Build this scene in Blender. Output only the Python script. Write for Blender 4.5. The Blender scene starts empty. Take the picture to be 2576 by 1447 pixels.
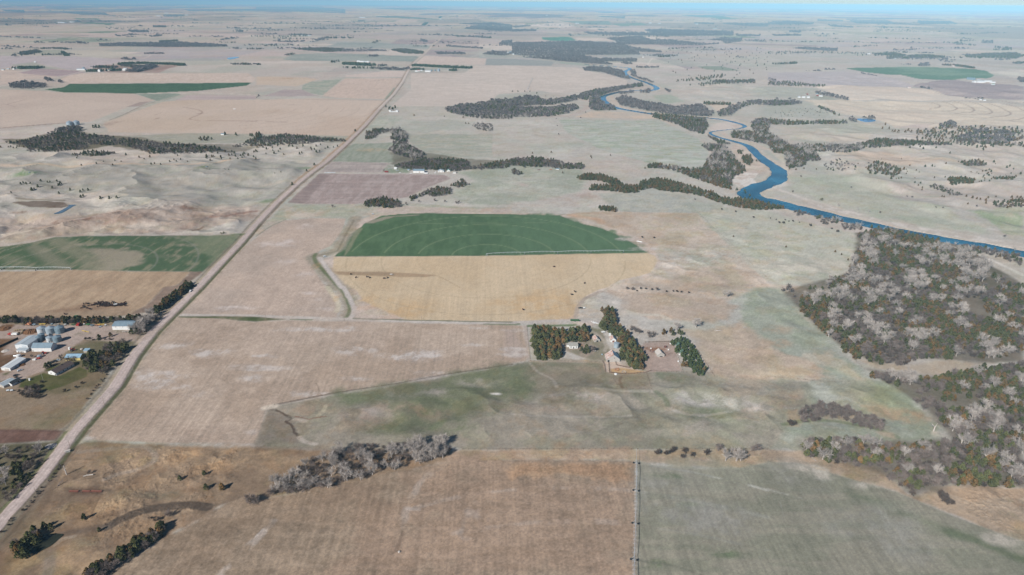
import bpy, bmesh, math, random
import numpy as np
from mathutils import Matrix, Vector

# ------------------------------------------------------------------ camera
C = bpy.context.scene.collection
H = 350.0                       # drone height, metres
CX, CY, F = 1288.0, 723.5, 1690.0
PITCH = math.atan((CY - 5.0) / F)
TILT = 0.0088
_f = np.array([0.0, math.cos(PITCH), -math.sin(PITCH)])
_r = np.array([1.0, 0.0, TILT]); _r -= _f * (_r @ _f); _r /= np.linalg.norm(_r)
_u = np.cross(_r, _f)
cam_data = bpy.data.cameras.new("camera")
cam_data.sensor_width = 36.0
cam_data.lens = 36.0 * F / 2576.0
cam_data.clip_start = 1.0
cam_data.clip_end = 400000.0
cam = bpy.data.objects.new("camera", cam_data)
C.objects.link(cam)
cam.matrix_world = Matrix(((_r[0], _u[0], -_f[0], 0), (_r[1], _u[1], -_f[1], 0), (_r[2], _u[2], -_f[2], H), (0, 0, 0, 1)))
bpy.context.scene.camera = cam

# ------------------------------------------------------------------ sky, sun, exposure
SUN_EL, SHADOW_AZ = math.radians(33), math.radians(36)      # shadows fall away from the camera and to the right
sundir = Vector((-math.sin(SHADOW_AZ) * math.cos(SUN_EL), -math.cos(SHADOW_AZ) * math.cos(SUN_EL), math.sin(SUN_EL)))
world = bpy.data.worlds.new("World")
bpy.context.scene.world = world
world.use_nodes = True
wn = world.node_tree
bg = wn.nodes["Background"]
sky = wn.nodes.new("ShaderNodeTexSky")
sky.sky_type = 'NISHITA'
sky.sun_disc = False
sky.sun_elevation = SUN_EL
sky.sun_rotation = math.atan2(sundir.x, sundir.y)
sky.altitude = 700
sky.air_density = 0.65
sky.dust_density = 0.0
sky.ozone_density = 5.0
bg.inputs[1].default_value = 0.05
wn.links.new(sky.outputs[0], bg.inputs[0])
sun_data = bpy.data.lights.new("sun", 'SUN')
sun_data.energy = 4.6
sun_data.angle = math.radians(0.5)
sun_data.color = (1.0, 0.945, 0.87)
sun = bpy.data.objects.new("sun", sun_data)
C.objects.link(sun)
sun.rotation_euler = (-sundir).to_track_quat('-Z', 'Y').to_euler()
vs = bpy.context.scene.view_settings
vs.view_transform = 'Standard'
try: vs.look = 'None'
except Exception: pass
vs.exposure = 0.55
vs.gamma = 1.0

# ------------------------------------------------------------------ helpers: photo pixel -> place on the ground
TILE_Y = [0, 361.6, 723.2, 1084.8]
ZOOM = {'z1': (0, 792.4, 11.378), 'z2': (0, 880.5, 11.378), 'z3': (1320.7, 773.5, 11.378), 'z4': (1471.6, 811.3, 7.877),
        'z5': (943.4, 408.8, 11.378), 'z6': (188.7, 742.1, 11.378)}
def pts(s):
    """'21: x,y x,y 22: x,y' -> overview coordinates"""
    out = []; ox = oy = 0.0; k = 1.0
    for w in s.split():
        if w.endswith(':'):
            w = w[:-1]
            if w == '0': ox, oy, k = 0.0, 0.0, 1.0
            elif w in ZOOM: ox, oy, k = ZOOM[w]
            else: ox, oy, k = 644.0 * (int(w[1]) - 1), TILE_Y[int(w[0]) - 1], 4.0
        else:
            a, b = w.split(',')
            out.append((ox + float(a) / k, oy + float(b) / k))
    return np.array(out, float)

def ray(p):
    p = np.atleast_2d(np.asarray(p, float))
    return _f[None] * F + (p[:, :1] - CX) * _r[None] + (CY - p[:, 1:2]) * _u[None]
def flat(p):
    d = ray(p); d[:, 2] = np.minimum(d[:, 2], -1e-3 * F * 0.5)
    t = -H / d[:, 2]
    return d[:, :2] * t[:, None]

def sstep(a, b, x):
    t = np.clip((x - a) / (b - a), 0, 1)
    return t * t * (3 - 2 * t)
def _hash(ix, iy, seed):
    h = (ix.astype(np.int64) * 374761393 + iy.astype(np.int64) * 668265263 + seed * 1274126177) & 0xffffffff
    h = ((h ^ (h >> 13)) * 1274126177) & 0xffffffff
    h = ((h ^ (h >> 16)) * 2246822519) & 0xffffffff
    return ((h ^ (h >> 15)) & 0xffffff) / float(0xffffff)
def vnoise(x, y, seed=0):
    ix = np.floor(x); iy = np.floor(y)
    fx = x - ix; fy = y - iy
    fx = fx * fx * (3 - 2 * fx); fy = fy * fy * (3 - 2 * fy)
    ix = ix.astype(np.int64); iy = iy.astype(np.int64)
    a = _hash(ix, iy, seed); b = _hash(ix + 1, iy, seed); c = _hash(ix, iy + 1, seed); d = _hash(ix + 1, iy + 1, seed)
    return (a + (b - a) * fx) * (1 - fy) + (c + (d - c) * fx) * fy
def fbm(x, y, scale, seed=0, oct=4, gain=0.5):
    x = x / scale; y = y / scale; s = 0; a = 1; n = 0
    for i in range(oct):
        s = s + a * vnoise(x, y, seed + i * 17); n += a
        x, y = (x * 1.6 + y * 1.2) + 7.3, (y * 1.6 - x * 1.2) + 3.1
        a *= gain
    return s / n

def smooth_line(w, k=4, closed=False):
    w = np.asarray(w, float); n = len(w); out = []
    if n < 3: return w
    for i in range(n if closed else n - 1):
        if closed: p0, p1, p2, p3 = w[i - 1], w[i], w[(i + 1) % n], w[(i + 2) % n]
        else: p0, p1, p2, p3 = w[max(i - 1, 0)], w[i], w[i + 1], w[min(i + 2, n - 1)]
        for t in np.linspace(0, 1, k, endpoint=False):
            out.append(0.5 * ((2 * p1) + (-p0 + p2) * t + (2 * p0 - 5 * p1 + 4 * p2 - p3) * t * t + (-p0 + 3 * p1 - 3 * p2 + p3) * t ** 3))
    if not closed: out.append(w[-1])
    return np.array(out)
def line_dist(x, y, w, closed=False, reach=1e9, width=None):
    """distance to a polyline, evaluated only near it; with width: distance minus the half width there"""
    w = np.asarray(w, float)
    d = np.full(x.shape, 1e9)
    n = len(w)
    for i in range(n if closed else n - 1):
        a = w[i]; b = w[(i + 1) % n]
        m = (x > min(a[0], b[0]) - reach) & (x < max(a[0], b[0]) + reach) & (y > min(a[1], b[1]) - reach) & (y < max(a[1], b[1]) + reach)
        if not m.any(): continue
        xx = x[m]; yy = y[m]
        e = b - a; L = max(e @ e, 1e-9)
        t = np.clip(((xx - a[0]) * e[0] + (yy - a[1]) * e[1]) / L, 0, 1)
        q = np.hypot(xx - a[0] - t * e[0], yy - a[1] - t * e[1])
        if width is not None: q = q - (width[i] + t * (width[(i + 1) % n] - width[i])) * 0.5
        d[m] = np.minimum(d[m], q)
    return d
def in_poly(x, y, w):
    c = np.zeros(x.shape, bool); n = len(w)
    for i in range(n):
        x1, y1 = w[i]; x2, y2 = w[(i + 1) % n]
        if y1 == y2: continue
        m = (y1 > y) != (y2 > y)
        c ^= m & (x < (x2 - x1) * (y - y1) / (y2 - y1) + x1)
    return c

# ------------------------------------------------------------------ terrain
ROAD_PX = pts('0: -160,1500 -60,1388 0,1318 100,1205 190,1085 290,973 335,898 384,836 435,786 499,723 557,661 604,612 644,565 694,512 749,462 784,434 819,409 869,364 919,315 954,275 991,237 1014,205 1029,175 1044,155 1069,135 1091,112 1109,97')
RIVER_PX = pts('0: 1470,161 1545,167 1585,172 1572,180 1580,191 1600,199 1625,207 1652,220 1640,227 1590,228 1550,233 1519,242 1517,250 1530,262 1548,270 1570,275 1640,286 1700,291 1800,298 1855,309 1874,317 1860,323 1830,326 1795,330 1787,335 1806,344 1850,356 1883,367 1905,388 1930,408 1955,424 1961,438 1950,455 1915,467 1885,482 1895,496 1950,510 2010,524 2100,545 2200,567 2300,588 2400,606 2500,623 2576,638 2700,663')
RIVER_W = np.interp(np.arange(len(RIVER_PX)), [0, 7, 12, 17, 21, 24, 27, 31, 36, 39, 47], [20, 20, 24, 20, 6, 6, 18, 33, 44, 30, 32])
road_w = flat(ROAD_PX)
river_w = smooth_line(flat(RIVER_PX), 4)
river_wid = np.interp(np.linspace(0, len(RIVER_W) - 1, len(river_w)), np.arange(len(RIVER_W)), RIVER_W) * (1 + .16 * np.sin(np.arange(len(river_w)) * 1.7) * np.sin(np.arange(len(river_w)) * .61))
HILLS = [  # outline, height, wave length
    (flat(pts('0: -300,400 850,350 780,440 700,500 600,590 200,595 -300,640')), 15.0, 170.0, 40),
    (flat(pts('0: -300,480 300,500 640,520 610,590 200,592 -300,640')), 6.0, 60.0, 15),
    (flat(pts('0: 1700,210 2900,150 2900,620 2500,600 2150,470 2050,400 1960,340 2100,300 2000,260 1700,270')), 12.0, 230.0, 60),
    (flat(pts('0: 2000,330 2300,335 2900,330 2900,600 2500,600 2150,470 2050,410')), 13.0, 190.0, 50),
    (flat(pts('0: 780,1030 1250,945 1600,955 2200,960 2350,1080 2000,1120 1200,1120 820,1100')), 5.0, 75.0, 25),
    (flat(pts('0: 1520,745 1850,790 2150,900 2150,700 1800,520 1650,600')), 4.0, 90.0, 30),
    (flat(pts('0: 180,1135 600,1130 640,1240 200,1500 -100,1500')), 1.6, 26.0, 12),
    (flat(pts('0: 2150,1180 2800,1330 2800,1200 2300,1150')), 1.4, 24.0, 12),
]
TUSSOCK = [flat(pts(s)) for s in (
    '41: 880,130 2572,150 2572,600 2300,740 1800,960 1500,1020 1000,1300 700,1446 60,1446 60,1300 400,760 640,330',
    '44: 400,200 1150,420 1500,640 2100,900 2576,1090 2576,600 1900,540 1500,600 1100,350',
    '43: 0,195 2572,190 2572,330 1900,340 1300,300 0,300')]
LEVEL = [flat(pts(s)) for s in ('21: 100,588 400,565 640,585 780,605 740,650 620,720 520,720 300,650 200,620', '14: 880,1185 1100,1190 1110,1240 900,1230', '41: 290,1240 310,1120 400,1050 500,1025 660,1040 590,1110 430,1210')]
def height(x, y):
    x = np.asarray(x, float); y = np.asarray(y, float)
    h = np.zeros(x.shape)
    R = np.hypot(x, y)
    far = sstep(2600, 9000, R)
    h += far * 46 * (fbm(x, y, 1500, 5, 4) - 0.5) + sstep(9000, 26000, R) * 80 * (fbm(x, y, 5200, 8, 3) - 0.45)
    h += sstep(1500, 2600, R) * 4.0 * (fbm(x, y, 420, 11, 3) - 0.5)
    for w, a, l, fe in HILLS:
        lo = w.min(0) - fe; hi = w.max(0) + fe
        m = (x > lo[0]) & (x < hi[0]) & (y > lo[1]) & (y < hi[1])
        if not m.any(): continue
        xx = x[m]; yy = y[m]
        d = line_dist(xx, yy, w, True, fe * 1.2 if len(xx) > 50 else 1e9)
        d = np.minimum(d, fe)
        s = sstep(0, fe, d) * in_poly(xx, yy, w)
        n = fbm(xx, yy, l, 31 + int(l), 4)
        h[m] += s * a * (1 - 2 * np.abs(n - 0.5) * 1.6) * 0.9 - s * a * 0.45
    for w in TUSSOCK:
        m = (x > w[:, 0].min()) & (x < w[:, 0].max()) & (y > w[:, 1].min()) & (y < w[:, 1].max())
        if m.any():
            s = in_poly(x[m], y[m], w) * sstep(0, 9, line_dist(x[m], y[m], w, True))
            h[m] += s * 0.5 * sstep(.3, .9, fbm(x[m], y[m], 2.6, 77, 3)) * sstep(.38, .62, fbm(x[m], y[m], 24, 78, 2))
    for w in LEVEL:
        m = (x > w[:, 0].min() - 40) & (x < w[:, 0].max() + 40) & (y > w[:, 1].min() - 40) & (y < w[:, 1].max() + 40)
        if m.any():
            d = np.where(in_poly(x[m], y[m], w), 0, line_dist(x[m], y[m], w, True))
            h[m] *= sstep(0, 38, d)
    dr = line_dist(x, y, road_w, reach=60)
    h = h * sstep(6, 45, dr) + 0.7 * (1 - sstep(4.2, 7.0, dr)) - 0.5 * (1 - sstep(0, 3, np.abs(dr - 9.5)))
    dv = line_dist(x, y, river_w, reach=140, width=river_wid)
    h = h * sstep(10, 110, dv) - 2.2 * (1 - sstep(-2.5, 4.0, dv))
    return h
def W(p):
    """overview pixels -> x, y, z on the terrain"""
    d = ray(p); d[:, 2] = np.minimum(d[:, 2], -5e-4 * F)
    q = np.zeros((len(d), 3)); z = np.zeros(len(d))
    for _ in range(7):
        t = (z - H) / d[:, 2]
        q[:, :2] = d[:, :2] * t[:, None]
        z = 0.5 * z + 0.5 * height(q[:, 0], q[:, 1]) if _ < 5 else height(q[:, 0], q[:, 1])
    q[:, 2] = z
    return q
def W1(s):
    return W(pts(s))[0]

# ------------------------------------------------------------------ helpers: materials and objects
def lin(c):
    c = np.asarray(c, float) / 255.0
    return np.where(c <= 0.04045, c / 12.92, ((c + 0.055) / 1.055) ** 2.4)
KALB = np.array([0.80, 0.80, 0.80])
def alb(c):
    a = lin(c) * KALB
    return (float(a[0]), float(a[1]), float(a[2]), 1.0)
_mats = {}
def mat(name, col, rough=0.85, metal=0.0, var=0.0, scale=2.0, spec=0.3, col2=None, rand=0.0):
    if name in _mats: return _mats[name]
    m = bpy.data.materials.new(name); m.use_nodes = True
    nt = m.node_tree; b = nt.nodes["Principled BSDF"]
    b.inputs['Roughness'].default_value = rough
    b.inputs['Metallic'].default_value = metal
    b.inputs['Specular IOR Level'].default_value = spec
    c1 = alb(col); c2 = alb(col2) if col2 is not None else tuple(v * (1 - var) for v in c1[:3]) + (1,)
    tc = nt.nodes.new("ShaderNodeTexCoord"); nz = nt.nodes.new("ShaderNodeTexNoise")
    nz.inputs['Scale'].default_value = scale; nz.inputs['Detail'].default_value = 4
    nt.links.new(tc.outputs['Object'], nz.inputs['Vector'])
    rp = nt.nodes.new("ShaderNodeValToRGB")
    rp.color_ramp.elements[0].position = .35; rp.color_ramp.elements[1].position = .65
    rp.color_ramp.elements[0].color = c1; rp.color_ramp.elements[1].color = c2
    nt.links.new(nz.outputs['Fac'], rp.inputs[0])
    out = rp.outputs[0]
    if rand:
        oi = nt.nodes.new("ShaderNodeObjectInfo"); hs = nt.nodes.new("ShaderNodeHueSaturation")
        mr = nt.nodes.new("ShaderNodeMapRange"); mr.inputs[3].default_value = 1 - rand; mr.inputs[4].default_value = 1 + rand
        nt.links.new(oi.outputs['Random'], mr.inputs[0]); nt.links.new(mr.outputs[0], hs.inputs['Value'])
        nt.links.new(out, hs.inputs['Color']); out = hs.outputs[0]
    nt.links.new(out, b.inputs['Base Color'])
    _mats[name] = m
    return m

def tag(o, label=None, cat=None, group=None, kind=None):
    if label: o['label'] = label
    if cat: o['category'] = cat
    if group: o['group'] = group
    if kind: o['kind'] = kind
    return o
def mesh_np(name, v, f, mats=None, cols=None, smooth=False, fm=None):
    """v (n,3), f (m,3) or (m,4)"""
    v = np.asarray(v, np.float32); f = np.asarray(f, np.int32)
    me = bpy.data.meshes.new(name)
    me.vertices.add(len(v)); me.vertices.foreach_set('co', v.ravel())
    k = f.shape[1]
    me.loops.add(f.size); me.loops.foreach_set('vertex_index', f.ravel())
    me.polygons.add(len(f)); me.polygons.foreach_set('loop_start', np.arange(0, f.size, k, dtype=np.int32))
    me.polygons.foreach_set('loop_total', np.full(len(f), k, np.int32))
    if mats:
        for m in (mats if isinstance(mats, (list, tuple)) else [mats]): me.materials.append(m)
    if fm is not None: me.polygons.foreach_set('material_index', np.asarray(fm, np.int32))
    if cols is not None:
        at = me.attributes.new('col', 'FLOAT_COLOR', 'POINT')
        c4 = np.ones((len(v), 4), np.float32); c4[:, :3] = cols
        at.data.foreach_set('color', c4.ravel())
    me.polygons.foreach_set('use_smooth', np.full(len(f), smooth, bool))
    me.update(calc_edges=True)
    return me
def link(name, me, parent=None, loc=(0, 0, 0), rz=0.0):
    o = bpy.data.objects.new(name, me)
    o.location = loc; o.rotation_euler = (0, 0, rz)
    if parent is not None: o.parent = parent
    C.objects.link(o)
    return o
# ------------------------------------------------------------------ haze seen in the photograph, so that real surface colours can be worked out from it
HAZE_D = 3.6e-5
HAZE_C = lin((120, 176, 208))
def true_col(c, r):
    """surface colour (photo sRGB c seen at distance r through the haze) -> the colour of the surface itself"""
    T = np.exp(-HAZE_D * r)[:, None]
    l = lin(c); l = l.mean() + (l - l.mean()) * (0.50 if (c[1] >= c[0] and max(c) - min(c) < 32 and sum(c) > 400) else 0.80)
    l = l * np.array([.975, 1.0, 1.03 if c[0] >= c[1] else .985])
    return np.clip((l[None] - (1 - T) * HAZE_C) / T, 0.02, 0.85)

# ------------------------------------------------------------------ ground sheet: a fan of cells that widens with distance
rows = np.concatenate([np.arange(1580, 420, -2.0), np.arange(420, 60, -1.3), np.arange(60, 15.0, -0.9)])
th = PITCH + np.arctan((rows - CY) / F)
Yr = H / np.tan(np.maximum(th, 1e-3))
Yr = Yr[Yr > 0]
Yr = np.append(Yr[Yr < 60000], 62000)
uu = np.linspace(-0.93, 0.93, 1560)
GX = (Yr[:, None] + 150) * uu[None, :]
GY = np.repeat(Yr[:, None], len(uu), 1)
gx = GX.ravel(); gy = GY.ravel()
gR = np.sqrt(gx ** 2 + gy ** 2 + H * H)
pxs = gR / F * 2.0                                # metres per sheet cell
N1 = fbm(gx, gy, 60, 1, 4); N2 = fbm(gx, gy, 14, 2, 3); N3 = fbm(gx, gy, 3.0, 3, 2); N4 = fbm(gx, gy, 260, 4, 4)
NS = fbm(gx, gy * 0.22, 7, 12, 3)                 # streaks along the rows of the fields
NX = fbm(gx * 0.15, gy, 6, 13, 3)
N5 = fbm(gx, gy, 11, 15, 5, .7)
N6 = fbm(gx, gy, 46, 16, 6, .68)
RND = np.random.default_rng(3).uniform(-1, 1, len(gx))

def lay(cur, m, c, a):
    """blend photo colour c over cur with weight a on the subset m"""
    t = true_col(c, gR[m])
    cur[m] = cur[m] * (1 - a[:, None]) + t * a[:, None]
base = true_col((184, 176, 166), gR)
col = base.copy()
allm = np.arange(len(gx))
ident = np.zeros(len(gx), np.int16)
texamp = np.full(len(gx), 1.0)
names = ['ground']

# far country: quarter sections of cropland and pasture along the section roads
rd = road_w[20] - road_w[2]; rd = rd / np.linalg.norm(rd)
U = gx * rd[1] - gy * rd[0]; V = gx * rd[0] + gy * rd[1]
def mosaic():
    ci = np.floor(U / 805); cj = np.floor(V / 805)
    h0 = _hash(ci.astype(np.int64), cj.astype(np.int64), 3)
    si = np.where(h0 < .35, np.floor(U / 402), ci * 2 + 991); sj = np.where(h0 > .6, np.floor(V / 402), cj * 2 + 17)
    h = _hash(si.astype(np.int64), sj.astype(np.int64), 9); h2 = _hash(si.astype(np.int64), sj.astype(np.int64), 10)
    pal = np.array([(190, 173, 168), (180, 170, 170), (168, 168, 165), (118, 142, 135), (162, 148, 152), (203, 188, 178), (184, 172, 162), (174, 166, 170)], float)
    idx = np.searchsorted([.24, .42, .56, .595, .68, .80, .9, 1.01], h)
    out = np.zeros((len(gx), 3))
    for k in range(8):
        m = idx == k
        out[m] = true_col(pal[k], gR[m])
    out *= (0.95 + 0.1 * h2)[:, None]
    return out
far = sstep(2600, 3600, gR) * (0.35 + 0.65 * sstep(.42, .5, fbm(gx, gy, 1800, 21, 3)))
col = col * (1 - far[:, None]) + mosaic() * far[:, None]
# grassland tones
def tint(c, a):
    global col
    m = a > 0.003
    idx = np.nonzero(m)[0]
    t = true_col(c, gR[idx]); aa = a[idx][:, None]
    col[idx] = col[idx] * (1 - aa) + t * aa
tint((155, 165, 152), 0.5 * sstep(.5, .66, N4))
tint((188, 168, 156), 0.45 * sstep(.52, .68, fbm(gx, gy, 190, 44, 4)))
tint((196, 190, 182), 0.4 * sstep(.6, .75, fbm(gx, gy, 120, 45, 5)))
tint((140, 146, 158), 0.75 * sstep(5000, 12000, gR) * sstep(.53, .6, fbm(gx, gy * .6, 1300, 46, 5)))
tint((104, 128, 146), 0.8 * sstep(9000, 16000, gR) * sstep(.56, .62, fbm(gx, gy * .5, 2600, 47, 5)))

def area(name, s, c1, c2=None, n=None, lo=.42, hi=.62, fe=2.5, a=1.0, sm=0, amp=None, k=1.0):
    """paint a field or patch; with a name it is also cut out as an object of its own"""
    w = W(pts(s))[:, :2]
    if sm: w = smooth_line(w, sm, True)
    lo_ = w.min(0); hi_ = w.max(0)
    pad = max(fe * 2, 20)
    idx = np.nonzero((gx > lo_[0] - pad) & (gx < hi_[0] + pad) & (gy > lo_[1] - pad) & (gy < hi_[1] + pad))[0]
    if not len(idx): return
    x = gx[idx]; y = gy[idx]
    fl = np.maximum(fe, pxs[idx] * .7)
    d = line_dist(x, y, w, True, 6 * fl.max() + 5)
    ins = in_poly(x, y, w)
    sd = np.where(ins, d, -d)
    sd = sd + (N2[idx] - .5) * fe * 1.2 + (N6[idx] - .5) * fe * (2.2 if fe > 6 else .6)
    if fe > 6: fl = fl * .55
    al = sstep(-1, 1, sd / fl) * a
    mm = al > 0.002
    idx2 = idx[mm]; al = al[mm]
    lay(col, idx2, c1, al)
    if c2 is not None:
        nn = (N1 if n is None else n)[idx2]
        lay(col, idx2, c2, al * sstep(lo, hi, nn * .75 + N5[idx2] * .25))
    if amp is not None: texamp[idx2] = texamp[idx2] * (1 - al) + amp * al
    if name:
        names.append(name); ident[idx[ins]] = len(names) - 1
def stroke(s, wid, c, a=1.0, fe=None, name=None, sm=4, brk=0.0, closed=False, world_pts=None, n=None):
    w = W(pts(s))[:, :2] if world_pts is None else world_pts
    if sm: w = smooth_line(w, sm, closed)
    rmax = max(abs(w[:, 0]).max(), w[:, 1].max())
    reach = wid + 30 + rmax / F * 4
    lo_ = w.min(0) - reach; hi_ = w.max(0) + reach
    idx = np.nonzero((gx > lo_[0]) & (gx < hi_[0]) & (gy > lo_[1]) & (gy < hi_[1]))[0]
    if not len(idx): return
    d = line_dist(gx[idx], gy[idx], w, closed, reach)
    fl = np.maximum(wid * .25 if fe is None else fe, pxs[idx] * .55)
    d = d + (N5[idx] - .5) * wid * (.35 if not brk else .9)
    al = 1 - sstep(-1, 1, (d - wid * .5) / fl)
    al *= np.minimum(1, (wid + .5 * fl) / (pxs[idx] * .75)) * a
    if brk: al *= sstep(brk - .12, brk + .12, (N2 if n is None else n)[idx])
    m = al > 0.003
    lay(col, idx[m], c, al[m])
    if name:
        names.append(name); ident[idx[d < wid * .5 + .2]] = len(names) - 1
def blob(s, rx, ry, c, a=.7, rag=.5):
    for p in W(pts(s)):
        idx = np.nonzero((abs(gx - p[0]) < rx * 1.6) & (abs(gy - p[1]) < ry * 1.6))[0]
        if not len(idx): continue
        d = np.hypot((gx[idx] - p[0]) / rx, (gy[idx] - p[1]) / ry) + (N6[idx] - .5) * rag * 3.4 + (N3[idx] - .5) * rag * .6
        al = (1 - sstep(.2, 1.3, d)) * a * (.25 + .95 * sstep(.38, .62, N5[idx]))
        lay(col, idx, c, np.minimum(al, 1))
def rings(p, radii, wid, c, a=.8, arc=(0, 360)):
    q = W(pts(p))[0]
    for r in radii:
        t = np.radians(np.linspace(arc[0], arc[1], 80))
        stroke('', wid, c, a, sm=0, world_pts=np.stack([q[0] + r * np.cos(t), q[1] + r * np.sin(t)], 1))
# ================= far distance (first tile row) =================
area('wheat_field', '11: 450,900 640,880 700,845 2530,832 2480,862 2000,915 1340,942 640,930', (66, 104, 90), (78, 116, 98), NS, amp=.5)
area('stubble_field', '11: 600,800 760,735 2500,740 2576,790 2540,830 700,836', (200, 178, 162), (208, 188, 174), NS)
area('', '11: 0,700 240,720 560,690 760,712 520,790 240,800 60,850 0,860', (202, 182, 168), (190, 172, 162))
area('ploughed_field', '11: 180,735 400,690 760,712 860,730 640,770 440,760', (166, 146, 150), (174, 156, 156))
area('', '11: 0,560 900,570 1250,610 1000,690 700,705 400,640 200,650 0,690', (186, 174, 176), (178, 168, 170))
area('stubble_field', '11: 0,900 400,915 640,935 1340,945 1560,1010 1280,1080 900,1230 640,1240 0,1290', (202, 182, 166), (192, 172, 158), N4, fe=4)
area('wheat_field', '11: 1380,948 1800,940 1820,960 1700,1000 1600,1020 1540,1005', (128, 150, 134), (140, 158, 142), NS)
area('stubble_field', '11: 1640,1025 1900,1000 2576,1005 12: 600,990 1330,1010 1200,1130 940,1370 0,1345 11: 2000,1345 1100,1330 1040,1240 1280,1150', (202, 180, 162), (194, 172, 152), N4, fe=4)
area('ploughed_field', '11: 1880,960 2576,965 2576,1000 1760,1010', (182, 164, 160), None)
area('', '11: 0,1290 520,1240 560,1310 440,1370 260,1440 0,1440', (196, 184, 174), (184, 172, 164))
area('stubble_field', '12: 900,790 1500,790 1480,790 1300,995 870,990 670,965', (206, 182, 166), (198, 174, 158), NS)
area('wheat_field', '12: 470,860 560,820 870,795 670,962 560,940 460,900', (150, 166, 146), (174, 172, 156), NX, .4, .6)
area('stubble_field', '12: 900,760 1340,712 1530,715 1500,780 900,772', (206, 186, 174), None)
area('wheat_field', '12: 1390,880 1400,885 1330,998 1290,998', (142, 162, 138), None)
area('ploughed_field', '12: 60,968 290,900 470,905 560,945 640,965 300,972', (178, 162, 158), (170, 154, 152))
area('stubble_field', '12: 0,1000 1310,1010 1290,1060 1200,1130 940,1370 0,1345', (204, 182, 164), (196, 172, 152), N4)
area('stubble_field', '12: 1560,740 2100,735 2200,660 2576,660 13: 650,680 800,720 1000,760 1160,810 1150,850 900,890 700,930 400,935 300,915 12: 2440,950 2380,1000 1900,1070 1360,1070 1560,900', (204, 188, 176), (196, 180, 168), NX, .4, .6, amp=.6)
area('stubble_field', '12: 1700,560 2320,590 2300,655 1600,650', (202, 182, 170), None)
area('', '12: 2320,592 2576,592 13: 420,620 400,660 12: 2310,655', (150, 156, 158), None)
area('wheat_field', '12: 270,600 380,545 760,535 1640,570 1590,625 400,612', (142, 158, 154), (156, 164, 160), N4, fe=5)
area('wheat_field', '12: 710,470 820,430 1200,430 1750,455 1740,490 1000,480', (144, 158, 158), (156, 164, 164), N4, fe=5)
area('wheat_field', '13: 300,378 560,372 600,380 650,408 400,412 310,398', (84, 142, 138), (94, 150, 142), NS)
area('stubble_field', '13: 640,382 900,385 1040,415 660,408', (206, 188, 176), None)
area('', '13: 490,620 800,650 780,670 480,640', (158, 170, 158), None, fe=6)
area('stubble_field', '13: 40,250 500,235 640,262 560,280 60,262', (206, 192, 184), None)
area('wheat_field', '13: 480,208 980,215 1000,250 700,245', (126, 152, 158), None)
area('wheat_field', '13: 1000,240 1300,228 1370,255 1100,268', (120, 150, 152), None)
area('wheat_field', '13: 1700,152 2050,150 2280,190 2100,195', (104, 150, 158), None)
area('wheat_field', '13: 840,118 1000,120 1160,130 900,134', (104, 140, 158), None)
area('wheat_field', '12: 1200,165 1400,160 1800,190 1860,198 1300,180', (104, 140, 148), None)
area('wheat_field', '11: 730,182 1000,188 1000,200 800,196', (110, 148, 150), None)
area('wheat_field', '11: 770,235 900,225 1180,240 1100,252 900,240', (90, 134, 138), None)
area('wheat_field', '14: 780,690 1050,680 1500,675 2100,700 2220,730 2270,760 2200,790 1900,800 1700,806 1400,770 1000,730', (96, 134, 120), (120, 148, 132), N4, .5, .66, sm=3, amp=.5)
area('', '14: 780,690 1000,730 1400,770 1700,806 1480,830 1200,800 800,740', (186, 174, 168), None)
area('ploughed_field', '14: 1490,850 1900,800 2040,830 2576,870 2576,1005 2000,985 1700,930 1450,870', (160, 146, 148), (170, 156, 154), N4)
area('', '14: 0,730 760,720 1100,760 1480,860 1440,880 700,870 0,850', (184, 172, 172), (176, 166, 168), N4)
area('stubble_field', '14: 480,870 1000,868 1440,885 1700,920 2000,990 2576,1040 2576,1015 2020,1010 800,1010 560,905', (210, 194, 178), (204, 186, 170), N4)
area('stubble_field', '14: 360,1010 800,1010 1200,1020 2000,1020 2576,1080 2700,1260 2000,1262 1300,1292 1130,1215 1000,1170 740,1150 520,1080', (208, 192, 172), (202, 184, 166), N4, fe=5)
rings('14: 1395,1050', [110, 165, 220, 275, 330, 385, 440, 495], 6.5, (160, 142, 132), .8, (-75, 28))
rings('14: 1395,1050', [110, 165, 220, 275, 330, 385, 440, 495], 3, (182, 164, 152), .45, (-180, -75))
area('ploughed_field', '14: 1230,1290 1500,1250 1650,1255 1700,1240 1600,1290', (192, 174, 164), None, fe=5)
area('', '14: 450,1450 250,1400 100,1280 800,1240 1150,1240 1180,1300 1000,1400 800,1446', (192, 176, 160), (168, 170, 156), N4, .45, .6, fe=15, a=.7)
area('', '13: 1420,960 1600,950 1740,1020 1560,1040 1440,990', (158, 172, 150), None, fe=12, a=.8)
area('', '13: 2350,900 14: 0,870 400,885 540,905 360,990 13: 2450,990', (168, 171, 158), (178, 174, 164), N4, fe=70, a=.8)
area('', '13: 2500,1080 14: 0,1060 360,1015 520,1080 740,1150 560,1190 0,1180 13: 2450,1160', (168, 170, 159), (178, 174, 165), N4, fe=30, a=.8)
area('stubble_field', '13: 1980,1050 2260,1045 2220,1110 2060,1115', (206, 186, 166), None)
area('stubble_field', '13: 620,1180 800,1120 1400,1145 1600,1230 1640,1270 1480,1200', (204, 180, 158), (190, 174, 158), N1, fe=5)
area('pasture', '13: 470,1205 800,1205 1480,1215 1880,1400 23: 1980,90 1960,200 1780,245 1400,200 900,60 780,0 13: 560,1340 500,1260', (178, 178, 162), (162, 172, 150), NX, .45, .65, fe=4)
area('', '12: 1500,1350 2380,1350 2380,1446 22: 2380,130 1700,140 1700,90 1560,0', (160, 164, 148), (172, 168, 154), NX, .42, .6, fe=3)
area('', '12: 1470,1170 1480,1180 1360,1280 1110,1300 1230,1160', (168, 172, 156), (178, 174, 162), NS, fe=5)
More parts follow.
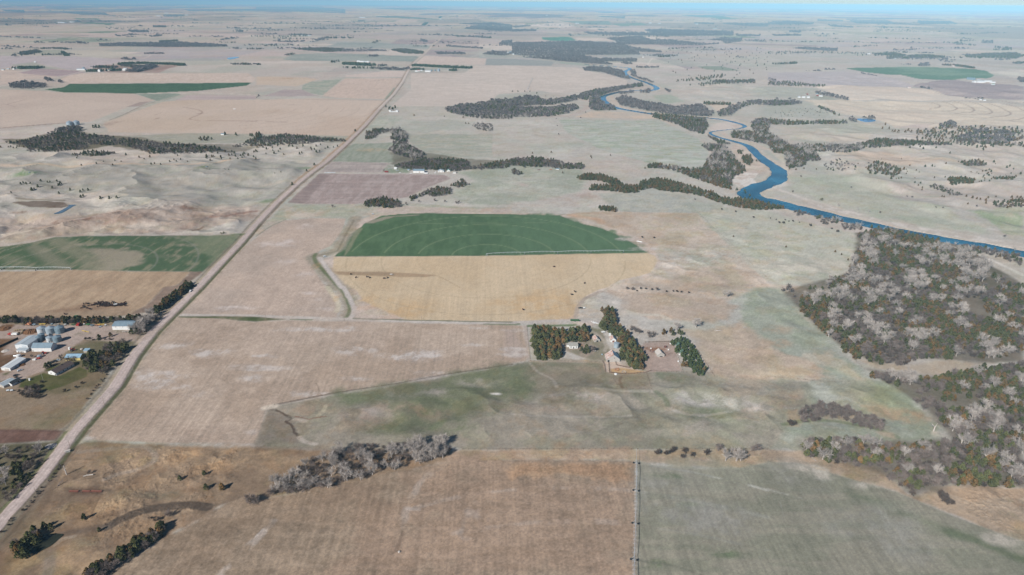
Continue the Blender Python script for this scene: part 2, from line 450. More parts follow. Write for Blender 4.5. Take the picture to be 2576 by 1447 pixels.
area('', '12: 940,1370 860,1440 22: 0,0 21: 0,0 11: 1400,1360 1900,1340', (150, 154, 134), (168, 164, 148), N1, fe=8, a=.7)
area('', '21: 0,150 600,220 1500,210 2576,150 22: 560,200 400,330 180,560 21: 1500,560 1100,480 0,480', (160, 157, 148), (170, 164, 154), N2, .4, .65, fe=20, a=.9)
blob('21: 290,290', 40, 26, (110, 136, 104), .8)
blob('21: 2080,240', 24, 14, (120, 140, 112), .7)
blob('22: 480,250 160,580', 22, 16, (118, 140, 110), .7)
area('', '21: 1500,640 2000,620 2576,600 2576,760 1900,880 400,900 0,1000 0,760 500,720', (178, 160, 146), (158, 136, 122), N1, .5, .66, fe=20, a=.9)
area('', '21: 0,900 900,820 1600,800 1700,860 900,920 500,940 300,990 0,1030', (192, 178, 162), (166, 146, 130), N1, .5, .6, fe=14, a=.7)
blob('21: 1860,670 1920,650 860,760 650,790 230,690', 26, 14, (132, 104, 90), .7)
stroke('21: 2576,680 2400,700 2250,730 2120,735', 7, (140, 106, 92), .8)
stroke('21: 1940,875 2050,835', 4, (120, 88, 72), .8)
stroke('21: 0,215 600,225 1200,205 2000,200 2576,150', 10, (206, 176, 150), .7)
area('mud_flat', '21: 120,588 400,575 640,590 700,625 620,645 300,640 200,610', (134, 120, 108), (120, 106, 94), N2, fe=2)
stroke('21: 20,525 280,515 400,555 560,560 660,545', 13, (202, 192, 180), .9)
stroke('21: 180,548 400,562 640,572', 8, (140, 126, 114), .9)
stroke('21: 100,900 240,890', 22, (206, 188, 168), .7)
# ================= left green pivot and stubble =================
area('wheat_field', '21: -300,1060 0,1040 300,1000 560,940 900,928 1600,925 2440,928 2330,1060 2110,1240 2030,1292 1300,1284 700,1270 -300,1262', (80, 106, 80), (128, 130, 106), NS, .5, .68, fe=3, amp=.7)
area('', '21: 1640,930 2440,928 2330,1060 2150,1200 2100,1100 1900,1000', (126, 134, 108), None, fe=18, a=.75)
area('', '21: 900,1060 1240,1040 1420,1120 1400,1200 1200,1275 1040,1270 1010,1180', (160, 148, 128), (150, 142, 118), NS, fe=16, a=.85)
blob('21: 800,1015 1180,990 1890,1020 1660,1130', 24, 8, (156, 146, 124), .7)
stroke('21: 560,970 760,1080 900,1180 960,1260', 26, (146, 140, 116), .6, fe=9)
stroke('21: 350,1040 520,1160 640,1250', 22, (150, 142, 120), .55, fe=9)
stroke('21: 100,1150 300,1260', 20, (140, 138, 112), .4, fe=9)
rings('21: 705,1272', [110, 165], 2.8, (146, 146, 124), .4, (0, 170))
rings('21: 705,1272', [55, 230], 2.2, (140, 142, 116), .3, (0, 170))
area('stubble_field', '21: -300,1275 0,1290 700,1270 1300,1286 1915,1290 1820,1400 1700,1446 31: 1650,0 1480,180 1300,275 1000,300 0,315 -300,320', (184, 157, 126), (172, 145, 116), NS, .4, .6, fe=2)
area('ploughed_field', '21: 1915,1290 2035,1292 31: 1780,30 1640,150 1500,240 1280,285 1480,170 1650,0 21: 1800,1420', (146, 124, 108), (134, 114, 100), N2, fe=3)
area('', '31: 0,290 520,240 900,200 1300,215 1400,290 0,320', (150, 128, 106), None, N2, fe=7, a=.6)
area('', '31: 470,245 840,160 1260,165 1250,200 900,230', (140, 110, 86), None, N2, fe=6, a=.6)
# ================= middle: stubble east of the road =================
area('stubble_field', '22: 0,945 150,840 290,772 600,748 900,756 880,830 850,900 760,1020 600,1100 505,1140 560,1230 640,1350 700,1446 32: 700,0 800,150 835,220 800,300 500,298 0,275 31: 2000,270 1790,265 2050,0 21: 2360,1130 2576,950', (193, 170, 152), (184, 164, 148), N1, .4, .6, fe=2)
blob('22: 330,990 250,1010 500,830 290,1190 480,1320 120,1000', 16, 15, (208, 192, 184), .55)
blob('32: 560,60 690,220 620,120 31: 2300,210 2480,200', 16, 8, (210, 194, 186), .7)
area('pasture', '22: 0,870 150,750 280,610 1050,610 1200,640 1600,600 2100,640 2576,640 2576,700 1250,690 1000,760 900,750 600,742 300,765 150,830 0,935', (168, 166, 150), (184, 170, 154), N1, .42, .62, fe=4)
area('', '22: 1180,650 1500,625 2000,650 2576,660 2576,702 1700,694 1250,690', (190, 170, 158), None, fe=4, a=.8)
area('ploughed_field', '22: 325,595 640,300 1900,315 1960,350 1700,450 1520,540 1200,580 1000,608 480,606', (164, 144, 138), (174, 156, 150), NS, .42, .6)
area('', '22: 325,595 640,300 740,310 480,600', (140, 122, 118), (156, 138, 132), NX, fe=4, a=.8)
area('ploughed_field', '22: 650,290 750,183 1350,195 1250,290', (168, 154, 148), (178, 164, 156), NS, .42, .6)
area('', '22: 1250,290 1350,195 1500,230 1540,290', (168, 166, 154), (150, 158, 138), N2, fe=4)
area('', '22: 1300,270 1500,240 1540,290 1360,295', (128, 146, 122), None, N2, fe=4, a=.6)
area('wheat_field', '22: 760,180 930,20 1010,0 12: 1080,1446 1500,1430 22: 1320,70 1560,165 1350,192', (156, 162, 142), (142, 154, 130), NS, .45, .6, fe=3)
area('', '22: 2040,300 2200,260 2576,200 23: 0,200 700,260 800,330 700,480 300,560 0,600 22: 2576,620 2080,600 1960,520 2100,430 2200,370', (160, 166, 146), (178, 176, 162), N1, .45, .62, fe=14, a=.85)
blob('22: 2320,330 2240,290 23: 560,300', 40, 26, (142, 156, 128), .6)
area('', '23: 860,500 1700,510 1880,700 1100,690 1000,640', (168, 168, 152), (176, 172, 158), N2, fe=5, a=.85)
# north-east pasture & tan grassland round the pivot
area('pasture', '23: 480,715 900,680 1880,705 1960,790 2120,920 2300,1120 2576,1300 24: 0,1400 400,1446 34: 120,60 0,0 33: 2300,80 2100,180 1300,70 1000,50 950,0 23: 980,1420 1400,1290 1500,1180 1440,1100 1250,970 1000,850 700,760', (192, 174, 156), (180, 160, 140), N1, .42, .62, fe=5)
blob('23: 2250,830 2500,700 2350,1060 2200,1150 1700,1130', 60, 40, (178, 178, 160), .5)
blob('23: 1650,1210 1450,1300 2000,1050 24: 80,1200', 40, 26, (200, 190, 178), .5)
stroke('23: 1500,500 1700,520 1900,720 2100,930 2576,1380', 4, (164, 166, 148), .6)
stroke('23: 500,720 700,780 1000,860 1150,930 1280,960', 12, (196, 182, 172), .8)
stroke('23: 600,720 850,760 900,800', 14, (196, 154, 118), .55)
area('pasture', '23: 1880,705 2100,640 2576,680 24: 400,800 860,900 960,990 860,1150 700,1400 400,1446 0,1380 23: 2300,1120', (180, 178, 160), (190, 180, 162), N1, .45, .62, fe=10, a=.8)
# ---- irrigated circle: green half and golden half
GREEN_H = '22: 790,1135 830,1090 890,1010 930,920 1060,840 1100,798 1180,765 1260,728 1420,712 1560,702 1700,698 2000,703 2576,710 23: 0,712 480,722 640,790 900,850 1100,940 1250,1020 1360,1098 1200,1104 500,1114 0,1121 22: 2320,1129 1500,1134'
area('field_margin', '22: 740,1140 850,1040 900,900 1000,780 1260,690 1700,688 2576,700 23: 0,700 500,710 700,765 1000,850 1300,950 1420,1060 1480,1140 1500,1200 1450,1290 1350,1350 1100,1380 960,1446 33: 900,40 740,110 690,190 650,300 500,345 0,352 32: 2576,350 1200,328 980,300 980,150 870,0 22: 860,1446 760,1300 640,1180', (196, 178, 164), (188, 170, 156), N1, fe=2)
area('wheat_field', GREEN_H, (76, 107, 76), (84, 115, 82), NS, .4, .62, fe=1.6, amp=.5)
area('', '23: 0,712 480,722 900,850 1250,1020 1360,1098 500,1114 0,1121', (90, 122, 90), (82, 113, 82), NS, .4, .6, fe=25, a=.8)
area('stubble_field', '22: 780,1140 1700,1135 2576,1128 23: 500,1114 1360,1100 1440,1130 1470,1180 1440,1240 1380,1300 1200,1350 1080,1375 960,1446 33: 880,20 750,80 690,180 640,260 560,310 200,338 0,345 32: 2576,342 1500,325 1320,250 1080,140 1000,20 22: 920,1446 830,1340 780,1290', (209, 184, 148), (203, 176, 138), N1, .4, .62, fe=2, amp=.6)
blob('22: 1200,60 32: 1300,220 1400,180 33: 350,100 400,250 200,180', 60, 30, (206, 166, 112), .35)
rings('22: 2320,1131', [52, 103, 155, 205], 2.8, (128, 146, 108), .55, (4, 176))
rings('22: 2320,1131', [155, 205], 2.0, (172, 152, 116), .4, (184, 356))
rings('22: 2320,1131', [103], 1.8, (180, 158, 122), .3, (184, 356))
stroke('22: 900,800 23: 480,795', 1.6, (140, 152, 116), .0)
stroke('22: 1500,805 2576,798 23: 480,793', 2.6, (124, 142, 106), .45, sm=0)
area('', '22: 760,1285 1300,1290 1800,1325 1700,1345 1300,1335 840,1318', (158, 132, 102), (176, 148, 114), N2, fe=2.5, a=.85)
stroke('22: 1760,1332 1850,1340 2050,1446', 1.6, (172, 146, 108), .7)
area('', '22: 1060,800 1300,735 1650,710 1640,722 1400,735 1180,800', (178, 158, 142), None, NS, fe=3, a=.6)
area('', '22: 1010,860 1070,850 960,1040 900,1130 880,1128', (150, 146, 116), None, fe=2, a=.6)
blob('23: 1150,960 1340,1060', 20, 10, (196, 184, 176), .7)
# ditch and lane along the circle
stroke('22: 1000,745 950,850 880,960 820,1060 700,1110 560,1140 620,1220 720,1330 820,1446 32: 860,0 920,100 950,200 940,290', 20, (160, 148, 130), .9, sm=3)
stroke('22: 985,770 900,920 830,1060 780,1090 560,1135', 4, (128, 118, 98), .6)
stroke('22: 600,1110 590,1170 700,1300 840,1446 32: 850,0 920,120 945,210 930,280 890,310', 6, (100, 114, 76), .8, name='')
stroke('22: 640,1150 740,1290 860,1446 32: 880,0 940,110 985,210 975,280 940,315', 6.5, (200, 188, 180), .95, name='farm_track')
stroke('32: 720,0 780,90 830,170 810,240', 7, (200, 186, 160), .8)
blob('32: 810,110 22: 600,1230', 6, 14, (190, 150, 100), .7)
area('', '32: 1010,130 1080,150 1320,250 1500,322 1000,315 985,200', (198, 178, 164), None, fe=4, a=.9)
# lane to the farmstead
stroke('31: 1780,280 2576,287 32: 0,290 400,302 960,320 1660,345 2400,357 2576,358 33: 0,355 300,342 600,335 860,350', 7, (196, 184, 174), .95, name='farm_lane', sm=2)
area('', '31: 1790,292 2150,290 2576,295 32: 300,322 0,345 31: 2400,335 2150,310 1800,318', (80, 96, 60), None, fe=1.5)
stroke('32: 350,322 560,326', 3, (100, 116, 80), .8)
stroke('32: 980,312 1600,330 2576,350', 2.5, (84, 98, 62), .8)
stroke('32: 2300,370 2576,374 33: 70,368', 4, (100, 118, 80), .8)
# ================= big stubble field in the middle =================
area('stubble_field', '31: 1750,300 2130,310 2400,340 32: 0,350 300,335 900,345 1660,362 2500,380 33: 30,380 110,385 170,700 140,740 32: 2576,765 2200,835 1400,955 900,1050 500,1125 180,1180 100,1220 60,1446 42: 50,0 0,120 41: 2572,120 1700,115 850,85 900,0 31: 880,1446 1250,930 1480,680 1600,470', (176, 153, 132), (186, 164, 144), N1, .4, .62, fe=2.5)
area('', '31: 1780,330 2576,350 32: 1200,360 1200,600 400,620 31: 2200,560 1700,420', (188, 166, 148), None, N4, fe=40, a=.5)
area('', '32: 2500,430 33: 30,430 140,700 60,740 32: 2510,660', (170, 150, 138), None, fe=4, a=.7)
for _p, _rx, _ry in (('31: 1700,600 1740,570', 20, 8), ('31: 1450,900 1400,860 1560,970 1800,890 1700,860', 16, 9), ('31: 2100,670 2080,650 1960,1090 1800,1000 1640,960', 16, 8),
                     ('32: 900,400 800,430 450,410 300,430 560,425 930,430', 22, 5), ('32: 1500,700 1380,690 1620,670 1100,630', 26, 9), ('32: 50,690 80,810 30,690 1900,870 1000,920 650,1075', 20, 5),
                     ('32: 2260,410 2200,580 2520,430 1600,700 33: 60,620 40,680', 20, 6), ('41: 880,75 2520,10', 7, 4), ('31: 2500,920 2400,800 2350,640', 16, 7)):
    blob(_p, _rx, _ry, (202, 190, 182), .6, .9)
stroke('32: 600,960 625,1000 635,1055', 1.6, (120, 102, 88), .5)
blob('41: 1800,30 2300,60 31: 1300,1300', 50, 20, (156, 134, 116), .4)
# fence/erosion line along its lower edge
stroke('32: 180,1185 500,1120 800,1062 1200,1000 1400,972 1700,915 2000,862 2576,775', 3, (120, 106, 94), .75, name='')
stroke('32: 190,1200 500,1140 900,1062 1400,985 1800,905 2200,850', 4, (176, 164, 154), .8)
# ================= pasture below =================
area('', '33: 1300,850 2576,850 34: 0,850 1050,930 1800,1400 44: 1700,60 300,200 0,190 43: 1260,186 33: 1000,1446', (158, 152, 136), (148, 146, 126), N1, .42, .6, fe=8)
area('pasture', '32: 120,1225 260,1180 870,1075 1400,985 2000,880 2576,785 33: 180,740 900,765 1000,870 1400,845 2030,880 2576,890 34: 300,930 400,1180 180,1230 160,1446 44: 0,180 43: 2572,185 1260,183 0,186 42: 2572,186 2070,180 1900,130 1000,190 560,175 100,160 0,130 50,0 32: 60,1446', (136, 130, 112), (152, 142, 126), N1, .38, .6, fe=2.5)
area('', '32: 870,1075 1500,960 2576,785 33: 500,770 900,780 1000,950 600,1100 0,1100 32: 2200,1250 1600,1446 1100,1446 1500,1250', (106, 112, 86), (134, 124, 106), N1, .45, .6, fe=25, a=.85)
area('', '33: 1400,850 2030,880 34: 200,930 500,960 34: 300,1240 180,1400 43: 2300,180 1700,150 1500,0 33: 1500,1250 1300,1000', (160, 150, 134), (150, 146, 126), N1, .42, .6, fe=40, a=.9)
blob('33: 1850,1100 2000,1170 2200,1180 1900,1150 2300,1200 2060,1160', 26, 9, (196, 186, 178), .6)
blob('32: 2180,960 2350,980 1840,1060 1220,1170 1150,1240 1450,1100 33: 380,1100 640,1080', 24, 13, (164, 152, 144), .6)
blob('32: 1300,1130 1000,1130 1650,1150 2200,1220 2500,1000 2450,860 1900,1400 33: 100,850 60,1080 1250,1340 1950,1270 1500,880', 34, 17, (104, 112, 86), .6)
blob('32: 700,1220 1200,1350 1700,1250 1400,1200 33: 500,1230 500,880 800,820 1200,950 1270,790 1350,1350', 30, 14, (150, 128, 110), .55)
stroke('33: 0,1275 300,1290 700,1300 1200,1290', 3, (168, 160, 148), .5)
stroke('33: 850,1010 1100,1040 1400,1045 1520,1100 1560,1180 1680,1260 1900,1290 2200,1250', 4, (172, 164, 152), .6)
stroke('33: 1450,1050 1540,1120 1570,1190', 5, (98, 112, 80), .6)
stroke('33: 170,750 260,850 400,920 450,1000', 3, (168, 156, 144), .5)
blob('32: 2410,1070', 7, 3, (224, 216, 206), .9)
# gully
area('', '32: 120,1235 260,1260 350,1330 400,1446 42: 400,0 470,120 0,140 50,0 32: 70,1400', (136, 124, 112), (124, 116, 100), N1, fe=4, a=.9)
stroke('32: 110,1220 180,1232 240,1250 300,1285 345,1310 330,1335 300,1350 335,1370 360,1390 375,1420 390,1446 42: 380,10 410,30 440,70', 2.6, (84, 70, 62), .9, sm=2, brk=.36, n=N5)
stroke('32: 400,1300 470,1310 530,1330 570,1316 620,1310 660,1302 700,1300', 2.0, (130, 92, 74), .8, sm=2, brk=.38, n=N5)
stroke('32: 400,1330 500,1345', 5, (176, 164, 150), .8)
stroke('32: 620,1290 680,1240 700,1190', 4, (172, 158, 136), .8)
stroke('42: 440,60 480,100 540,120 600,130', 4.5, (178, 166, 152), .9)
stroke('42: 540,125 700,150', 5, (130, 108, 90), .7, brk=.45)
stroke('32: 90,1215 180,1195', 8, (206, 190, 170), .8)
# right-hand tan slope and greenish swale
area('pasture', '34: 0,0 130,0 170,60 300,100 400,290 640,540 830,700 1050,930 1500,1040 1540,1240 1750,1400 1840,1446 44: 1700,60 1400,90 700,40 300,90 160,160 34: 160,1440 180,1230 400,1180 400,950 0,900 0,640 33: 2400,500 2280,300 2350,60', (150, 158, 134), (164, 164, 144), N1, .45, .62, fe=12, a=.85)
area('', '33: 1740,430 2000,440 2300,330 2576,560 34: 100,640 340,740 540,820 600,900 400,940 0,900 33: 2030,880 1900,700 1860,560', (180, 158, 136), (190, 168, 146), N1, .4, .6, fe=14, a=.9)
area('', '34: 420,690 600,650 800,760 860,850 1040,930 900,930 700,830 560,770', (184, 170, 150), None, fe=10, a=.7)
area('', '34: 600,960 1300,990 1500,1160 1400,1300 1000,1200 600,1100', (138, 142, 112), (150, 144, 122), N1, fe=25, a=.7)
blob('34: 100,560 90,420 150,1130 1080,1240 1380,1310 700,1280 1330,1290', 22, 12, (168, 140, 112), .5)
area('', '33: 980,45 1300,55 2100,100 2280,200 2200,330 1900,360 1650,320 1350,290 1150,240 1150,150', (180, 156, 134), (188, 166, 146), N1, .42, .6, fe=12, a=.75)
blob('33: 960,150', 32, 12, (206, 194, 182), .8)
stroke('33: 1130,230 1250,270 1480,280 1580,320', 7, (192, 182, 166), .8)
stroke('33: 1100,240 1130,150 1160,70', 7, (176, 160, 146), .6)
# reed and dry-grass strips
area('dry_grass', '42: 1950,190 2572,188 43: 1260,185 1900,190 2572,190 44: 330,200 430,230 640,300 850,340 1050,350 1150,430 1300,520 1400,640 1480,660 1650,560 1900,540 2200,540 2400,570 2572,570 2800,640 2800,1300 2572,1110 2200,980 1700,775 1300,610 900,500 600,410 300,325 43: 2572,318 2300,372 1900,350 1300,305 1100,290 0,290 42: 2572,290 1800,330 1900,240', (178, 154, 128), (160, 138, 114), N2, .45, .62, fe=2.5)
area('', '43: 0,190 1250,190 1250,240 0,250', (188, 158, 126), None, fe=4, a=.5)
blob('44: 2200,700 2400,900 1900,640 1700,700 2100,850 2500,1000', 14, 10, (186, 156, 122), .35)
blob('44: 900,450 700,330', 16, 10, (150, 136, 104), .6)
# bottom stubble field
area('stubble_field', '41: 1050,1446 1300,1290 1700,1050 1900,960 2150,800 2430,660 2572,690 42: 300,650 600,560 900,510 1200,430 1500,400 1850,320 2100,300 2572,290 43: 0,292 900,290 1245,300 1240,1446 43: 1240,1900 41: 700,1900', (162, 140, 116), (151, 130, 107), NX, .4, .62, fe=2, amp=1.5)
area('', '42: 1700,480 2000,340 2572,300 43: 1240,310 1240,1600 42: 1000,1600', (166, 138, 114), (156, 130, 106), NX, .4, .62, fe=60, a=.8)
area('', '43: 0,340 1230,320 1200,500 0,460', (184, 146, 106), (164, 128, 96), N2, .45, .6, fe=12, a=.7)
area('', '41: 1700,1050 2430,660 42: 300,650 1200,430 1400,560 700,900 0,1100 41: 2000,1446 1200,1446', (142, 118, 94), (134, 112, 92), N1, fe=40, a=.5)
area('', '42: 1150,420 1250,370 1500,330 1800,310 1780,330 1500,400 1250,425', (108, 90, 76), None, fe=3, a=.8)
stroke('42: 1900,350 1800,390 1740,440 1650,520 1590,620 1540,700 1510,790 1500,960', 5.5, (184, 168, 154), .5, brk=.47)
stroke('42: 1640,790 1520,780', 3, (190, 174, 162), .5)
stroke('42: 1580,775 1800,715 2100,655 2572,590 43: 300,570 900,575 1200,600', 4, (184, 168, 154), .4, brk=.49)
stroke('42: 1740,1120 1900,1060 2120,1000 2572,955 43: 200,920 800,905 1200,935', 4.5, (182, 164, 150), .38, brk=.49)
stroke('42: 2200,700 2170,860 2100,1050', 10, (182, 164, 150), .5, brk=.5)
stroke('42: 1930,1180 1910,1280', 8, (182, 164, 150), .45, brk=.5)
stroke('42: 170,920 100,990 20,1080 41: 2480,1180 2440,1240 2230,1440', 6, (196, 182, 170), .6, brk=.52)
stroke('42: 100,960 0,1060', 2, (200, 188, 178), .6, brk=.5)
stroke('42: 1480,1020 1430,1150 1400,1220', 2.5, (120, 98, 82), .5)
# green-grey field on the right
area('wheat_field', '43: 1262,300 1420,345 1900,385 2240,378 2572,322 44: 0,308 300,325 600,412 900,505 1300,615 1700,780 2200,985 2572,1112 2900,1250 2900,1900 43: 1255,1900 1252,1446', (147, 141, 122), (136, 134, 114), NX, .4, .6, fe=2, amp=.9)
area('', '43: 1262,300 2400,376 2300,560 1280,520', (152, 147, 132), (140, 140, 118), N1, fe=20, a=.6)
blob('43: 1500,440 1600,460 1750,740 2150,1230 1480,1340', 13, 5, (100, 114, 84), .7)
stroke('44: 1850,1030 2100,1100 2400,1230 2572,1290', 9, (92, 106, 76), .7, fe=4)
stroke('44: 850,640 1100,720 1500,880 1850,1010', 9, (106, 116, 90), .5, fe=5)
blob('43: 1500,560 1900,860 1550,760 2100,900 44: 730,980 1200,900 1300,1130 300,420', 26, 18, (150, 146, 136), .5)
stroke('43: 2020,460 2300,520 2572,595', 2.6, (190, 188, 176), .6, sm=0, brk=.4)
stroke('43: 1300,615 1700,680 2100,760 2572,865', 4, (156, 154, 142), .55, brk=.46)
stroke('43: 1400,350 1800,410 2020,460', 2.4, (156, 156, 142), .5)
stroke('44: 0,585 160,630 330,670', 2.4, (172, 168, 156), .6, brk=.44)
stroke('43: 1480,980 1900,1050 44: 0,1200', 2.6, (148, 146, 134), .45, brk=.44)
stroke('43: 1290,1305 1600,1350 1900,1446', 2.2, (108, 108, 94), .5)
for _s in ('44: 1120,780 1210,1040', '44: 1170,780 1225,950', '44: 1320,1020 1360,1140', '44: 1500,910 1550,1000', '43: 1930,680 1937,830', '43: 1820,690 1830,850', '43: 1718,510 1720,570', '44: 120,710 160,860'):
    stroke(_s, .7, (160, 158, 146), .45, sm=0)
blob('44: 2370,1070 2340,1100 480,400 560,440 1000,540 400,380', 13, 6, (182, 172, 156), .7)
# ================= left bottom =================
area('', '41: -400,1500 -400,900 0,850 330,480 560,150 700,125 900,115 1300,130 1100,1100 900,1500', (138, 118, 98), (124, 108, 90), N1, fe=3)
area('dry_grass', '41: 850,110 1300,125 1900,150 2572,165 42: 300,180 760,190 1950,190 1900,300 1500,400 900,520 560,580 0,700 41: 2430,650 2150,790 1900,955 1700,1040 1300,1280 1000,1500 -400,1500 0,1210 200,1010 420,720 620,420 690,230 740,180', (150, 126, 100), (134, 112, 90), N2, .45, .6, fe=3)
for _s, _rx, _ry in (('41: 1350,280 1300,210 1420,320 1250,270', 12, 8), ('41: 1750,220 1900,250 1700,300 1850,200 2000,220', 15, 10), ('41: 1000,770 1200,700 1300,690 1100,740 850,840 750,800', 13, 9),
                     ('41: 700,1200 650,1300 800,1180 900,1350 600,1400', 12, 12), ('41: 280,1290 350,1340 200,1380 250,1250', 8, 8), ('41: 1550,500 2100,330 2300,350 42: 200,230 60,260 150,330', 14, 9), ('41: 2300,200 2500,300 42: 350,300', 16, 8)):
    blob(_s, _rx, _ry, (172, 142, 106), .5)
blob('41: 1000,280 950,120 1300,640 1500,640 900,1110 1700,640', 14, 7, (120, 114, 92), .5)
stroke('41: 740,215 1000,190 1350,150 1480,165 1560,240 1540,310 1400,380 1200,430 1060,480', 5, (152, 134, 116), .8)
stroke('41: 2090,762 2000,755 1850,745 1650,760 1500,785 1300,850 1180,910 1080,965', 8.5, (92, 80, 70), .9, fe=1.0, name='dirt_track')
stroke('41: 1080,965 900,985 700,1020 600,1045', 7, (112, 98, 86), .85, fe=2)
stroke('41: 2100,765 2250,720 2430,660', 3, (120, 102, 86), .6)
area('', '41: 650,570 1000,560 1040,610 1000,640 720,640', (100, 80, 68), None, fe=3, a=.85)
stroke('41: 440,1240 500,1230 480,1446', 8, (138, 124, 110), .7)
stroke('41: 560,1140 620,1090 740,1060', 4, (160, 144, 124), .7)
stroke('41: 620,330 420,760 200,1010 0,1230', 6, (118, 98, 80), .55)
stroke('41: 640,260 380,640 120,990 -60,1180', 6, (88, 72, 62), .75)
stroke('41: 900,870 1010,640', 1.2, (110, 92, 76), .5)
stroke('42: 0,165 300,165 560,180 850,200', 5, (128, 112, 96), .5)
# ================= left farm =================
area('', '31: -300,300 1300,310 1480,420 1400,540 1060,880 700,1350 560,1446 -300,1446', (146, 128, 108), (132, 118, 96), N1, fe=3)
area('pasture', '31: -300,1000 0,1000 200,1080 400,1090 700,1000 850,950 1060,880 1050,960 950,1060 740,1330 640,1420 560,1446 -300,1446', (140, 122, 100), (122, 114, 88), N1, .42, .6, fe=3)
area('', '31: 350,1000 900,850 1060,880 950,1000 760,1050 300,1090', (106, 98, 72), (128, 110, 86), N1, fe=8, a=.8)
area('', '31: 700,600 900,530 1330,520 1400,540 1330,600 900,800 640,760', (128, 114, 92), (108, 104, 78), N1, fe=6, a=.9)
area('farmyard', '31: -300,370 0,372 300,385 1130,385 1300,430 1480,440 1470,500 1400,540 1100,540 850,520 800,560 720,600 600,690 480,740 440,840 270,895 200,930 0,935 -300,935', (180, 160, 148), (170, 149, 135), N1, .4, .6, fe=3)
area('', '31: 0,520 150,520 60,600 20,690 150,680 130,760 0,860 -200,900 -200,500', (112, 86, 66), (128, 100, 76), N2, fe=3)
area('', '31: 150,640 460,640 420,690 250,720 160,700', (134, 108, 84), None, fe=3, a=.7)
area('lawn', '31: 230,935 440,860 520,880 600,890 800,800 880,830 860,900 640,990 500,1040 300,1010 180,1010', (84, 90, 54), (98, 96, 62), N2, .4, .6, fe=1.5)
area('', '31: 450,830 700,740 700,760 560,840 460,840', (78, 84, 52), None, fe=1.5)
area('', '31: 20,870 100,850 70,880 30,885', (104, 104, 70), None, fe=2)
blob('31: 300,440 330,430 60,395 40,410', 8, 6, (116, 86, 60), .9)
blob('31: 830,470 1200,440', 9, 5, (120, 116, 92), .7)
area('', '31: 1340,380 1700,100 1960,0 2010,0 1700,300 1500,480 1300,480', (112, 100, 84), None, fe=4, a=.7)
area('ploughed_field', '31: -300,1430 560,1430 41: 640,0 570,90 300,112 0,130 -300,140 -300,0', (112, 84, 74), (124, 96, 86), NS, fe=2)
area('', '41: -300,140 300,115 560,110 560,180 330,470 0,840 -300,900', (96, 92, 70), (112, 104, 84), N1, fe=3)
# verges and the gravel road
stroke('', 25, (150, 136, 116), .75, sm=0, fe=3, world_pts=road_w[:20])
stroke('', 34, (172, 160, 144), .5, sm=0, fe=5, world_pts=road_w[18:])
_ro = road_w.copy(); _t = np.gradient(road_w, axis=0); _t /= np.linalg.norm(_t, axis=1)[:, None]
_nr = np.stack([_t[:, 1], -_t[:, 0]], 1)
stroke('', 3.5, (92, 100, 66), .8, sm=0, world_pts=(road_w + _nr * 8.2)[3:13])
stroke('', 3.5, (96, 104, 72), .8, sm=0, world_pts=(road_w - _nr * 8.2)[0:5])
stroke('', 4, (100, 82, 70), .6, sm=0, world_pts=(road_w + _nr * 10.5)[0:5], brk=.3)
stroke('', 3.5, (124, 104, 90), .6, sm=0, world_pts=(road_w + _nr * 9)[11:22], brk=.35)
stroke('', 7, (196, 158, 128), .6, sm=0, world_pts=(road_w - _nr * 12)[14:20], brk=.3)
stroke('', 4, (148, 118, 100), .7, sm=0, world_pts=(road_w - _nr * 10)[19:24], brk=.3)
stroke('', 10.2, (190, 170, 162), 1.0, sm=0, fe=.7, name='gravel_road', world_pts=road_w[:20])
stroke('', 11.5, (198, 182, 172), 1.0, sm=0, fe=.7, name='gravel_road', world_pts=road_w[19:])
stroke('', 1.2, (206, 188, 180), .6, sm=0, world_pts=(road_w + _nr * 1.6)[:16])
stroke('', 1.2, (206, 188, 180), .6, sm=0, world_pts=(road_w - _nr * 1.6)[:16])
stroke('31: 1400,545 1470,500 1600,400', 9, (180, 160, 148), .8)
# far roads and tracks
stroke('11: 0,870 300,810 440,795 620,770 860,710 1010,660 1440,590 1520,548', 9, (204, 190, 180), .9)
stroke('11: 560,690 640,705 760,712', 6, (196, 180, 172), .7)
stroke('11: 1050,1225 1200,1180 1400,1090 1560,1030 1700,990 1820,960', 12, (178, 168, 152), .8)
stroke('11: 1100,1210 1250,1150 1420,1070 1560,1025', 4, (120, 104, 96), .7)
stroke('11: 1340,945 1800,940 2200,938 2576,960', 7, (206, 192, 180), .8)
stroke('11: 0,1290 300,1265 700,1235', 14, (150, 130, 118), .8)
stroke('11: 1850,1080 2010,1110 2030,1140 1990,1160 1910,1200 2100,1215 2576,1220', 6, (158, 134, 120), .7)
blob('11: 2010,1145', 12, 22, (150, 126, 114), .7)
blob('11: 1580,1150 1590,1190', 8, 26, (160, 138, 126), .8)
area('', '11: 1270,1078 1400,1030 1520,1020 1400,1070', (166, 148, 140), None, fe=4)
blob('11: 1120,1240 1080,1260', 20, 34, (166, 146, 132), .6)
stroke('11: 60,1055 260,1000', 5, (160, 140, 130), .7); stroke('11: 0,1150 400,1090 720,1030', 4, (172, 154, 142), .7)
stroke('11: 0,1045 80,1055 160,1080', 4, (160, 140, 130), .6); stroke('11: 860,1170 1030,1135', 4, (170, 148, 136), .6)
stroke('12: 60,968 800,860 1480,785', 4, (166, 146, 138), .8); stroke('12: 680,935 1300,885', 4, (172, 152, 140), .7)
stroke('12: 0,1005 400,1003 1300,1010', 4, (174, 156, 146), .7); stroke('12: 0,1055 500,1055', 3, (172, 150, 138), .6)
stroke('12: 0,1215 400,1235', 5, (158, 132, 120), .6)
rings('12: -350,1110', [190, 245, 300, 355, 410, 465, 520, 575], 3.5, (178, 152, 138), .6, (-60, 12))
stroke('11: 100,655 400,640', 5, (160, 166, 156), .3)
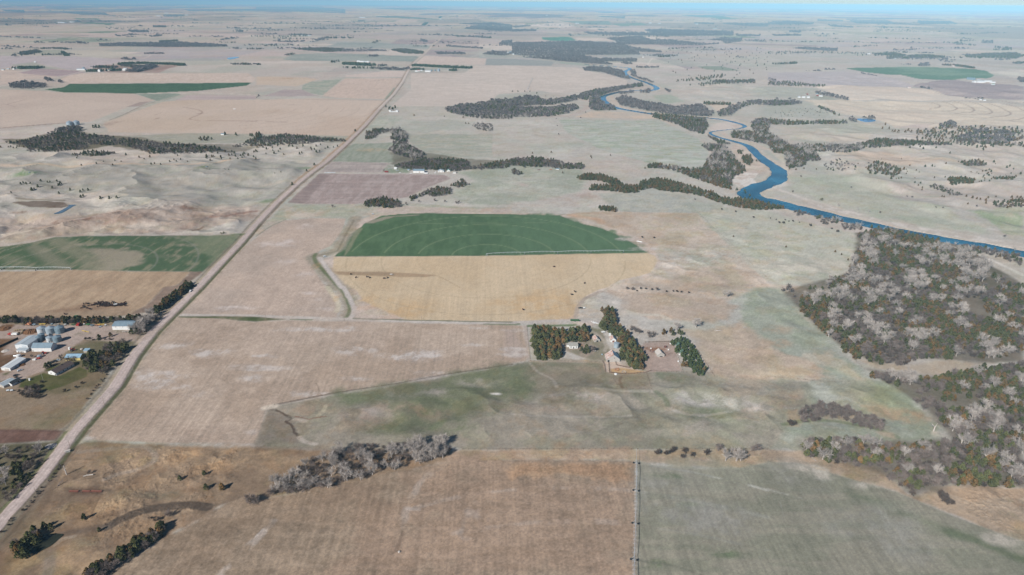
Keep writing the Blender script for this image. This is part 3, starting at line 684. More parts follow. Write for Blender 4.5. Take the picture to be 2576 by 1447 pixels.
blob('12: 300,790 160,810', 60, 26, (140, 104, 96), .8); area('', '12: 0,770 500,780 620,800 400,870 0,850', (208, 178, 148), (196, 176, 160), N4, fe=10, a=.6)
area('', '11: 1400,730 1700,660 1760,660 1600,735', (166, 136, 130), None, fe=6, a=.8)
area('', '11: 930,690 1010,655 1200,650 1850,655 1500,730 1350,735 1100,730', (150, 128, 122), (168, 150, 142), N4, fe=8, a=.8)
area('', '11: 700,510 1000,505 1500,560 1100,585 800,575', (190, 182, 168), None, fe=8, a=.7)
area('', '11: 350,510 620,500 700,560 420,555', (150, 162, 148), None, fe=8, a=.7)
area('', '11: 100,655 340,625 500,680 640,700 300,690', (160, 168, 154), None, fe=8, a=.7)
stroke('13: 1360,660 1400,600 1420,580', 8, (210, 198, 186), .8)
stroke('13: 1150,560 1480,562 14: -200,640 500,650', 6, (208, 196, 186), .5)
area('', '13: 1860,670 2100,665 2300,710 2150,712 1960,700', (128, 152, 134), None, fe=5, a=.9)
stroke('13: 1500,850 1850,870 2576,800', 10, (206, 186, 170), .5)
stroke('14: 700,880 1450,880 1700,935 2100,1000 2576,1090', 8, (176, 166, 158), .6)
area('', '14: 430,980 560,960 700,1005 500,1008', (150, 162, 146), None, fe=5, a=.7)
stroke('22: 660,290 790,295 1280,300 1560,305 1900,312 2020,300', 6, (190, 178, 168), .9, name='farm_lane')
stroke('22: 0,255 350,270 560,285', 3, (186, 176, 164), .5)
stroke('22: 300,765 150,830 0,935', 3, (110, 104, 84), .5)
stroke('22: 2390,0 2380,60 2400,130', 3, (190, 168, 156), .5)
stroke('21: 1400,930 2430,925', 3, (120, 118, 96), .5)
stroke('21: 2440,915 2350,915', 9, (92, 112, 72), .8)
stroke('23: 0,625 400,610 650,605 850,650 960,690', 3, (196, 182, 168), .6)
stroke('23: 0,360 400,350 700,370 950,400', 4, (184, 178, 166), .5)
blob('23: 780,530 120,410', 26, 22, (176, 150, 140), .6)
stroke('33: 130,385 170,700 185,740', 3.5, (178, 158, 146), .7, sm=0)
stroke('33: 185,742 550,745 900,755', 3, (172, 152, 134), .8, sm=0)
# central farmstead yard
area('farmyard', '33: 780,400 900,430 960,600 1060,760 940,740 700,700 520,620 520,520 700,520 820,440', (160, 142, 124), (142, 134, 110), N2, .4, .6, fe=2)
stroke('33: 820,450 900,510 950,590 930,640', 4, (186, 172, 156), .7)
area('', '33: 150,378 640,370 660,380 600,392 150,400', (108, 124, 88), None, fe=1.5)
area('', '33: 590,345 860,340 880,380 780,400 700,385', (198, 182, 172), None, fe=2)
stroke('33: 640,330 650,230 670,190 740,110 900,40', 5, (180, 162, 146), .8, name='farm_track')
blob('33: 850,410', 14, 10, (116, 128, 94), .7)
area('corral', '33: 1340,560 1620,550 1700,840 1400,850 1330,820 1280,600', (176, 152, 138), (164, 140, 126), N1, .4, .6, fe=2)
blob('33: 1480,620 1420,610', 10, 6, (150, 104, 72), .7); blob('33: 1600,690 1560,670', 13, 6, (132, 104, 92), .6)
area('corral', '33: 920,745 1060,750 1150,790 1300,840 1390,845 1300,865 1000,862 940,850', (196, 172, 152), None, fe=1.5)
area('', '33: 985,820 1100,808 1240,830 1330,845 1250,870 1000,865', (192, 154, 104), (200, 168, 120), N2, fe=1.5)
blob('33: 940,745 680,590 740,740', 6, 3, (200, 154, 96), .8)
blob('33: 690,590', 5, 7, (150, 108, 78), .8)
area('', '33: 180,400 210,720 900,765 900,740 230,700 200,400', (166, 150, 128), None, fe=2, a=.7)
area('', '33: 1080,890 1380,870 1400,1020 1100,1010', (150, 126, 104), (122, 120, 94), N1, fe=6, a=.6)
stroke('33: 1100,900 1085,940 1110,1010', 3, (116, 96, 76), .7)
# river banks and bars
for sd_ in (-1, 1):
    t_ = np.gradient(river_w, axis=0); t_ /= np.linalg.norm(t_, axis=1)[:, None]
    pp_ = river_w + sd_ * np.stack([t_[:, 1], -t_[:, 0]], 1) * (river_wid / 2 + 5)[:, None]
    stroke('', 19, (194, 178, 163), .8, sm=0, brk=.36, n=N5, world_pts=pp_)
    stroke('', 5, (140, 122, 106), .7, sm=0, brk=.45, n=N5, world_pts=river_w + sd_ * np.stack([t_[:, 1], -t_[:, 0]], 1) * (river_wid / 2 + 1)[:, None])
area('sandbar', '23: 2210,350 2300,295 2440,265 2480,300 2430,350 2460,400 2380,440 2290,440 2230,400', (212, 202, 192), (196, 178, 164), N2, .5, .62, fe=2)
area('', '13: 2100,1320 2330,1290 2360,1250 2200,1220 2060,1230 1980,1290 23: 0,0', (196, 174, 162), None, fe=3, a=0)
area('sandbar', '24: 160,340 200,420 120,440 40,470 0,470 0,440 100,410 150,360', (206, 196, 184), None, fe=4)
area('sandbar', '13: 1970,1300 2060,1240 2180,1225 2290,1260 2285,1290 2100,1312 2010,1325', (204, 188, 176), (190, 170, 158), N1, fe=3)
area('', '23: 2250,0 2400,70 2550,190 2576,260 2500,300 2330,290 2200,330 2300,150 2200,50', (190, 168, 154), (202, 184, 170), N1, fe=6, a=.85)
area('', '24: 0,60 130,180 160,280 200,330 200,250 150,120 60,20', (196, 182, 166), None, fe=4, a=.8)
area('sandbar', '24: 0,455 60,468 200,500 400,575 520,640 700,690 1000,765 1200,800 1500,880 2000,960 2576,1065 2576,1010 2000,915 1400,815 1000,720 700,650 500,590 300,520 100,450', (208, 196, 184), (190, 176, 162), N2, .42, .6, fe=5)
area('sandbar', '24: 100,670 400,665 640,705 600,715 400,690 180,690', (196, 182, 164), None, fe=2)
area('', '24: 1740,1000 2230,1180 2300,1290 2576,1380 2576,1180 2380,1130 1900,1020', (184, 172, 156), None, fe=6, a=.9)
stroke('24: 2060,1090 2330,1210 2480,1280 2576,1330', 7, (208, 198, 186), .9)
area('', '13: 1000,960 1060,1010 1130,1090 1400,1130 1400,1140 1100,1080', (196, 176, 162), None, fe=3, a=0)
stroke('13: 1000,965 1010,1000 1060,1050 1150,1085 1400,1125', 14, (196, 176, 160), .9)
stroke('13: 940,940 1100,900 1300,880 1450,850', 14, (192, 166, 154), .8)
stroke('13: 1180,740 1240,775 1400,840', 10, (190, 172, 158), .8)
stroke('13: 2120,1335 2200,1385 2400,1430 23: 2560,60', 16, (194, 176, 162), .9)
stroke('13: 300,1170 600,1160 760,1080 700,1060 13: 0,1060 400,1050', 26, (184, 160, 150), .5)
stroke('24: 2576,640 2300,680 2100,700', 7, (200, 184, 166), .6)
area('', '24: 2050,680 2300,650 2576,640 2576,930 2400,900 2250,800', (138, 158, 122), (176, 170, 150), N1, .5, .6, fe=14, a=.75)
area('', '24: 200,320 700,300 1200,400 1400,560 1800,640 2200,900 1600,840 900,680 300,500', (176, 174, 156), (166, 170, 148), N1, .45, .62, fe=24, a=.8)
blob('24: 340,345 1640,530 1290,380', 30, 8, (150, 168, 130), .6)
area('', '24: 700,60 1200,80 1600,140 1900,180 1500,220 1000,180 700,100', (196, 170, 146), None, N1, fe=20, a=.6)
area('', '34: 950,740 1400,790 1800,720 2180,780 2100,860 1700,890 1300,840 1100,810', (176, 158, 136), (148, 148, 120), N1, .5, .62, fe=5, a=.9)
area('', '34: 1500,990 2000,1080 2200,1060 2500,1120 2300,1200 2100,1220 1800,1160 1500,1120', (140, 142, 116), (158, 150, 126), N1, fe=6, a=.9)
area('', '34: 1900,100 2150,90 2200,260 2330,330 2200,340 2000,260', (176, 166, 146), None, fe=5, a=.9)
area('', '34: 180,1230 300,1220 330,1340 300,1400 180,1400', (172, 144, 116), None, fe=3, a=.8)
stroke('34: 160,1380 400,1340 700,1350 1000,1400 1150,1446 44: 1300,60', 5, (104, 116, 78), .6)
area('', '44: 1080,0 1250,20 1290,80 1120,30', (176, 160, 140), None, fe=2, a=.7)
blob('44: 1700,30', 6, 4, (200, 180, 164), .9)
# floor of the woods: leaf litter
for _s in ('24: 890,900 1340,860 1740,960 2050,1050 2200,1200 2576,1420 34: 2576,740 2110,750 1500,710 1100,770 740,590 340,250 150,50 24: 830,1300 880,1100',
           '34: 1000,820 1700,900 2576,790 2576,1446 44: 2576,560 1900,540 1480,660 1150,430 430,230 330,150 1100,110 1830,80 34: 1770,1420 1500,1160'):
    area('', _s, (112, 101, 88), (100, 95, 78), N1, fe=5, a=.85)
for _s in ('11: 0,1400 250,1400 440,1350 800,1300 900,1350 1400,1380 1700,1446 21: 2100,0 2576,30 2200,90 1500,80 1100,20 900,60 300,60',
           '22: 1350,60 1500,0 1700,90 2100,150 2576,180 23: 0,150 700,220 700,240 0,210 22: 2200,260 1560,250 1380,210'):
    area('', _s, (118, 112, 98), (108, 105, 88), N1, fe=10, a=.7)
# pond in the corner, small water
# grassland is mottled green, brown and pale
pm = np.zeros(len(gx))
for k_, nm_ in enumerate(names):
    if nm_ in ('pasture', 'ground', 'dry_grass', 'field_margin'): pm[ident == k_] = 1 if nm_ != 'ground' else .7
pm *= 1 - .75 * sstep(1800, 4500, gR)
M1 = fbm(gx, gy, 34, 201, 6, .66); M2 = fbm(gx, gy, 21, 202, 6, .66); M3 = fbm(gx, gy * 1.6, 60, 203, 6, .62)
def mott(m, f, w):
    global col
    a_ = (m * w)[:, None]
    col *= 1 + a_ * (np.array(f) - 1)[None]
mott(sstep(.5, .62, M1) * pm, (.92, .96, .88), .85)
mott(sstep(.52, .64, M2) * pm, (1.0, .93, .86), .9)
mott(sstep(.55, .68, M3) * pm, (1.16, 1.16, 1.17), .9)
mott(sstep(.57, .66, fbm(gx, gy, 12, 204, 5, .7)) * pm, (.88, .88, .87), .6)
# grain of every surface
g = (N3 - .5) * 0.22 + (N5 - .5) * 0.34 + (N6 - .5) * .26
g2 = (fbm(gx, gy, 1.4, 90, 2) - .5) * .34
nearw = 1 - sstep(600, 2500, gR)
col *= (1 + texamp * (g * (0.35 + .65 * nearw) + g2 * nearw * nearw))[:, None]
col *= (0.985 + .06 * (N4 - .5) * 2)[:, None]
col *= (1 + RND * .055)[:, None]
# drill rows and stubble rows, running with the road in the near fields
rowm = np.zeros(len(gx))
for k_, nm_ in enumerate(names):
    if nm_ in ('stubble_field', 'wheat_field'): rowm[ident == k_] = 1
    if nm_ == 'ploughed_field': rowm[ident == k_] = 2
r1 = fbm(gx + gy * .035, gy * .02, 1.7, 92, 2) - .5; r3 = fbm(gx + gy * .035, gy * .012, 9, 94, 3) - .5
r2 = fbm(gx * .02, gy, 3.0, 93, 3) - .5
nr_ = 1 - sstep(500, 1300, gR)
col *= (1 + (rowm == 1) * (r1 * .34 * nr_ + r3 * .06) + (rowm == 2) * r2 * .34)[:, None]
col *= (1 + .05 * pm)[:, None]
col = np.clip(col * KALB, 0.01, 0.9)
gz = height(gx, gy)

def ground_mat():
    m = bpy.data.materials.new('soil_and_grass'); m.use_nodes = True
    nt = m.node_tree; b = nt.nodes['Principled BSDF']
    b.inputs['Roughness'].default_value = 0.95
    b.inputs['Specular IOR Level'].default_value = 0.1
    at = nt.nodes.new('ShaderNodeAttribute'); at.attribute_name = 'col'
    tc = nt.nodes.new('ShaderNodeTexCoord')
    nz = nt.nodes.new('ShaderNodeTexNoise'); nz.inputs['Scale'].default_value = .9; nz.inputs['Detail'].default_value = 3
    nt.links.new(tc.outputs['Object'], nz.inputs['Vector'])
    mr = nt.nodes.new('ShaderNodeMapRange'); mr.inputs[1].default_value = .25; mr.inputs[2].default_value = .75
    mr.inputs[3].default_value = .86; mr.inputs[4].default_value = 1.14
    nt.links.new(nz.outputs['Fac'], mr.inputs[0])
    vm = nt.nodes.new('ShaderNodeVectorMath'); vm.operation = 'SCALE'
    nt.links.new(at.outputs['Color'], vm.inputs[0]); nt.links.new(mr.outputs[0], vm.inputs['Scale'])
    nt.links.new(vm.outputs[0], b.inputs['Base Color'])
    return m
GM = ground_mat()
nr, nc = len(Yr), len(uu)
ii = np.arange(nr * nc).reshape(nr, nc)
quads = np.stack([ii[:-1, :-1].ravel(), ii[:-1, 1:].ravel(), ii[1:, 1:].ravel(), ii[1:, :-1].ravel()], 1)
fid = ident[quads[:, 0]]
DESC = {'ground': 'open grassland and far farmland stretching to the horizon'}
verts = np.stack([gx, gy, gz], 1)
# one object for every field: fields with few cells are left in the ground
cnt = np.bincount(fid, minlength=len(names))
for k in range(len(names)):
    if k and (cnt[k] < 60 or names[k] == ''): fid[fid == k] = 0
LBL = {'wheat_field': 'green young crop in a farm field', 'stubble_field': 'tan crop stubble field', 'ploughed_field': 'bare brownish pink tilled field',
       'pasture': 'mottled rough pasture', 'gravel_road': 'straight pale gravel road running to the horizon', 'farm_track': 'narrow dirt track beside the irrigated circle',
       'farm_lane': 'thin pale lane leading off the gravel road', 'farmyard': 'bare dirt farmyard', 'lawn': 'mown green lawn round the brown roofed house', 'dry_grass': 'tall dry golden grass',
       'sandbar': 'pale sand beside the river', 'corral': 'trodden dirt livestock pen', 'mud_flat': 'grey brown drying mud of the pasture pond', 'dirt_track': 'dark dirt channel leading to the corner pond',
       'field_margin': 'pale uncropped margin round the irrigated circle', 'ground': DESC['ground']}
for k in sorted(set(fid.tolist())):
    q = quads[fid == k]
    u_, inv = np.unique(q, return_inverse=True)
    me = mesh_np(names[k], verts[u_], inv.reshape(-1, 4), GM, col[u_])
    o = link(names[k], me)
    tag(o, LBL[names[k]], names[k].replace('_', ' '), kind='structure')
# coarse land beyond and behind the drone's view
bm_v = []; bm_f = []
R_ = 90000.0
bv = np.array([(-R_, -R_, -60), (R_, -R_, -60), (R_, R_, -60), (-R_, R_, -60)], float)
me = mesh_np('surrounding_land', bv, np.array([[0, 1, 2, 3]]), mat('far_soil', (172, 160, 150), .95, var=.15, scale=.002))
tag(link('surrounding_land', me), 'plain land around the mapped country', 'land', kind='structure')

# ------------------------------------------------------------------ water
def water_mat(name, c, rough=.12):
    m = bpy.data.materials.new(name); m.use_nodes = True
    nt = m.node_tree; b = nt.nodes['Principled BSDF']
    b.inputs['Base Color'].default_value = tuple(lin(c)) + (1,)
    b.inputs['Roughness'].default_value = rough
    b.inputs['IOR'].default_value = 1.33
    tc = nt.nodes.new('ShaderNodeTexCoord'); nz = nt.nodes.new('ShaderNodeTexNoise'); bp = nt.nodes.new('ShaderNodeBump')
    nz.inputs['Scale'].default_value = .5; nz.inputs['Detail'].default_value = 3
    bp.inputs['Strength'].default_value = .15; bp.inputs['Distance'].default_value = .3
    n2 = nt.nodes.new('ShaderNodeTexNoise'); n2.inputs['Scale'].default_value = .022; n2.inputs['Detail'].default_value = 5
    rp = nt.nodes.new('ShaderNodeValToRGB'); a = tuple(lin(c))
    rp.color_ramp.elements[0].position = .38; rp.color_ramp.elements[0].color = tuple(v * .72 for v in a) + (1,)
    rp.color_ramp.elements[1].position = .66; rp.color_ramp.elements[1].color = tuple(v * 1.5 + .012 for v in a) + (1,)
    nt.links.new(tc.outputs['Object'], nz.inputs['Vector']); nt.links.new(tc.outputs['Object'], n2.inputs['Vector'])
    nt.links.new(nz.outputs['Fac'], bp.inputs['Height']); nt.links.new(bp.outputs[0], b.inputs['Normal'])
    nt.links.new(n2.outputs['Fac'], rp.inputs[0]); nt.links.new(rp.outputs[0], b.inputs['Base Color'])
    return m
WM = water_mat('river_water', (2, 78, 102))
t = np.gradient(river_w, axis=0); t /= np.linalg.norm(t, axis=1)[:, None]
nrm = np.stack([t[:, 1], -t[:, 0]], 1)
off = (river_wid / 2 + 3)[:, None]
L_ = river_w - nrm * off; R_w = river_w + nrm * off
n = len(river_w)
v = np.zeros((n * 2, 3)); v[:n, :2] = L_; v[n:, :2] = R_w; v[:, 2] = -0.9
f = np.array([[i, n + i, n + i + 1, i + 1] for i in range(n - 1)])
tag(link('river', mesh_np('river', v, f, WM)), 'winding blue river with pale sandbars', 'river', kind='structure')
def pond(name, s, c, label, dz=.25):
    w = W(pts(s)); w2 = smooth_line(w[:, :2], 4, True); z = .3
    me = bpy.data.meshes.new(name)
    hh = height(w2[:, 0], w2[:, 1]).max()
    me.from_pydata([(a, b_, max(z, hh + .1)) for a, b_ in w2], [], [list(range(len(w2)))])
    me.materials.append(water_mat(name + '_water', c, .08))
    tag(link(name, me), label, 'pond', kind='structure')
pond('pond', '41: 300,1225 330,1120 400,1060 500,1035 600,1035 640,1045 590,1090 520,1150 430,1200 380,1222', (38, 40, 28), 'dark green pond beside cedars in the near left corner')
pond('pond', '21: 540,708 600,680 690,630 680,618 770,616 740,630 700,655 620,700', (72, 90, 104), 'narrow blue grey pool below the mud flat')
pond('pond', '14: 900,1195 1050,1200 1080,1220 1000,1230 920,1215', (60, 110, 150), 'small blue pond by bare trees at the ringed field edge')
pond('pond', '11: 2290,585 2390,572 2400,582 2310,600', (110, 150, 178), 'tiny far blue pond in rolling pasture on the left')
# ------------------------------------------------------------------ trees
rng = np.random.default_rng(7)
def proj(P):
    """world -> overview pixel"""
    q = P - np.array([0, 0, H])
    d = q @ _f
    return np.stack([CX + F * (q @ _r) / d, CY - F * (q @ _u) / d], 1)
def rand_quads(cen, size, r, flat_=0.0):
    n = len(cen)
    a = r.normal(size=(n, 3)); a /= np.linalg.norm(a, axis=1)[:, None]
    b = r.normal(size=(n, 3)); b -= a * (a * b).sum(1)[:, None]; b /= np.linalg.norm(b, axis=1)[:, None]
    s = (size * r.uniform(.7, 1.3, n))[:, None]
    a = a * s; b = b * s * r.uniform(.5, 1, n)[:, None]
    v = np.stack([cen - a, cen - b * .8, cen + a * .8, cen + b], 1).reshape(-1, 3)
    return v, np.arange(n * 4).reshape(n, 4)
def tube(segs, sides=3):
    segs = np.asarray(segs, float); n = len(segs)
    p0 = segs[:, :3]; r0 = segs[:, 3:4]; p1 = segs[:, 4:7]; r1 = segs[:, 7:8]
    d = p1 - p0; d /= np.maximum(np.linalg.norm(d, axis=1), 1e-6)[:, None]
    ref = np.where(np.abs(d[:, 2:3]) > .9, [[1.0, 0, 0]], [[0, 0, 1.0]])
    a = np.cross(d, ref); a /= np.linalg.norm(a, axis=1)[:, None]; b = np.cross(d, a)
    v = []
    for k in range(sides):
        t = 2 * math.pi * k / sides
        v.append(p0 + (a * math.cos(t) + b * math.sin(t)) * r0)
    for k in range(sides):
        t = 2 * math.pi * k / sides
        v.append(p1 + (a * math.cos(t) + b * math.sin(t)) * r1)
    v = np.stack(v, 1).reshape(-1, 3)
    base_ = (np.arange(n) * sides * 2)[:, None]
    f = []
    for k in range(sides):
        k2 = (k + 1) % sides
        f.append(base_ + np.array([[k, k2, sides + k2, sides + k]]))
    return v, np.concatenate(f)
def join(parts):
    vs_, fs = [], []; o = 0
    for v, f in parts:
        vs_.append(v); fs.append(f + o); o += len(v)
    return np.concatenate(vs_), np.concatenate(fs)
def cedar_crown(r, R, Hh, n, q, cone=.75):
    t = r.uniform(0, 1, n) ** .8
    prof = np.interp(t, [0, .12, .35, .7, 1], [.62, 1, .93, .55 * cone + .12, .06])
    az = r.uniform(0, 2 * math.pi, n)
    lob = 1 + .22 * np.sin(az * 3 + t * 9 + r.uniform(0, 6)) + .14 * np.sin(az * 7 - t * 14)
    rho = R * prof * lob * np.sqrt(r.uniform(.25, 1, n))
    cen = np.stack([rho * np.cos(az), rho * np.sin(az), Hh * (.06 + .92 * t)], 1)
    return rand_quads(cen, q, r)
def bare_crown(r, R, Hh, trunk_r, limbs, sub, tw, tw_len, tw_r, stems=1, low=.2):
    tr, cr = [], []
    for s in range(stems):
        bx, by = (0, 0) if stems == 1 else r.normal(0, R * .12, 2)
        top = np.array([bx + r.normal(0, .1 * R), by + r.normal(0, .1 * R), Hh * (.5 if stems == 1 else .35)])
        base_p = np.array([bx, by, -.3])
        tr.append([*base_p, trunk_r, *top, trunk_r * .5])
        for i in range(limbs):
            az = 2 * math.pi * (i + r.uniform(0, .8)) / limbs
            k = r.uniform(low, 1.0)
            st = base_p + (top - base_p) * k
            el = r.uniform(.35, 1.25)
            L = (R * .62) * r.uniform(.75, 1.1)
            en = st + np.array([math.cos(az) * math.cos(el), math.sin(az) * math.cos(el), math.sin(el)]) * L
            en[2] = min(en[2], Hh * .86)
            tr.append([*st, trunk_r * .45, *en, trunk_r * .22])
            for j in range(sub):
                kk = r.uniform(.35, 1.0); s2 = st + (en - st) * kk
                dr = (en - st) / L + r.normal(0, .62, 3); dr[2] += .25; dr /= np.linalg.norm(dr)
                e2 = s2 + dr * R * .36 * r.uniform(.7, 1.2)
                cr.append([*s2, trunk_r * .16, *e2, trunk_r * .07])
                for m in range(tw):
                    s3 = s2 + (e2 - s2) * r.uniform(.2, 1.0)
                    d3 = dr + r.normal(0, .7, 3); d3[2] += .2; d3 /= np.linalg.norm(d3)
                    e3 = s3 + d3 * tw_len * r.uniform(.6, 1.3)
                    cr.append([*s3, tw_r, *e3, tw_r * .5])
    return tube(tr, 4), tube(cr, 3)

M_TRUNK = mat('cedar_bark', (96, 78, 64), .9)
M_CG = mat('cedar_green', (104, 104, 66), .9, col2=(80, 86, 56), scale=.5, rand=.3, spec=.1)
M_CR = mat('cedar_rust', (138, 106, 68), .9, col2=(100, 92, 62), scale=.35, rand=.28, spec=.1)
M_SP = mat('windbreak_green', (92, 102, 62), .9, col2=(74, 86, 52), scale=.4, rand=.2, spec=.1)
M_BS = mat('blue_spruce', (120, 150, 138), .9, col2=(96, 124, 110), scale=.5, spec=.1)
M_CW = mat('pale_bark', (192, 184, 178), .85, col2=(156, 148, 142), scale=.4, rand=.16, spec=.1)
M_GR = mat('grey_twigs', (138, 126, 120), .9, col2=(106, 95, 90), scale=.4, rand=.2, spec=.1)
M_BR = mat('brush_twigs', (98, 86, 79), .9, col2=(74, 65, 60), scale=.5, rand=.2, spec=.1)
M_FAR = mat('far_twigs', (122, 113, 111), .9, col2=(96, 89, 88), scale=.05, spec=.1)
M_OL = mat('olive_twigs', (112, 110, 80), .9, col2=(90, 92, 64), scale=.5, spec=.1)

PROTO = {}     # kind -> list of (part name, mesh) lists; each at unit height 1 = real size for 'Hh'
LOD = {}
def make_kind(k, mats_, fn, nvar, href):
    PROTO[k] = [fn(np.random.default_rng(100 + 13 * i + len(k))) for i in range(nvar)]
    out = []
    for var in PROTO[k]:
        out.append([(nm, mesh_np(k + '_' + nm, v, f, mt)) for (nm, (v, f)), mt in zip(var, mats_)])
    PROTO[k] = (out, href)
def cedar_fn(R, Hh, n=420, q=.62, cone=.75):
    def f(r):
        R2 = R * r.uniform(.85, 1.15)
        return [('crown', cedar_crown(r, R2, Hh * r.uniform(.9, 1.1), n, q, cone)), ('trunk', tube([[0, 0, -.3, .22, 0, 0, Hh * .5, .12]], 5))]
    return f
make_kind('cedar_green', (M_CG, M_TRUNK), cedar_fn(2.6, 7.0), 4, 7.0)
make_kind('cedar_rust', (M_CR, M_TRUNK), cedar_fn(2.7, 6.6), 4, 6.6)
make_kind('spruce', (M_SP, M_TRUNK), cedar_fn(2.5, 8.0, 480, .6, 1.0), 3, 8.0)
make_kind('blue', (M_BS, M_TRUNK), cedar_fn(2.2, 7.0), 1, 7.0)
def bare_fn(*a, **kw):
    def f(r):
        t, c = bare_crown(r, *a, **kw)
        return [('crown', c), ('trunk', t)]
    return f
make_kind('cotton', (M_CW, M_CW), bare_fn(7.2, 13.0, .5, 9, 7, 7, 2.2, .072), 5, 13.0)
make_kind('grey', (M_GR, M_GR), bare_fn(4.0, 8.5, .2, 7, 4, 6, 1.6, .07, stems=2), 5, 8.5)
make_kind('brush', (M_BR, M_BR), bare_fn(2.8, 4.2, .1, 5, 3, 6, 1.2, .06, stems=4, low=.05), 3, 4.2)
make_kind('olive', (M_OL, M_OL), bare_fn(5.0, 8.0, .3, 9, 7, 7, 1.4, .08), 1, 8.0)

def lod_geo(kind, r, near):
    """reduced tree for the joined remainder"""
    if kind in ('cedar_green', 'cedar_rust', 'spruce', 'blue'):
        return cedar_crown(r, 2.6, 7.0, 130 if near else 14, .95 if near else 2.6)
    R, Hh = {'cotton': (7.2, 13.0), 'grey': (4.0, 8.5), 'brush': (2.8, 4.2), 'olive': (5.0, 8.0)}[kind]
    if near:
        t, c = bare_crown(r, R, Hh, .4 if kind == 'cotton' else .2, 7, 4, 6, R * .34, .06 if kind == 'cotton' else .062, low=.12, stems=1 if kind == 'cotton' else 2)
        return join([t[:1] + (t[1][:, [0, 1, 2, 3]],), c])
    n = 30
    az = r.uniform(0, 6.283, n); el = r.uniform(-.2, 1.4, n); rr = R * .8 * r.uniform(.3, 1, n)
    cen = np.stack([rr * np.cos(az) * np.cos(el), rr * np.sin(az) * np.cos(el), Hh * .42 + rr * np.sin(el) * Hh * .5 / R], 1)
    return rand_quads(cen, R * .36, r)
KMAT = {'cedar_green': M_CG, 'cedar_rust': M_CR, 'spruce': M_SP, 'blue': M_BS, 'cotton': M_CW, 'grey': M_GR, 'brush': M_BR, 'olive': M_OL}
HREF = {'cedar_green': 7.0, 'cedar_rust': 6.6, 'spruce': 8.0, 'blue': 7.0, 'cotton': 13.0, 'grey': 8.5, 'brush': 4.2, 'olive': 8.0}

TREES = []      # (x, y, z, kind, scale, place id)
PLACES = []
def keep_clear(x, y, river=2.0, road=8.0):
    dv = line_dist(x, y, river_w, reach=60, width=river_wid)
    dr = line_dist(x, y, road_w, reach=30)
    return (dv > river) & (dr > road)
def add_trees(xy, kinds, w, s0, s1, place):
    if not len(xy): return
    PLACES.append(place) if place not in PLACES else None
    pid = PLACES.index(place)
    z = height(xy[:, 0], xy[:, 1])
    P_ = np.repeat((np.array(w, float) / sum(w))[None], len(xy), 0)
    ced = np.array([k.startswith('cedar') for k in kinds]); pal_ = np.array([k == 'cotton' for k in kinds])
    if ced.any() and not ced.all():
        c_ = sstep(.42, .58, fbm(xy[:, 0], xy[:, 1], 26, 71, 3))[:, None]
        P_ = np.where(ced[None], P_ * (.25 + 2.0 * c_), P_ * (1.5 - 1.1 * c_))
    if pal_.any() and not pal_.all():
        c_ = sstep(.45, .6, fbm(xy[:, 0], xy[:, 1], 40, 72, 2))[:, None]
        P_ = np.where(pal_[None], P_ * (.3 + 2.0 * c_), P_)
    P_ /= P_.sum(1)[:, None]
    ks = (rng.uniform(size=(len(xy), 1)) > np.cumsum(P_, 1)).sum(1)
    ks = np.minimum(ks, len(kinds) - 1)
    for (x, y), zz, k in zip(xy, z, ks):
        TREES.append((x, y, zz, kinds[k], rng.uniform(s0, s1), pid))
MIXES = {'cedar': (['cedar_green', 'cedar_rust'], [.62, .38]), 'mix': (['cedar_green', 'cedar_rust', 'grey', 'cotton', 'brush'], [.27, .17, .32, .08, .16]),
         'grey': (['grey', 'cotton', 'cedar_green', 'brush'], [.62, .12, .14, .12]), 'cotton': (['cotton', 'grey', 'brush'], [.55, .33, .12]),
         'brush': (['brush', 'grey'], [.75, .25]), 'creek': (['grey', 'cedar_green', 'cedar_rust', 'brush'], [.5, .3, .06, .14]), 'spruce': (['spruce'], [1]),
         'scat': (['cedar_green', 'cedar_rust', 'grey'], [.4, .4, .2]), 'pale': (['cotton', 'grey'], [.5, .5]), 'wood': (['grey', 'cotton', 'brush'], [.68, .12, .2]),
         'thicket': (['grey', 'brush'], [.93, .07]), 'dark': (['cedar_green', 'grey', 'cedar_rust'], [.5, .35, .15])}
def grove(s, spacing, mix, place, s0=.75, s1=1.2, thin=0.0, hole=None, clump=0):
    p = pts(s)
    w = W(np.concatenate([p, p + [0, 12]]))[:, :2]
    lo = w.min(0); hi = w.max(0)
    nx = int((hi[0] - lo[0]) / spacing) + 1; ny = int((hi[1] - lo[1]) / spacing) + 1
    if nx * ny > 200000: spacing *= math.sqrt(nx * ny / 200000.0); nx = int((hi[0] - lo[0]) / spacing) + 1; ny = int((hi[1] - lo[1]) / spacing) + 1
    X, Y = np.meshgrid(lo[0] + (np.arange(nx) + .5) * spacing, lo[1] + (np.arange(ny) + .5) * spacing)
    X = X.ravel() + rng.uniform(-.42, .42, X.size) * spacing; Y = Y.ravel() + rng.uniform(-.42, .42, Y.size) * spacing
    z = height(X, Y)
    q = proj(np.stack([X, Y, z + 4.0], 1))
    m = in_poly(q[:, 0], q[:, 1], p)
    if thin: m &= rng.uniform(size=len(X)) > thin
    if clump: m &= fbm(X, Y, clump, 61, 2) > .48
    if hole is not None:
        g_ = proj(np.stack([X, Y, z], 1))
        for h_ in hole:
            m &= ~in_poly(g_[:, 0], g_[:, 1], pts(h_))
    X = X[m]; Y = Y[m]
    k = keep_clear(X, Y)
    k_, w_ = MIXES[mix]
    add_trees(np.stack([X[k], Y[k]], 1), k_, w_, s0, s1, place)
def singles(s, kind, place, s0=.9, s1=1.1):
    w = W(pts(s))
    add_trees(w[:, :2], [kind] if isinstance(kind, str) else kind, [1] if isinstance(kind, str) else [1] * len(kind), s0, s1, place)
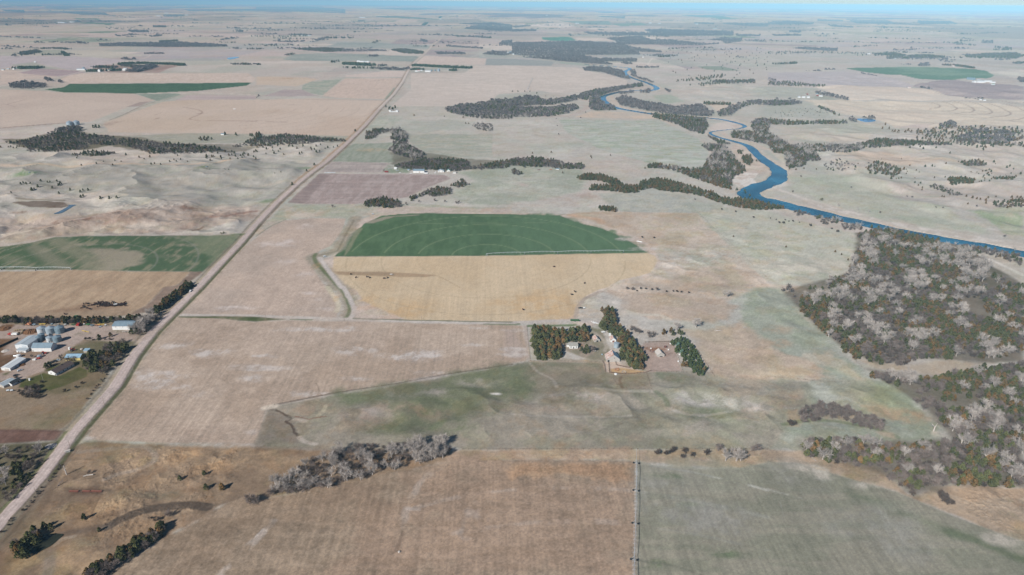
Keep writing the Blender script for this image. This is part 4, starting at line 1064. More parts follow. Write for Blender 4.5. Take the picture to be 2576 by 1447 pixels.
def belt(s, width, spacing, mix, place, s0=.8, s1=1.2):
    w = smooth_line(W(pts(s))[:, :2], 4)
    seg = np.linalg.norm(np.diff(w, axis=0), axis=1); L = seg.sum()
    n = int(L / spacing * max(1, width / spacing))
    t = rng.uniform(0, L, n) if width > spacing * .8 else (np.arange(n) + rng.uniform(-.3, .3, n)) * L / max(n, 1)
    cum = np.concatenate([[0], np.cumsum(seg)])
    x = np.interp(t, cum, w[:, 0]) + rng.uniform(-.5, .5, n) * width
    y = np.interp(t, cum, w[:, 1]) + rng.uniform(-.5, .5, n) * width
    k_, w_ = MIXES[mix]
    add_trees(np.stack([x, y], 1), k_, w_, s0, s1, place)

# ---- the big wood on the right
BW = 'in the big wood south of the river on the right'
HOLES = ['24: 1740,1010 2040,1090 2230,1190 2310,1310 2576,1440 2576,1250 2380,1140', '34: 1900,110 2150,110 2200,250 2340,330 2200,340 2020,270', '24: 1210,1170 1330,1300 1150,1230']
grove('24: 890,900 960,885 1120,850 1340,855 1380,900 1250,960 1330,1020 1300,1100 1230,1180 1250,1290 1130,1380 1100,1446 34: 1000,0 1100,40 980,60 700,50 600,0 24: 620,1360 780,1310 850,1200 880,1100 960,990', 4.9, 'mix', BW, .8, 1.2, hole=HOLES)
grove('24: 1330,1020 1700,1010 2000,1090 2230,1170 2230,1260 2100,1400 2200,1446 34: 2576,0 2576,620 2250,700 1980,650 1880,690 1640,700 1500,700 1400,760 1100,740 830,680 740,580 640,490 500,360 410,280 340,220 310,120 350,80 620,60 1000,60 24: 1130,1400 1250,1290 1230,1180', 5.4, 'mix', BW, .85, 1.25, hole=HOLES)
grove('24: 1340,1040 1750,1010 2250,1180 2200,1446 34: 2000,150 1900,420 1500,560 1400,200 24: 1350,1350', 17, 'pale', BW, .8, 1.35, hole=HOLES)
grove('34: 400,90 760,90 740,240 1300,230 1350,420 1000,480 800,400 500,300 420,200', 17, 'pale', BW, .95, 1.3)
grove('24: 1370,900 1420,895 1700,915 1740,970 1600,1010 1400,985 1330,950', 6, 'cedar', BW)
grove('24: 2240,1290 2576,1420 2576,1446 2250,1446 34: 2250,80 2500,300 2576,300', 7, 'mix', BW)
RS = 'on the bank where the river leaves the photo on the right'
grove('24: 1950,1010 2060,1000 2300,1060 2540,1090 2576,1230 2500,1190 2330,1130 2100,1085 1950,1055', 6.5, 'dark', RS, .7, 1.1)
singles('24: 1880,1030 2050,1060 2200,1080 2340,1130 2480,1080', 'cotton', RS, .6, .85)
LW = 'in the lower wood at the right edge'
grove('34: 1000,820 1060,860 1170,860 1300,850 1500,900 1700,890 1850,850 2000,820 2190,790 2576,750 2576,1120 2480,1130 2280,1180 2150,1150 2100,1020 1900,1000 1700,1010 1500,960 1320,960 1150,935 1030,860', 5.2, 'mix', LW, .8, 1.25)
grove('34: 1730,1040 1900,1030 1910,1130 1750,1110', 5.5, 'cedar', LW); grove('34: 1740,900 1990,870 2140,940 2080,1020 1780,1040', 5, 'cedar', LW)
grove('34: 1510,1050 1600,980 1650,1100 1640,1230 1530,1200 1500,1130', 7, 'wood', LW, .9, 1.3)
grove('34: 1640,1120 1900,1200 2100,1190 2280,1180 2576,1120 2576,1446 1880,1446 1780,1370 1700,1280', 5.2, 'mix', LW, .8, 1.25)
singles('34: 2015,1110 2110,1250 2190,1100', 'cedar_green', LW, 1, 1.2)
BS_ = 'in the tree strip above the right end of the grey green field'
grove('44: 330,180 340,130 480,80 600,60 900,50 1100,110 1250,130 1500,110 1830,80 1950,20 2100,0 2576,0 2576,540 2400,540 2200,520 1900,520 1700,510 1500,560 1300,500 1180,440 1150,330 850,330 640,290 430,230', 5.3, 'mix', BS_, .8, 1.15)
grove('44: 620,60 1100,80 1130,200 1500,130 1900,60 2200,120 2150,260 1900,260 1500,300 1200,300 1000,250 700,230', 12, 'pale', BS_, .8, 1.05)
singles('44: 1450,640 1420,580 1380,540 1600,530 1560,545 1760,700 1800,720 1850,740 1780,670 1740,650', 'brush', 'on the golden grass at the right end of the grey green field', 1.0, 1.3)
RW = 'in the curved row of brown bare trees beside the right pasture'
grove('34: 300,1230 380,1165 600,1165 720,1185 1000,1240 1170,1330 1140,1440 1000,1400 830,1340 700,1300 550,1300 350,1330', 5.4, 'thicket', RW, .9, 1.2)
singles('34: 240,1395 220,1370 265,1380', 'brush', RW, 1, 1.2)
# ---- cottonwood belt at the foot of the pasture
CB = 'in the long pale cottonwood belt at the bottom centre'
grove('42: 60,590 130,460 300,390 560,260 750,200 1100,120 1600,110 1700,90 1900,80 1980,170 1880,250 1700,280 1450,310 1400,370 1250,320 1160,420 1030,460 900,490 680,560 430,580 180,610', 5.8, 'cotton', CB, .7, 1.0)
singles('42: 440,600 610,560 890,420 920,500 1170,440 1390,390 1680,290 1770,290 1800,275 1880,270 180,620 310,610', 'cotton', CB, .75, .95)
singles('41: 2510,735 2560,730', 'grey', 'at the left foot of the pale cottonwood belt', 1.2, 1.3)
singles('43: 2075,200', 'grey', 'by the tawny strip right of the near sprinkler', 1.0, 1.1)
singles('43: 2150,300 2255,302 2300,300', 'cotton', 'by the tawny strip right of the near sprinkler', 1.0, 1.1)
singles('43: 2460,190 2430,200', 'grey', 'by the tawny strip right of the near sprinkler', .9, 1.0)
singles('43: 1465,235 1555,240 1600,215 1630,190 1715,270 1740,210 1815,248 1960,228', 'brush', 'in the tawny strip right of the near sprinkler', .9, 1.25)
# ---- bottom left
singles('41: 1810,492 2055,438 2075,585 1000,1010 850,886 450,975 515,985', 'cedar_green', 'alone on the golden grass in the near left corner', .55, .85)
singles('41: 2235,585', 'cedar_rust', 'alone on the golden grass in the near left corner', .95, 1.0)
grove('41: 120,1150 140,1090 250,1040 300,960 420,950 440,1040 330,1110 290,1200 280,1240 130,1250', 4.2, 'dark', 'beside the dark pond in the near left corner', .8, 1.05)
belt('41: 950,1480 1200,1320 1450,1150 1700,1010', 6, 2.4, 'dark', 'in the dark cedar hedge in the near left corner', .85, 1.1)
belt('41: 870,1480 1150,1290 1400,1120 1640,980', 4, 2.8, 'cedar', 'in the dark cedar hedge in the near left corner', .85, 1.1)
singles('41: 905,425', 'grey', 'beside the fallen white log left of the near field', .55, .6)
singles('41: 1700,855', 'grey', 'over the dark dirt channel in the near left corner', .95, 1.0)
singles('41: 1560,905 1600,890 1530,880', 'brush', 'over the dark dirt channel in the near left corner', .55, .7)
grove('41: -250,200 0,150 300,140 460,130 430,300 370,420 200,560 60,700 -100,760', 6, 'grey', 'in the scrubby wood left of the gravel road', .65, .95, thin=.35)
belt('41: 610,340 420,590 300,740 120,900 0,1040', 3, 3.5, 'brush', 'in the weedy ditch beside the gravel road', .3, .5)
belt('31: 1080,890 970,1010 860,1160', 3, 4, 'brush', 'in the weedy ditch beside the gravel road', .35, .5)
# ---- left farm
belt('31: -250,345 200,350 700,352 1100,350 1400,325', 9, 3.0, 'dark', 'in the windbreak behind the left farm', .85, 1.1)
belt('31: 1560,260 1700,150 1800,70 1880,20 21: 1880,1430', 9, 3.0, 'cedar', 'in the windbreak along the gravel road', .9, 1.2)
grove('31: 1330,420 1370,330 1450,270 1560,260 1640,280 1560,390 1470,450 1380,470', 6.2, 'wood', 'between the blue roofed shed and the gravel road', 1.0, 1.3)
singles('31: 1330,470 1370,465', 'cedar_green', 'between the blue roofed shed and the gravel road', 1.0, 1.1)
grove('31: 1030,600 1110,550 1230,560 1290,580 1230,660 1150,750 1060,840 940,830 850,780 810,760 840,680 940,640', 5.4, 'dark', 'in the grove beside the brown roofed house', .9, 1.2)
singles('31: 900,840 950,835 1000,790', 'grey', 'in the grove beside the brown roofed house', .9, 1.1)
singles('31: 1000,525', 'cedar_green', 'beside the left farm driveway', .9, 1.0)
singles('31: 1115,495', 'cedar_rust', 'beside the left farm driveway', .75, .8)
belt('31: 870,515 950,525 1150,525', 4, 3.5, 'brush', 'in the low hedge beside the left farm driveway', .45, .6)
singles('31: 1250,560 1210,580', 'grey', 'beside the left farm driveway', .9, 1.1)
singles('31: 690,745 745,735 610,720', 'grey', 'in front of the quonset shed on the left farm', .8, 1.0)
singles('31: 330,705', 'grey', 'in the left farm yard', .6, .65)
singles('31: 470,815 500,800', 'cedar_green', 'beside the brown roofed house', .85, .95)
singles('31: 510,785', 'cedar_green', 'beside the brown roofed house', .5, .55)
grove('31: 180,1000 300,950 430,960 440,1020 380,1080 200,1080', 6, 'brush', 'on the slope below the left farm', .8, 1.3)
grove('31: 540,1020 700,990 850,910 870,920 820,980 560,1110', 9, 'brush', 'on the slope below the left farm', .6, 1.0, thin=.4)
singles('31: 430,960 190,960 170,920', 'brush', 'on the slope below the left farm', .7, .9)
# ---- central farmstead
CWst = 'in the cedar block west of the central farmhouse'
grove('33: 200,400 230,390 290,410 470,410 560,420 600,410 690,410 720,380 760,400 790,480 730,530 660,520 520,530 470,540 490,640 480,690 250,700 215,600', 5.0, 'cedar', CWst, 1.0, 1.35)
singles('33: 700,470 740,520', 'grey', CWst, 1, 1.1)
singles('33: 730,665 770,655 700,640 750,625', 'cedar_green', 'in front of the central farmhouse', .8, 1.0)
singles('33: 810,645', 'grey', 'in front of the central farmhouse', 1.1, 1.15)
CE = 'in the cedar belt behind the rusty roofed barn'
grove('33: 885,210 1000,200 1040,290 1050,360 1110,410 1200,480 1255,560 1320,650 1350,720 1300,800 1190,790 1170,720 1100,720 1080,640 1090,560 1060,480 960,430 890,380 930,310 940,260', 4.3, 'cedar', CE, .95, 1.3)
ED = 'in the dark evergreen row east of the farmstead corral'
grove('33: 1605,530 1715,485 1830,570 1885,680 1950,790 1950,870 1860,860 1765,740 1665,640', 4.0, 'spruce', ED, .62, .85)
singles('33: 1670,600 1710,670', 'blue', ED, .7, .9)
singles('33: 1620,480 1680,470 1710,480', 'cedar_green', ED, .8, 1.0)
singles('33: 1880,830 1850,840 1910,800', 'cedar_green', ED, .7, .8)
singles('33: 1720,795 1750,800 1930,855', 'cedar_rust', ED, .85, 1.0)
singles('33: 1525,470 1600,455', 'cedar_rust', 'north of the farmstead corral', .95, 1.05)
singles('33: 1240,450 1280,465 1200,430', 'grey', 'between the farmstead and the pale cottonwoods', 1.0, 1.15)
singles('33: 1390,505 1370,480 1420,490', 'grey', 'between the farmstead and the pale cottonwoods', .85, 1.05)
singles('33: 1655,430', 'cotton', 'on the tan slope behind the farmstead corral', 1.0, 1.02)
singles('33: 1850,402', 'cotton', 'on the tan slope behind the farmstead corral', 1.08, 1.12)
singles('33: 2165,98 2130,80 2200,85', 'cotton', 'alone on the slope above the farmstead', .7, .85)
belt('33: 1130,28 1230,35 1400,20 1560,45 1700,45 1850,65', 5, 8, 'brush', 'along the bank above the farmstead', .6, .9)
singles('34: 150,45 190,30 230,50 210,10', 'grey', 'in the clump at the tip of the big wood', .9, 1.2)
singles('34: 260,100', 'grey', 'in the clump at the tip of the big wood', .7, .8)
singles('34: 420,20 470,20 540,25', 'cedar_green', 'in the clump at the tip of the big wood', .8, 1.0)
# ---- grassland between
singles('23: 1310,948 1430,952 2110,665 2430,745 2250,690 1840,565', 'brush', 'on the pasture between the irrigated circle and the river', .7, 1.1)
grove('23: 850,630 940,620 1050,640 1040,670 900,655', 5, 'cedar', 'in the short row above the irrigated circle', .8, 1.0)
singles('24: 180,1045 675,1093 738,1120 805,1175 620,1345 23: 2227,940', 'cedar_rust', 'alone on the pasture beside the big wood', .45, .6)
singles('24: 535,572', 'olive', 'alone on the flat across the river', .9, 1.0)
singles('24: 330,335', 'grey', 'alone on the flat across the river', .7, .8)
singles('24: 705,628 900,668 1010,690', 'cotton', 'in the pale group on the flat across the river', .6, .75)
singles('24: 835,447 1400,535 1450,545 1690,645 1760,650 1130,700 250,490 60,430 2380,940 2100,635', 'grey', 'scattered on the flat across the river', .5, .75)
singles('24: 110,800 150,805 640,860 430,830 560,810 700,890 250,785', 'brush', 'on the near bank of the river', .8, 1.3)
singles('24: 1040,850 1110,858', 'cedar_green', 'on the near bank of the river', .9, 1.0)
grove('24: 240,650 400,650 420,700 300,710', 6, 'grey', 'on the near bank of the river', .8, 1)
grove('24: 480,720 560,710 700,715 780,770 560,800', 7, 'grey', 'on the near bank of the river', .8, 1)
grove('24: 740,790 950,790 950,845 780,855', 5.5, 'wood', 'on the near bank of the river', .7, .9)
belt('24: 20,760 180,780 300,800 400,805', 8, 12, 'brush', 'on the near bank of the river', .5, .8)
singles('22: 770,640', 'grey', 'below the pink tilled field', .9, .95)
singles('22: 1510,615 1640,590 1800,580 1900,588 2015,605 2040,600', 'grey', 'in the creek trees above the irrigated circle', .75, .95)
singles('22: 365,418 587,218', 'cedar_green', 'alone beside the gravel road', .9, 1.0)
singles('21: 2225,912 2250,905', 'olive', 'beside the left end of the left green field', .5, .6)
# ---- middle distance creeks
MC = 'in the creek trees above the irrigated circle'
grove('22: 1120,560 1250,535 1450,560 1460,620 1330,635 1180,615 1080,625', 6, 'dark', MC)
grove('22: 1540,530 1700,480 1780,430 1970,440 1960,490 1800,520 1700,500 1600,530 1560,565', 6, 'dark', MC, .8, 1.1)
grove('22: 1960,390 2080,350 2150,400 2050,430 1960,410', 6, 'creek', MC, .7, 1)
SC = 'in the creek wood behind the blue roofed shed'
grove('22: 1330,50 1380,0 12: 1380,1320 1480,1310 1520,1370 1520,1446 22: 1700,80 1690,120 1640,140 1560,140 1400,95', 7, 'grey', SC, .8, 1.2)
grove('12: 1110,1320 1200,1290 1380,1290 1400,1310 1230,1340 1200,1380 1090,1400', 7, 'creek', SC, .7, 1.1)
grove('12: 1360,1300 1460,1280 1530,1360 1500,1420 1420,1400 1350,1390', 8, 'grey', SC, .9, 1.3)
grove('22: 1400,205 1540,170 1640,140 1900,145 2140,160 2150,210 2230,235 2000,265 1800,250 1570,250 1380,225', 6.5, 'creek', SC, .8, 1.15)
grove('22: 2230,210 2400,180 2576,150 23: 0,140 230,125 430,155 550,190 700,195 760,220 700,240 480,240 380,225 200,220 0,210 22: 2500,235 2250,250', 7, 'creek', 'in the creek wood left of the long cedar line', .8, 1.15)
grove('23: 0,250 60,250 100,290 60,300 0,300', 6, 'creek', 'in the creek wood left of the long cedar line', .7, 1)
LC = 'in the long cedar line between pasture and river'
grove('23: 660,325 780,290 900,305 1050,350 1130,410 1280,410 1300,375 1450,340 1550,350 1720,400 1850,435 2000,475 2100,535 2300,550 2576,545 24: 160,600 150,640 23: 2576,650 2400,645 2250,620 2100,585 1870,500 1700,475 1600,470 1480,450 1420,430 1280,455 1250,480 1130,480 980,460 760,455 800,415 980,410 1000,390 850,355 660,345', 5.8, 'cedar', LC, .8, 1.15)
grove('23: 1650,400 1850,440 2100,530 2100,580 1850,490 1680,460', 12, 'grey', LC, .8, 1.1)
RB = 'in the wood inside the river bend'
grove('23: 1355,210 1420,190 1520,205 1650,220 1800,250 1920,230 1980,130 2040,60 2160,50 2240,110 2230,150 2340,220 2350,270 2220,330 2210,390 2230,450 2100,425 2000,395 1800,320 1650,265 1540,240 1360,230', 6.2, 'mix', RB, .8, 1.15)
grove('23: 1960,160 2040,60 2130,60 2160,110 2080,200 1980,220', 8, 'pale', RB, .7, .95)
grove('23: 2310,110 2400,110 2420,160 2390,210 2320,170', 6, 'cedar', RB, .8, 1)
grove('23: 2270,60 2330,60 2330,95 2270,85', 6, 'cedar', RB, .7, .9)
singles('23: 2490,180 2460,180 2340,480 2390,530 2350,500 2260,470', 'cedar_green', RB, .7, .9)
grove('23: 1900,0 2100,0 2180,30 2000,70 1960,60', 7, 'grey', RB)
grove('13: 1400,1140 1700,1165 1950,1190 1980,1260 1920,1340 1800,1310 1650,1240 1420,1170', 8, 'dark', RB, .9, 1.2)
grove('13: 1950,1345 2190,1440 2100,1446 1990,1380', 7, 'dark', RB)
NB = 'in the wood north of the river bend'
grove('24: 0,0 700,0 600,70 480,70 540,150 480,165 400,160 370,200 340,220 190,235 180,160 160,90 40,75 13: 2576,1446 2200,1370 2210,1310 2380,1310 2450,1340 2400,1260 2450,1200 2540,1190 14: 20,1235 0,1320 90,1370 220,1440', 6.5, 'mix', NB, .8, 1.15)
grove('24: 300,30 440,0 470,60 400,150 310,110', 8, 'pale', NB, .8, 1.0)
grove('24: 600,0 1280,0 1200,30 1000,30 840,75 640,75', 7, 'grey', NB, .8, 1.1)
grove('13: 1040,985 1150,965 1300,1010 1500,1045 1700,1070 1900,1040 2030,1130 2000,1165 1700,1155 1500,1130 1250,1085 1090,1055', 8, 'wood', NB, .85, 1.1)
grove('13: 2060,1120 2240,1050 2400,1010 2576,1010 14: 0,1010 350,1020 340,1040 100,1055 13: 2576,1055 2400,1045 2260,1100 2200,1160 2080,1165', 10, 'grey', NB, .9, 1.2)
grove('13: 1920,1025 2200,1035 2200,1048 1940,1045', 8, 'cedar', NB)
FL_ = 'in the grey wood left of the upper river loop'
grove('13: 0,1000 150,960 250,970 330,1000 500,985 640,950 660,1000 400,1045 100,1060 0,1065 12: 1960,1120 1910,1095 2050,1045 2200,1045 2350,1010 2576,995', 8, 'grey', FL_, .8, 1.15)
grove('12: 1910,1100 2050,1060 2576,1070 13: 400,1075 640,1045 670,1080 560,1130 400,1160 200,1170 0,1170 12: 2576,1190 2250,1185 2050,1150 1920,1120', 8.5, 'grey', FL_, .8, 1.15)
grove('13: 640,970 740,920 900,890 1200,850 1310,830 1320,860 1100,895 930,940 860,970 780,960 760,1000 680,990', 8, 'grey', FL_)
grove('13: 780,985 860,965 900,1010 1000,1060 1060,1100 860,1105 780,1095', 8, 'grey', FL_)
grove('13: 715,685 800,665 1000,685 1130,715 1190,795 1100,780 900,720 720,708', 9, 'wood', 'in the grey belt beside the upper river', .9, 1.2)
grove('13: 1185,705 1230,705 1260,765 1430,825 1400,835 1280,800 1200,760', 10, 'wood', 'in the grey belt beside the upper river', .8, 1.1)
grove('13: 1280,900 1410,890 1380,930 1290,930', 9, 'wood', 'in the grey belt beside the upper river', .7, 1)
grove('13: 1060,930 1230,905 1230,930 1100,945', 9, 'wood', 'in the grey belt beside the upper river', .7, 1)
grove('13: 1540,893 1600,903 1590,925 1540,910', 8, 'wood', 'in the grey belt beside the upper river', .7, 1)
grove('13: 1250,668 1480,665 1480,680 1250,680', 11, 'wood', 'in the grey belt beside the upper river', .7, 1)
singles('13: 740,1140 690,1190 445,1200 415,975 340,975 470,1355 455,1270', 'grey', 'on the pasture below the upper river loop', .6, .9)
singles('13: 250,945 260,975 5,925 60,925 130,925 180,925 210,1040 300,1035', 'cedar_green', 'on the pasture below the upper river loop', .8, 1)
singles('12: 1590,1168 1895,1178 2085,1187 2110,1248 2140,1248 23: 793,133 800,150 990,122 395,93 510,300 205,100 1337,252', 'cedar_rust', 'on the open pasture in the middle of the photo', .6, .9)
grove('12: 2160,1260 2240,1230 2380,1240 2385,1300 2380,1320 2250,1300', 9, 'wood', 'on the open pasture in the middle of the photo', .8, 1)
# ---- right hills
RH = 'on the hills along the right edge'
grove('24: 1000,185 1080,170 1170,190 1400,245 1420,270 1340,280 1240,350 1190,300 1000,285', 7, 'scat', RH, .7, 1, thin=.4)
grove('24: 680,130 800,160 900,200 880,290 560,250 540,210', 12, 'grey', RH, .6, .9, thin=.2)
grove('24: 1940,175 2100,145 2200,185 2200,210 2000,210', 6, 'scat', RH, .7, 1)
grove('24: 1810,335 1950,325 2080,350 2080,380 1820,405', 5.5, 'cedar', RH, .7, .95)
grove('24: 1620,405 1700,395 1950,500 1900,512 1640,430', 6, 'grey', RH, .6, .8)
grove('24: 2260,570 2400,560 2576,545 2576,620 2400,635 2260,610', 7, 'scat', RH, .7, .95)
grove('24: 1480,340 1620,400 1560,460 1480,440', 16, 'cedar', RH, .5, .75)
grove('24: 2100,250 2260,250 2250,370 2120,370', 12, 'cedar', RH, .4, .7, thin=.3)
grove('24: 2270,330 2500,315 2480,345 2280,345', 7, 'cedar', RH, .6, .8)
singles('24: 1750,535 1770,540 1830,520 1995,535 2055,550 2100,560 2135,565 2190,575 2215,550 2010,610 2190,605 2450,545 2505,545 2540,550 2290,540', 'cedar_rust', RH, .55, .85)
singles('24: 1425,45 1530,35 1560,55 1690,45 1830,100 1580,235 1650,230 2270,190 2400,245 2430,230 2540,310', 'cedar_green', RH, .7, .95)
singles('24: 1110,240 1150,280 1200,300 1290,355 1340,350 1400,285 985,245 905,205 215,260 280,265 360,255 485,262 1425,225 1790,205 1915,185', 'cedar_rust', RH, .4, .7)
grove('14: 1480,1310 1740,1260 2576,1280 2576,1446 1060,1446 1100,1400 1500,1410', 15, 'scat', 'on the hillside below the ringed field', .8, 1.2, thin=.25)
grove('14: 1880,1400 2100,1300 2400,1310 2500,1400 2350,1446 2000,1446', 9, 'grey', 'on the hillside below the ringed field', .8, 1.2)
grove('14: 1730,1250 1840,1215 1910,1245 1850,1275 1740,1275', 9, 'grey', 'on the hillside below the ringed field', .9, 1.2)
grove('14: 870,1446 1100,1390 1300,1400 1700,1430 24: 1900,0 1200,10', 7, 'dark', 'on the hillside below the ringed field', .9, 1.2)
grove('24: 1900,-10 2576,0 2576,20 2300,20 2200,60 2000,10', 12, 'dark', RH, .7, 1)
singles('14: 1150,1300 1215,1300 1180,1260 1250,1330 1275,1330 1310,1335 1380,1335 1410,1320 1440,1335', 'cedar_rust', 'on the hillside below the ringed field', .9, 1.1)
UH = 'on the hills between the river and the ringed field'
grove('14: 0,1190 100,1205 400,1225 560,1210 800,1215 800,1235 500,1240 180,1250 0,1240', 9, 'dark', UH, .8, 1.2)
grove('14: 480,1058 560,1078 740,1160 720,1165 540,1090', 9, 'dark', UH, .8, 1.1)
grove('14: 470,918 600,928 800,992 800,1003 700,985 480,935', 11, 'wood', UH, .9, 1.2)
grove('14: 800,1195 850,1175 900,1200 880,1225', 10, 'wood', UH)
grove('14: 960,1170 1050,1165 1090,1200 980,1195', 11, 'pale', UH, .7, .9)
grove('14: 0,1000 230,1000 350,1030 200,1050 0,1050', 11, 'wood', UH)
grove('14: 0,785 80,790 80,815 0,810', 12, 'wood', UH); grove('14: 0,825 230,810 400,840 570,855 560,868 200,860 0,850', 13, 'dark', UH)
grove('13: 1500,700 2576,560 2576,800 1800,860 1600,800', 105, 'cedar', 'scattered over the hills right of the upper river', .8, 1.2, thin=.35)
grove('13: 1540,480 2576,480 2576,640 1560,640', 120, 'cedar', 'scattered over the hills right of the upper river', .8, 1.2, thin=.3)
grove('13: 1860,840 2050,820 2400,800 2450,830 2100,840 1900,860', 16, 'dark', 'scattered over the hills right of the upper river', .9, 1.3)
grove('13: 1640,810 1900,780 2150,740 2150,770 1900,805 1660,815', 22, 'cedar', 'scattered over the hills right of the upper river', 1, 1.4)
grove('14: 0,520 500,510 700,520 1250,540 1240,550 500,535 0,550', 40, 'dark', 'scattered over the hills right of the upper river', 1, 1.5)
grove('14: 60,1100 600,1090 600,1160 60,1170', 24, 'cedar', 'scattered over the hills right of the upper river', .3, .5, thin=.5)
grove('24: 1000,140 2500,140 2500,350 1000,350', 34, 'cedar', RH, .3, .6, thin=.5)
# ---- left hills
LH = 'on the left hills beside the gravel road'
CK = 'in the creek wood across the left of the photo'
grove('11: 30,1430 200,1410 280,1400 330,1375 440,1365 560,1310 600,1285 760,1275 820,1295 780,1330 900,1350 1100,1360 1180,1390 1350,1385 1400,1400 1600,1430 1820,1446 21: 1900,0 2100,20 2250,50 2100,75 1850,90 1500,90 1400,50 1200,0 880,0 880,40 600,68 280,68 250,10', 9.2, 'creek', CK, .8, 1.25)
grove('21: 700,105 860,65 960,60 1180,85 1000,108', 7, 'dark', CK, .7, 1)
grove('21: 2290,20 2400,0 12: 0,1380 100,1360 300,1340 500,1360 700,1380 900,1400 900,1415 700,1410 500,1440 300,1446 21: 2576,20', 8, 'creek', CK, .8, 1.15)
grove('12: 0,1340 40,1330 40,1400 0,1400', 6, 'cedar', CK, .9, 1.2)
grove('21: 0,20 250,10 250,30 60,35 0,30', 14, 'cedar', CK, .6, .8)
grove('11: 1960,1370 2100,1370 2150,1400 2000,1410', 12, 'cedar', CK); singles('11: 2265,1358 2375,1365 2520,1370 2540,1375', 'cedar_green', CK, 1.2, 1.5)
grove('11: 560,1300 620,1280 800,1265 820,1300 700,1340 600,1330', 8, 'wood', CK)
singles('11: 940,1290 970,1285 1000,1290', 'cedar_green', CK, 1.1, 1.3); singles('11: 560,1305', 'brush', CK, 1, 1.3)
grove('21: 2050,70 2576,60 2576,150 2080,160', 22, 'cedar', LH, .6, 1.1, thin=.2)
grove('22: 0,0 330,0 820,20 700,60 400,110 0,110', 26, 'cedar', LH, .6, 1.0, thin=.2)
grove('21: 1350,90 1900,90 1880,200 1400,210', 30, 'cedar', LH, .5, .9, thin=.2)
grove('21: 720,100 1300,90 1250,220 720,220', 34, 'cedar', LH, .5, .9, thin=.3)
singles('21: 235,400 210,412 412,380 480,392 505,390 383,440 610,410 590,425 528,450 345,462 320,475 115,498 595,508 708,472 835,472 887,472 840,532 815,545 1008,545 1100,555 1175,550 265,410 308,408 575,382 810,490 600,415 320,470', 'cedar_green', 'on the slope above the mud flat on the left', .55, .95)
singles('21: 2112,262 2265,260 2300,262 22: 190,300 250,290', 'cedar_green', LH, .3, .4)
singles('22: 780,40 820,30 650,15 590,65 510,280', 'cedar_green', LH, .6, .9)
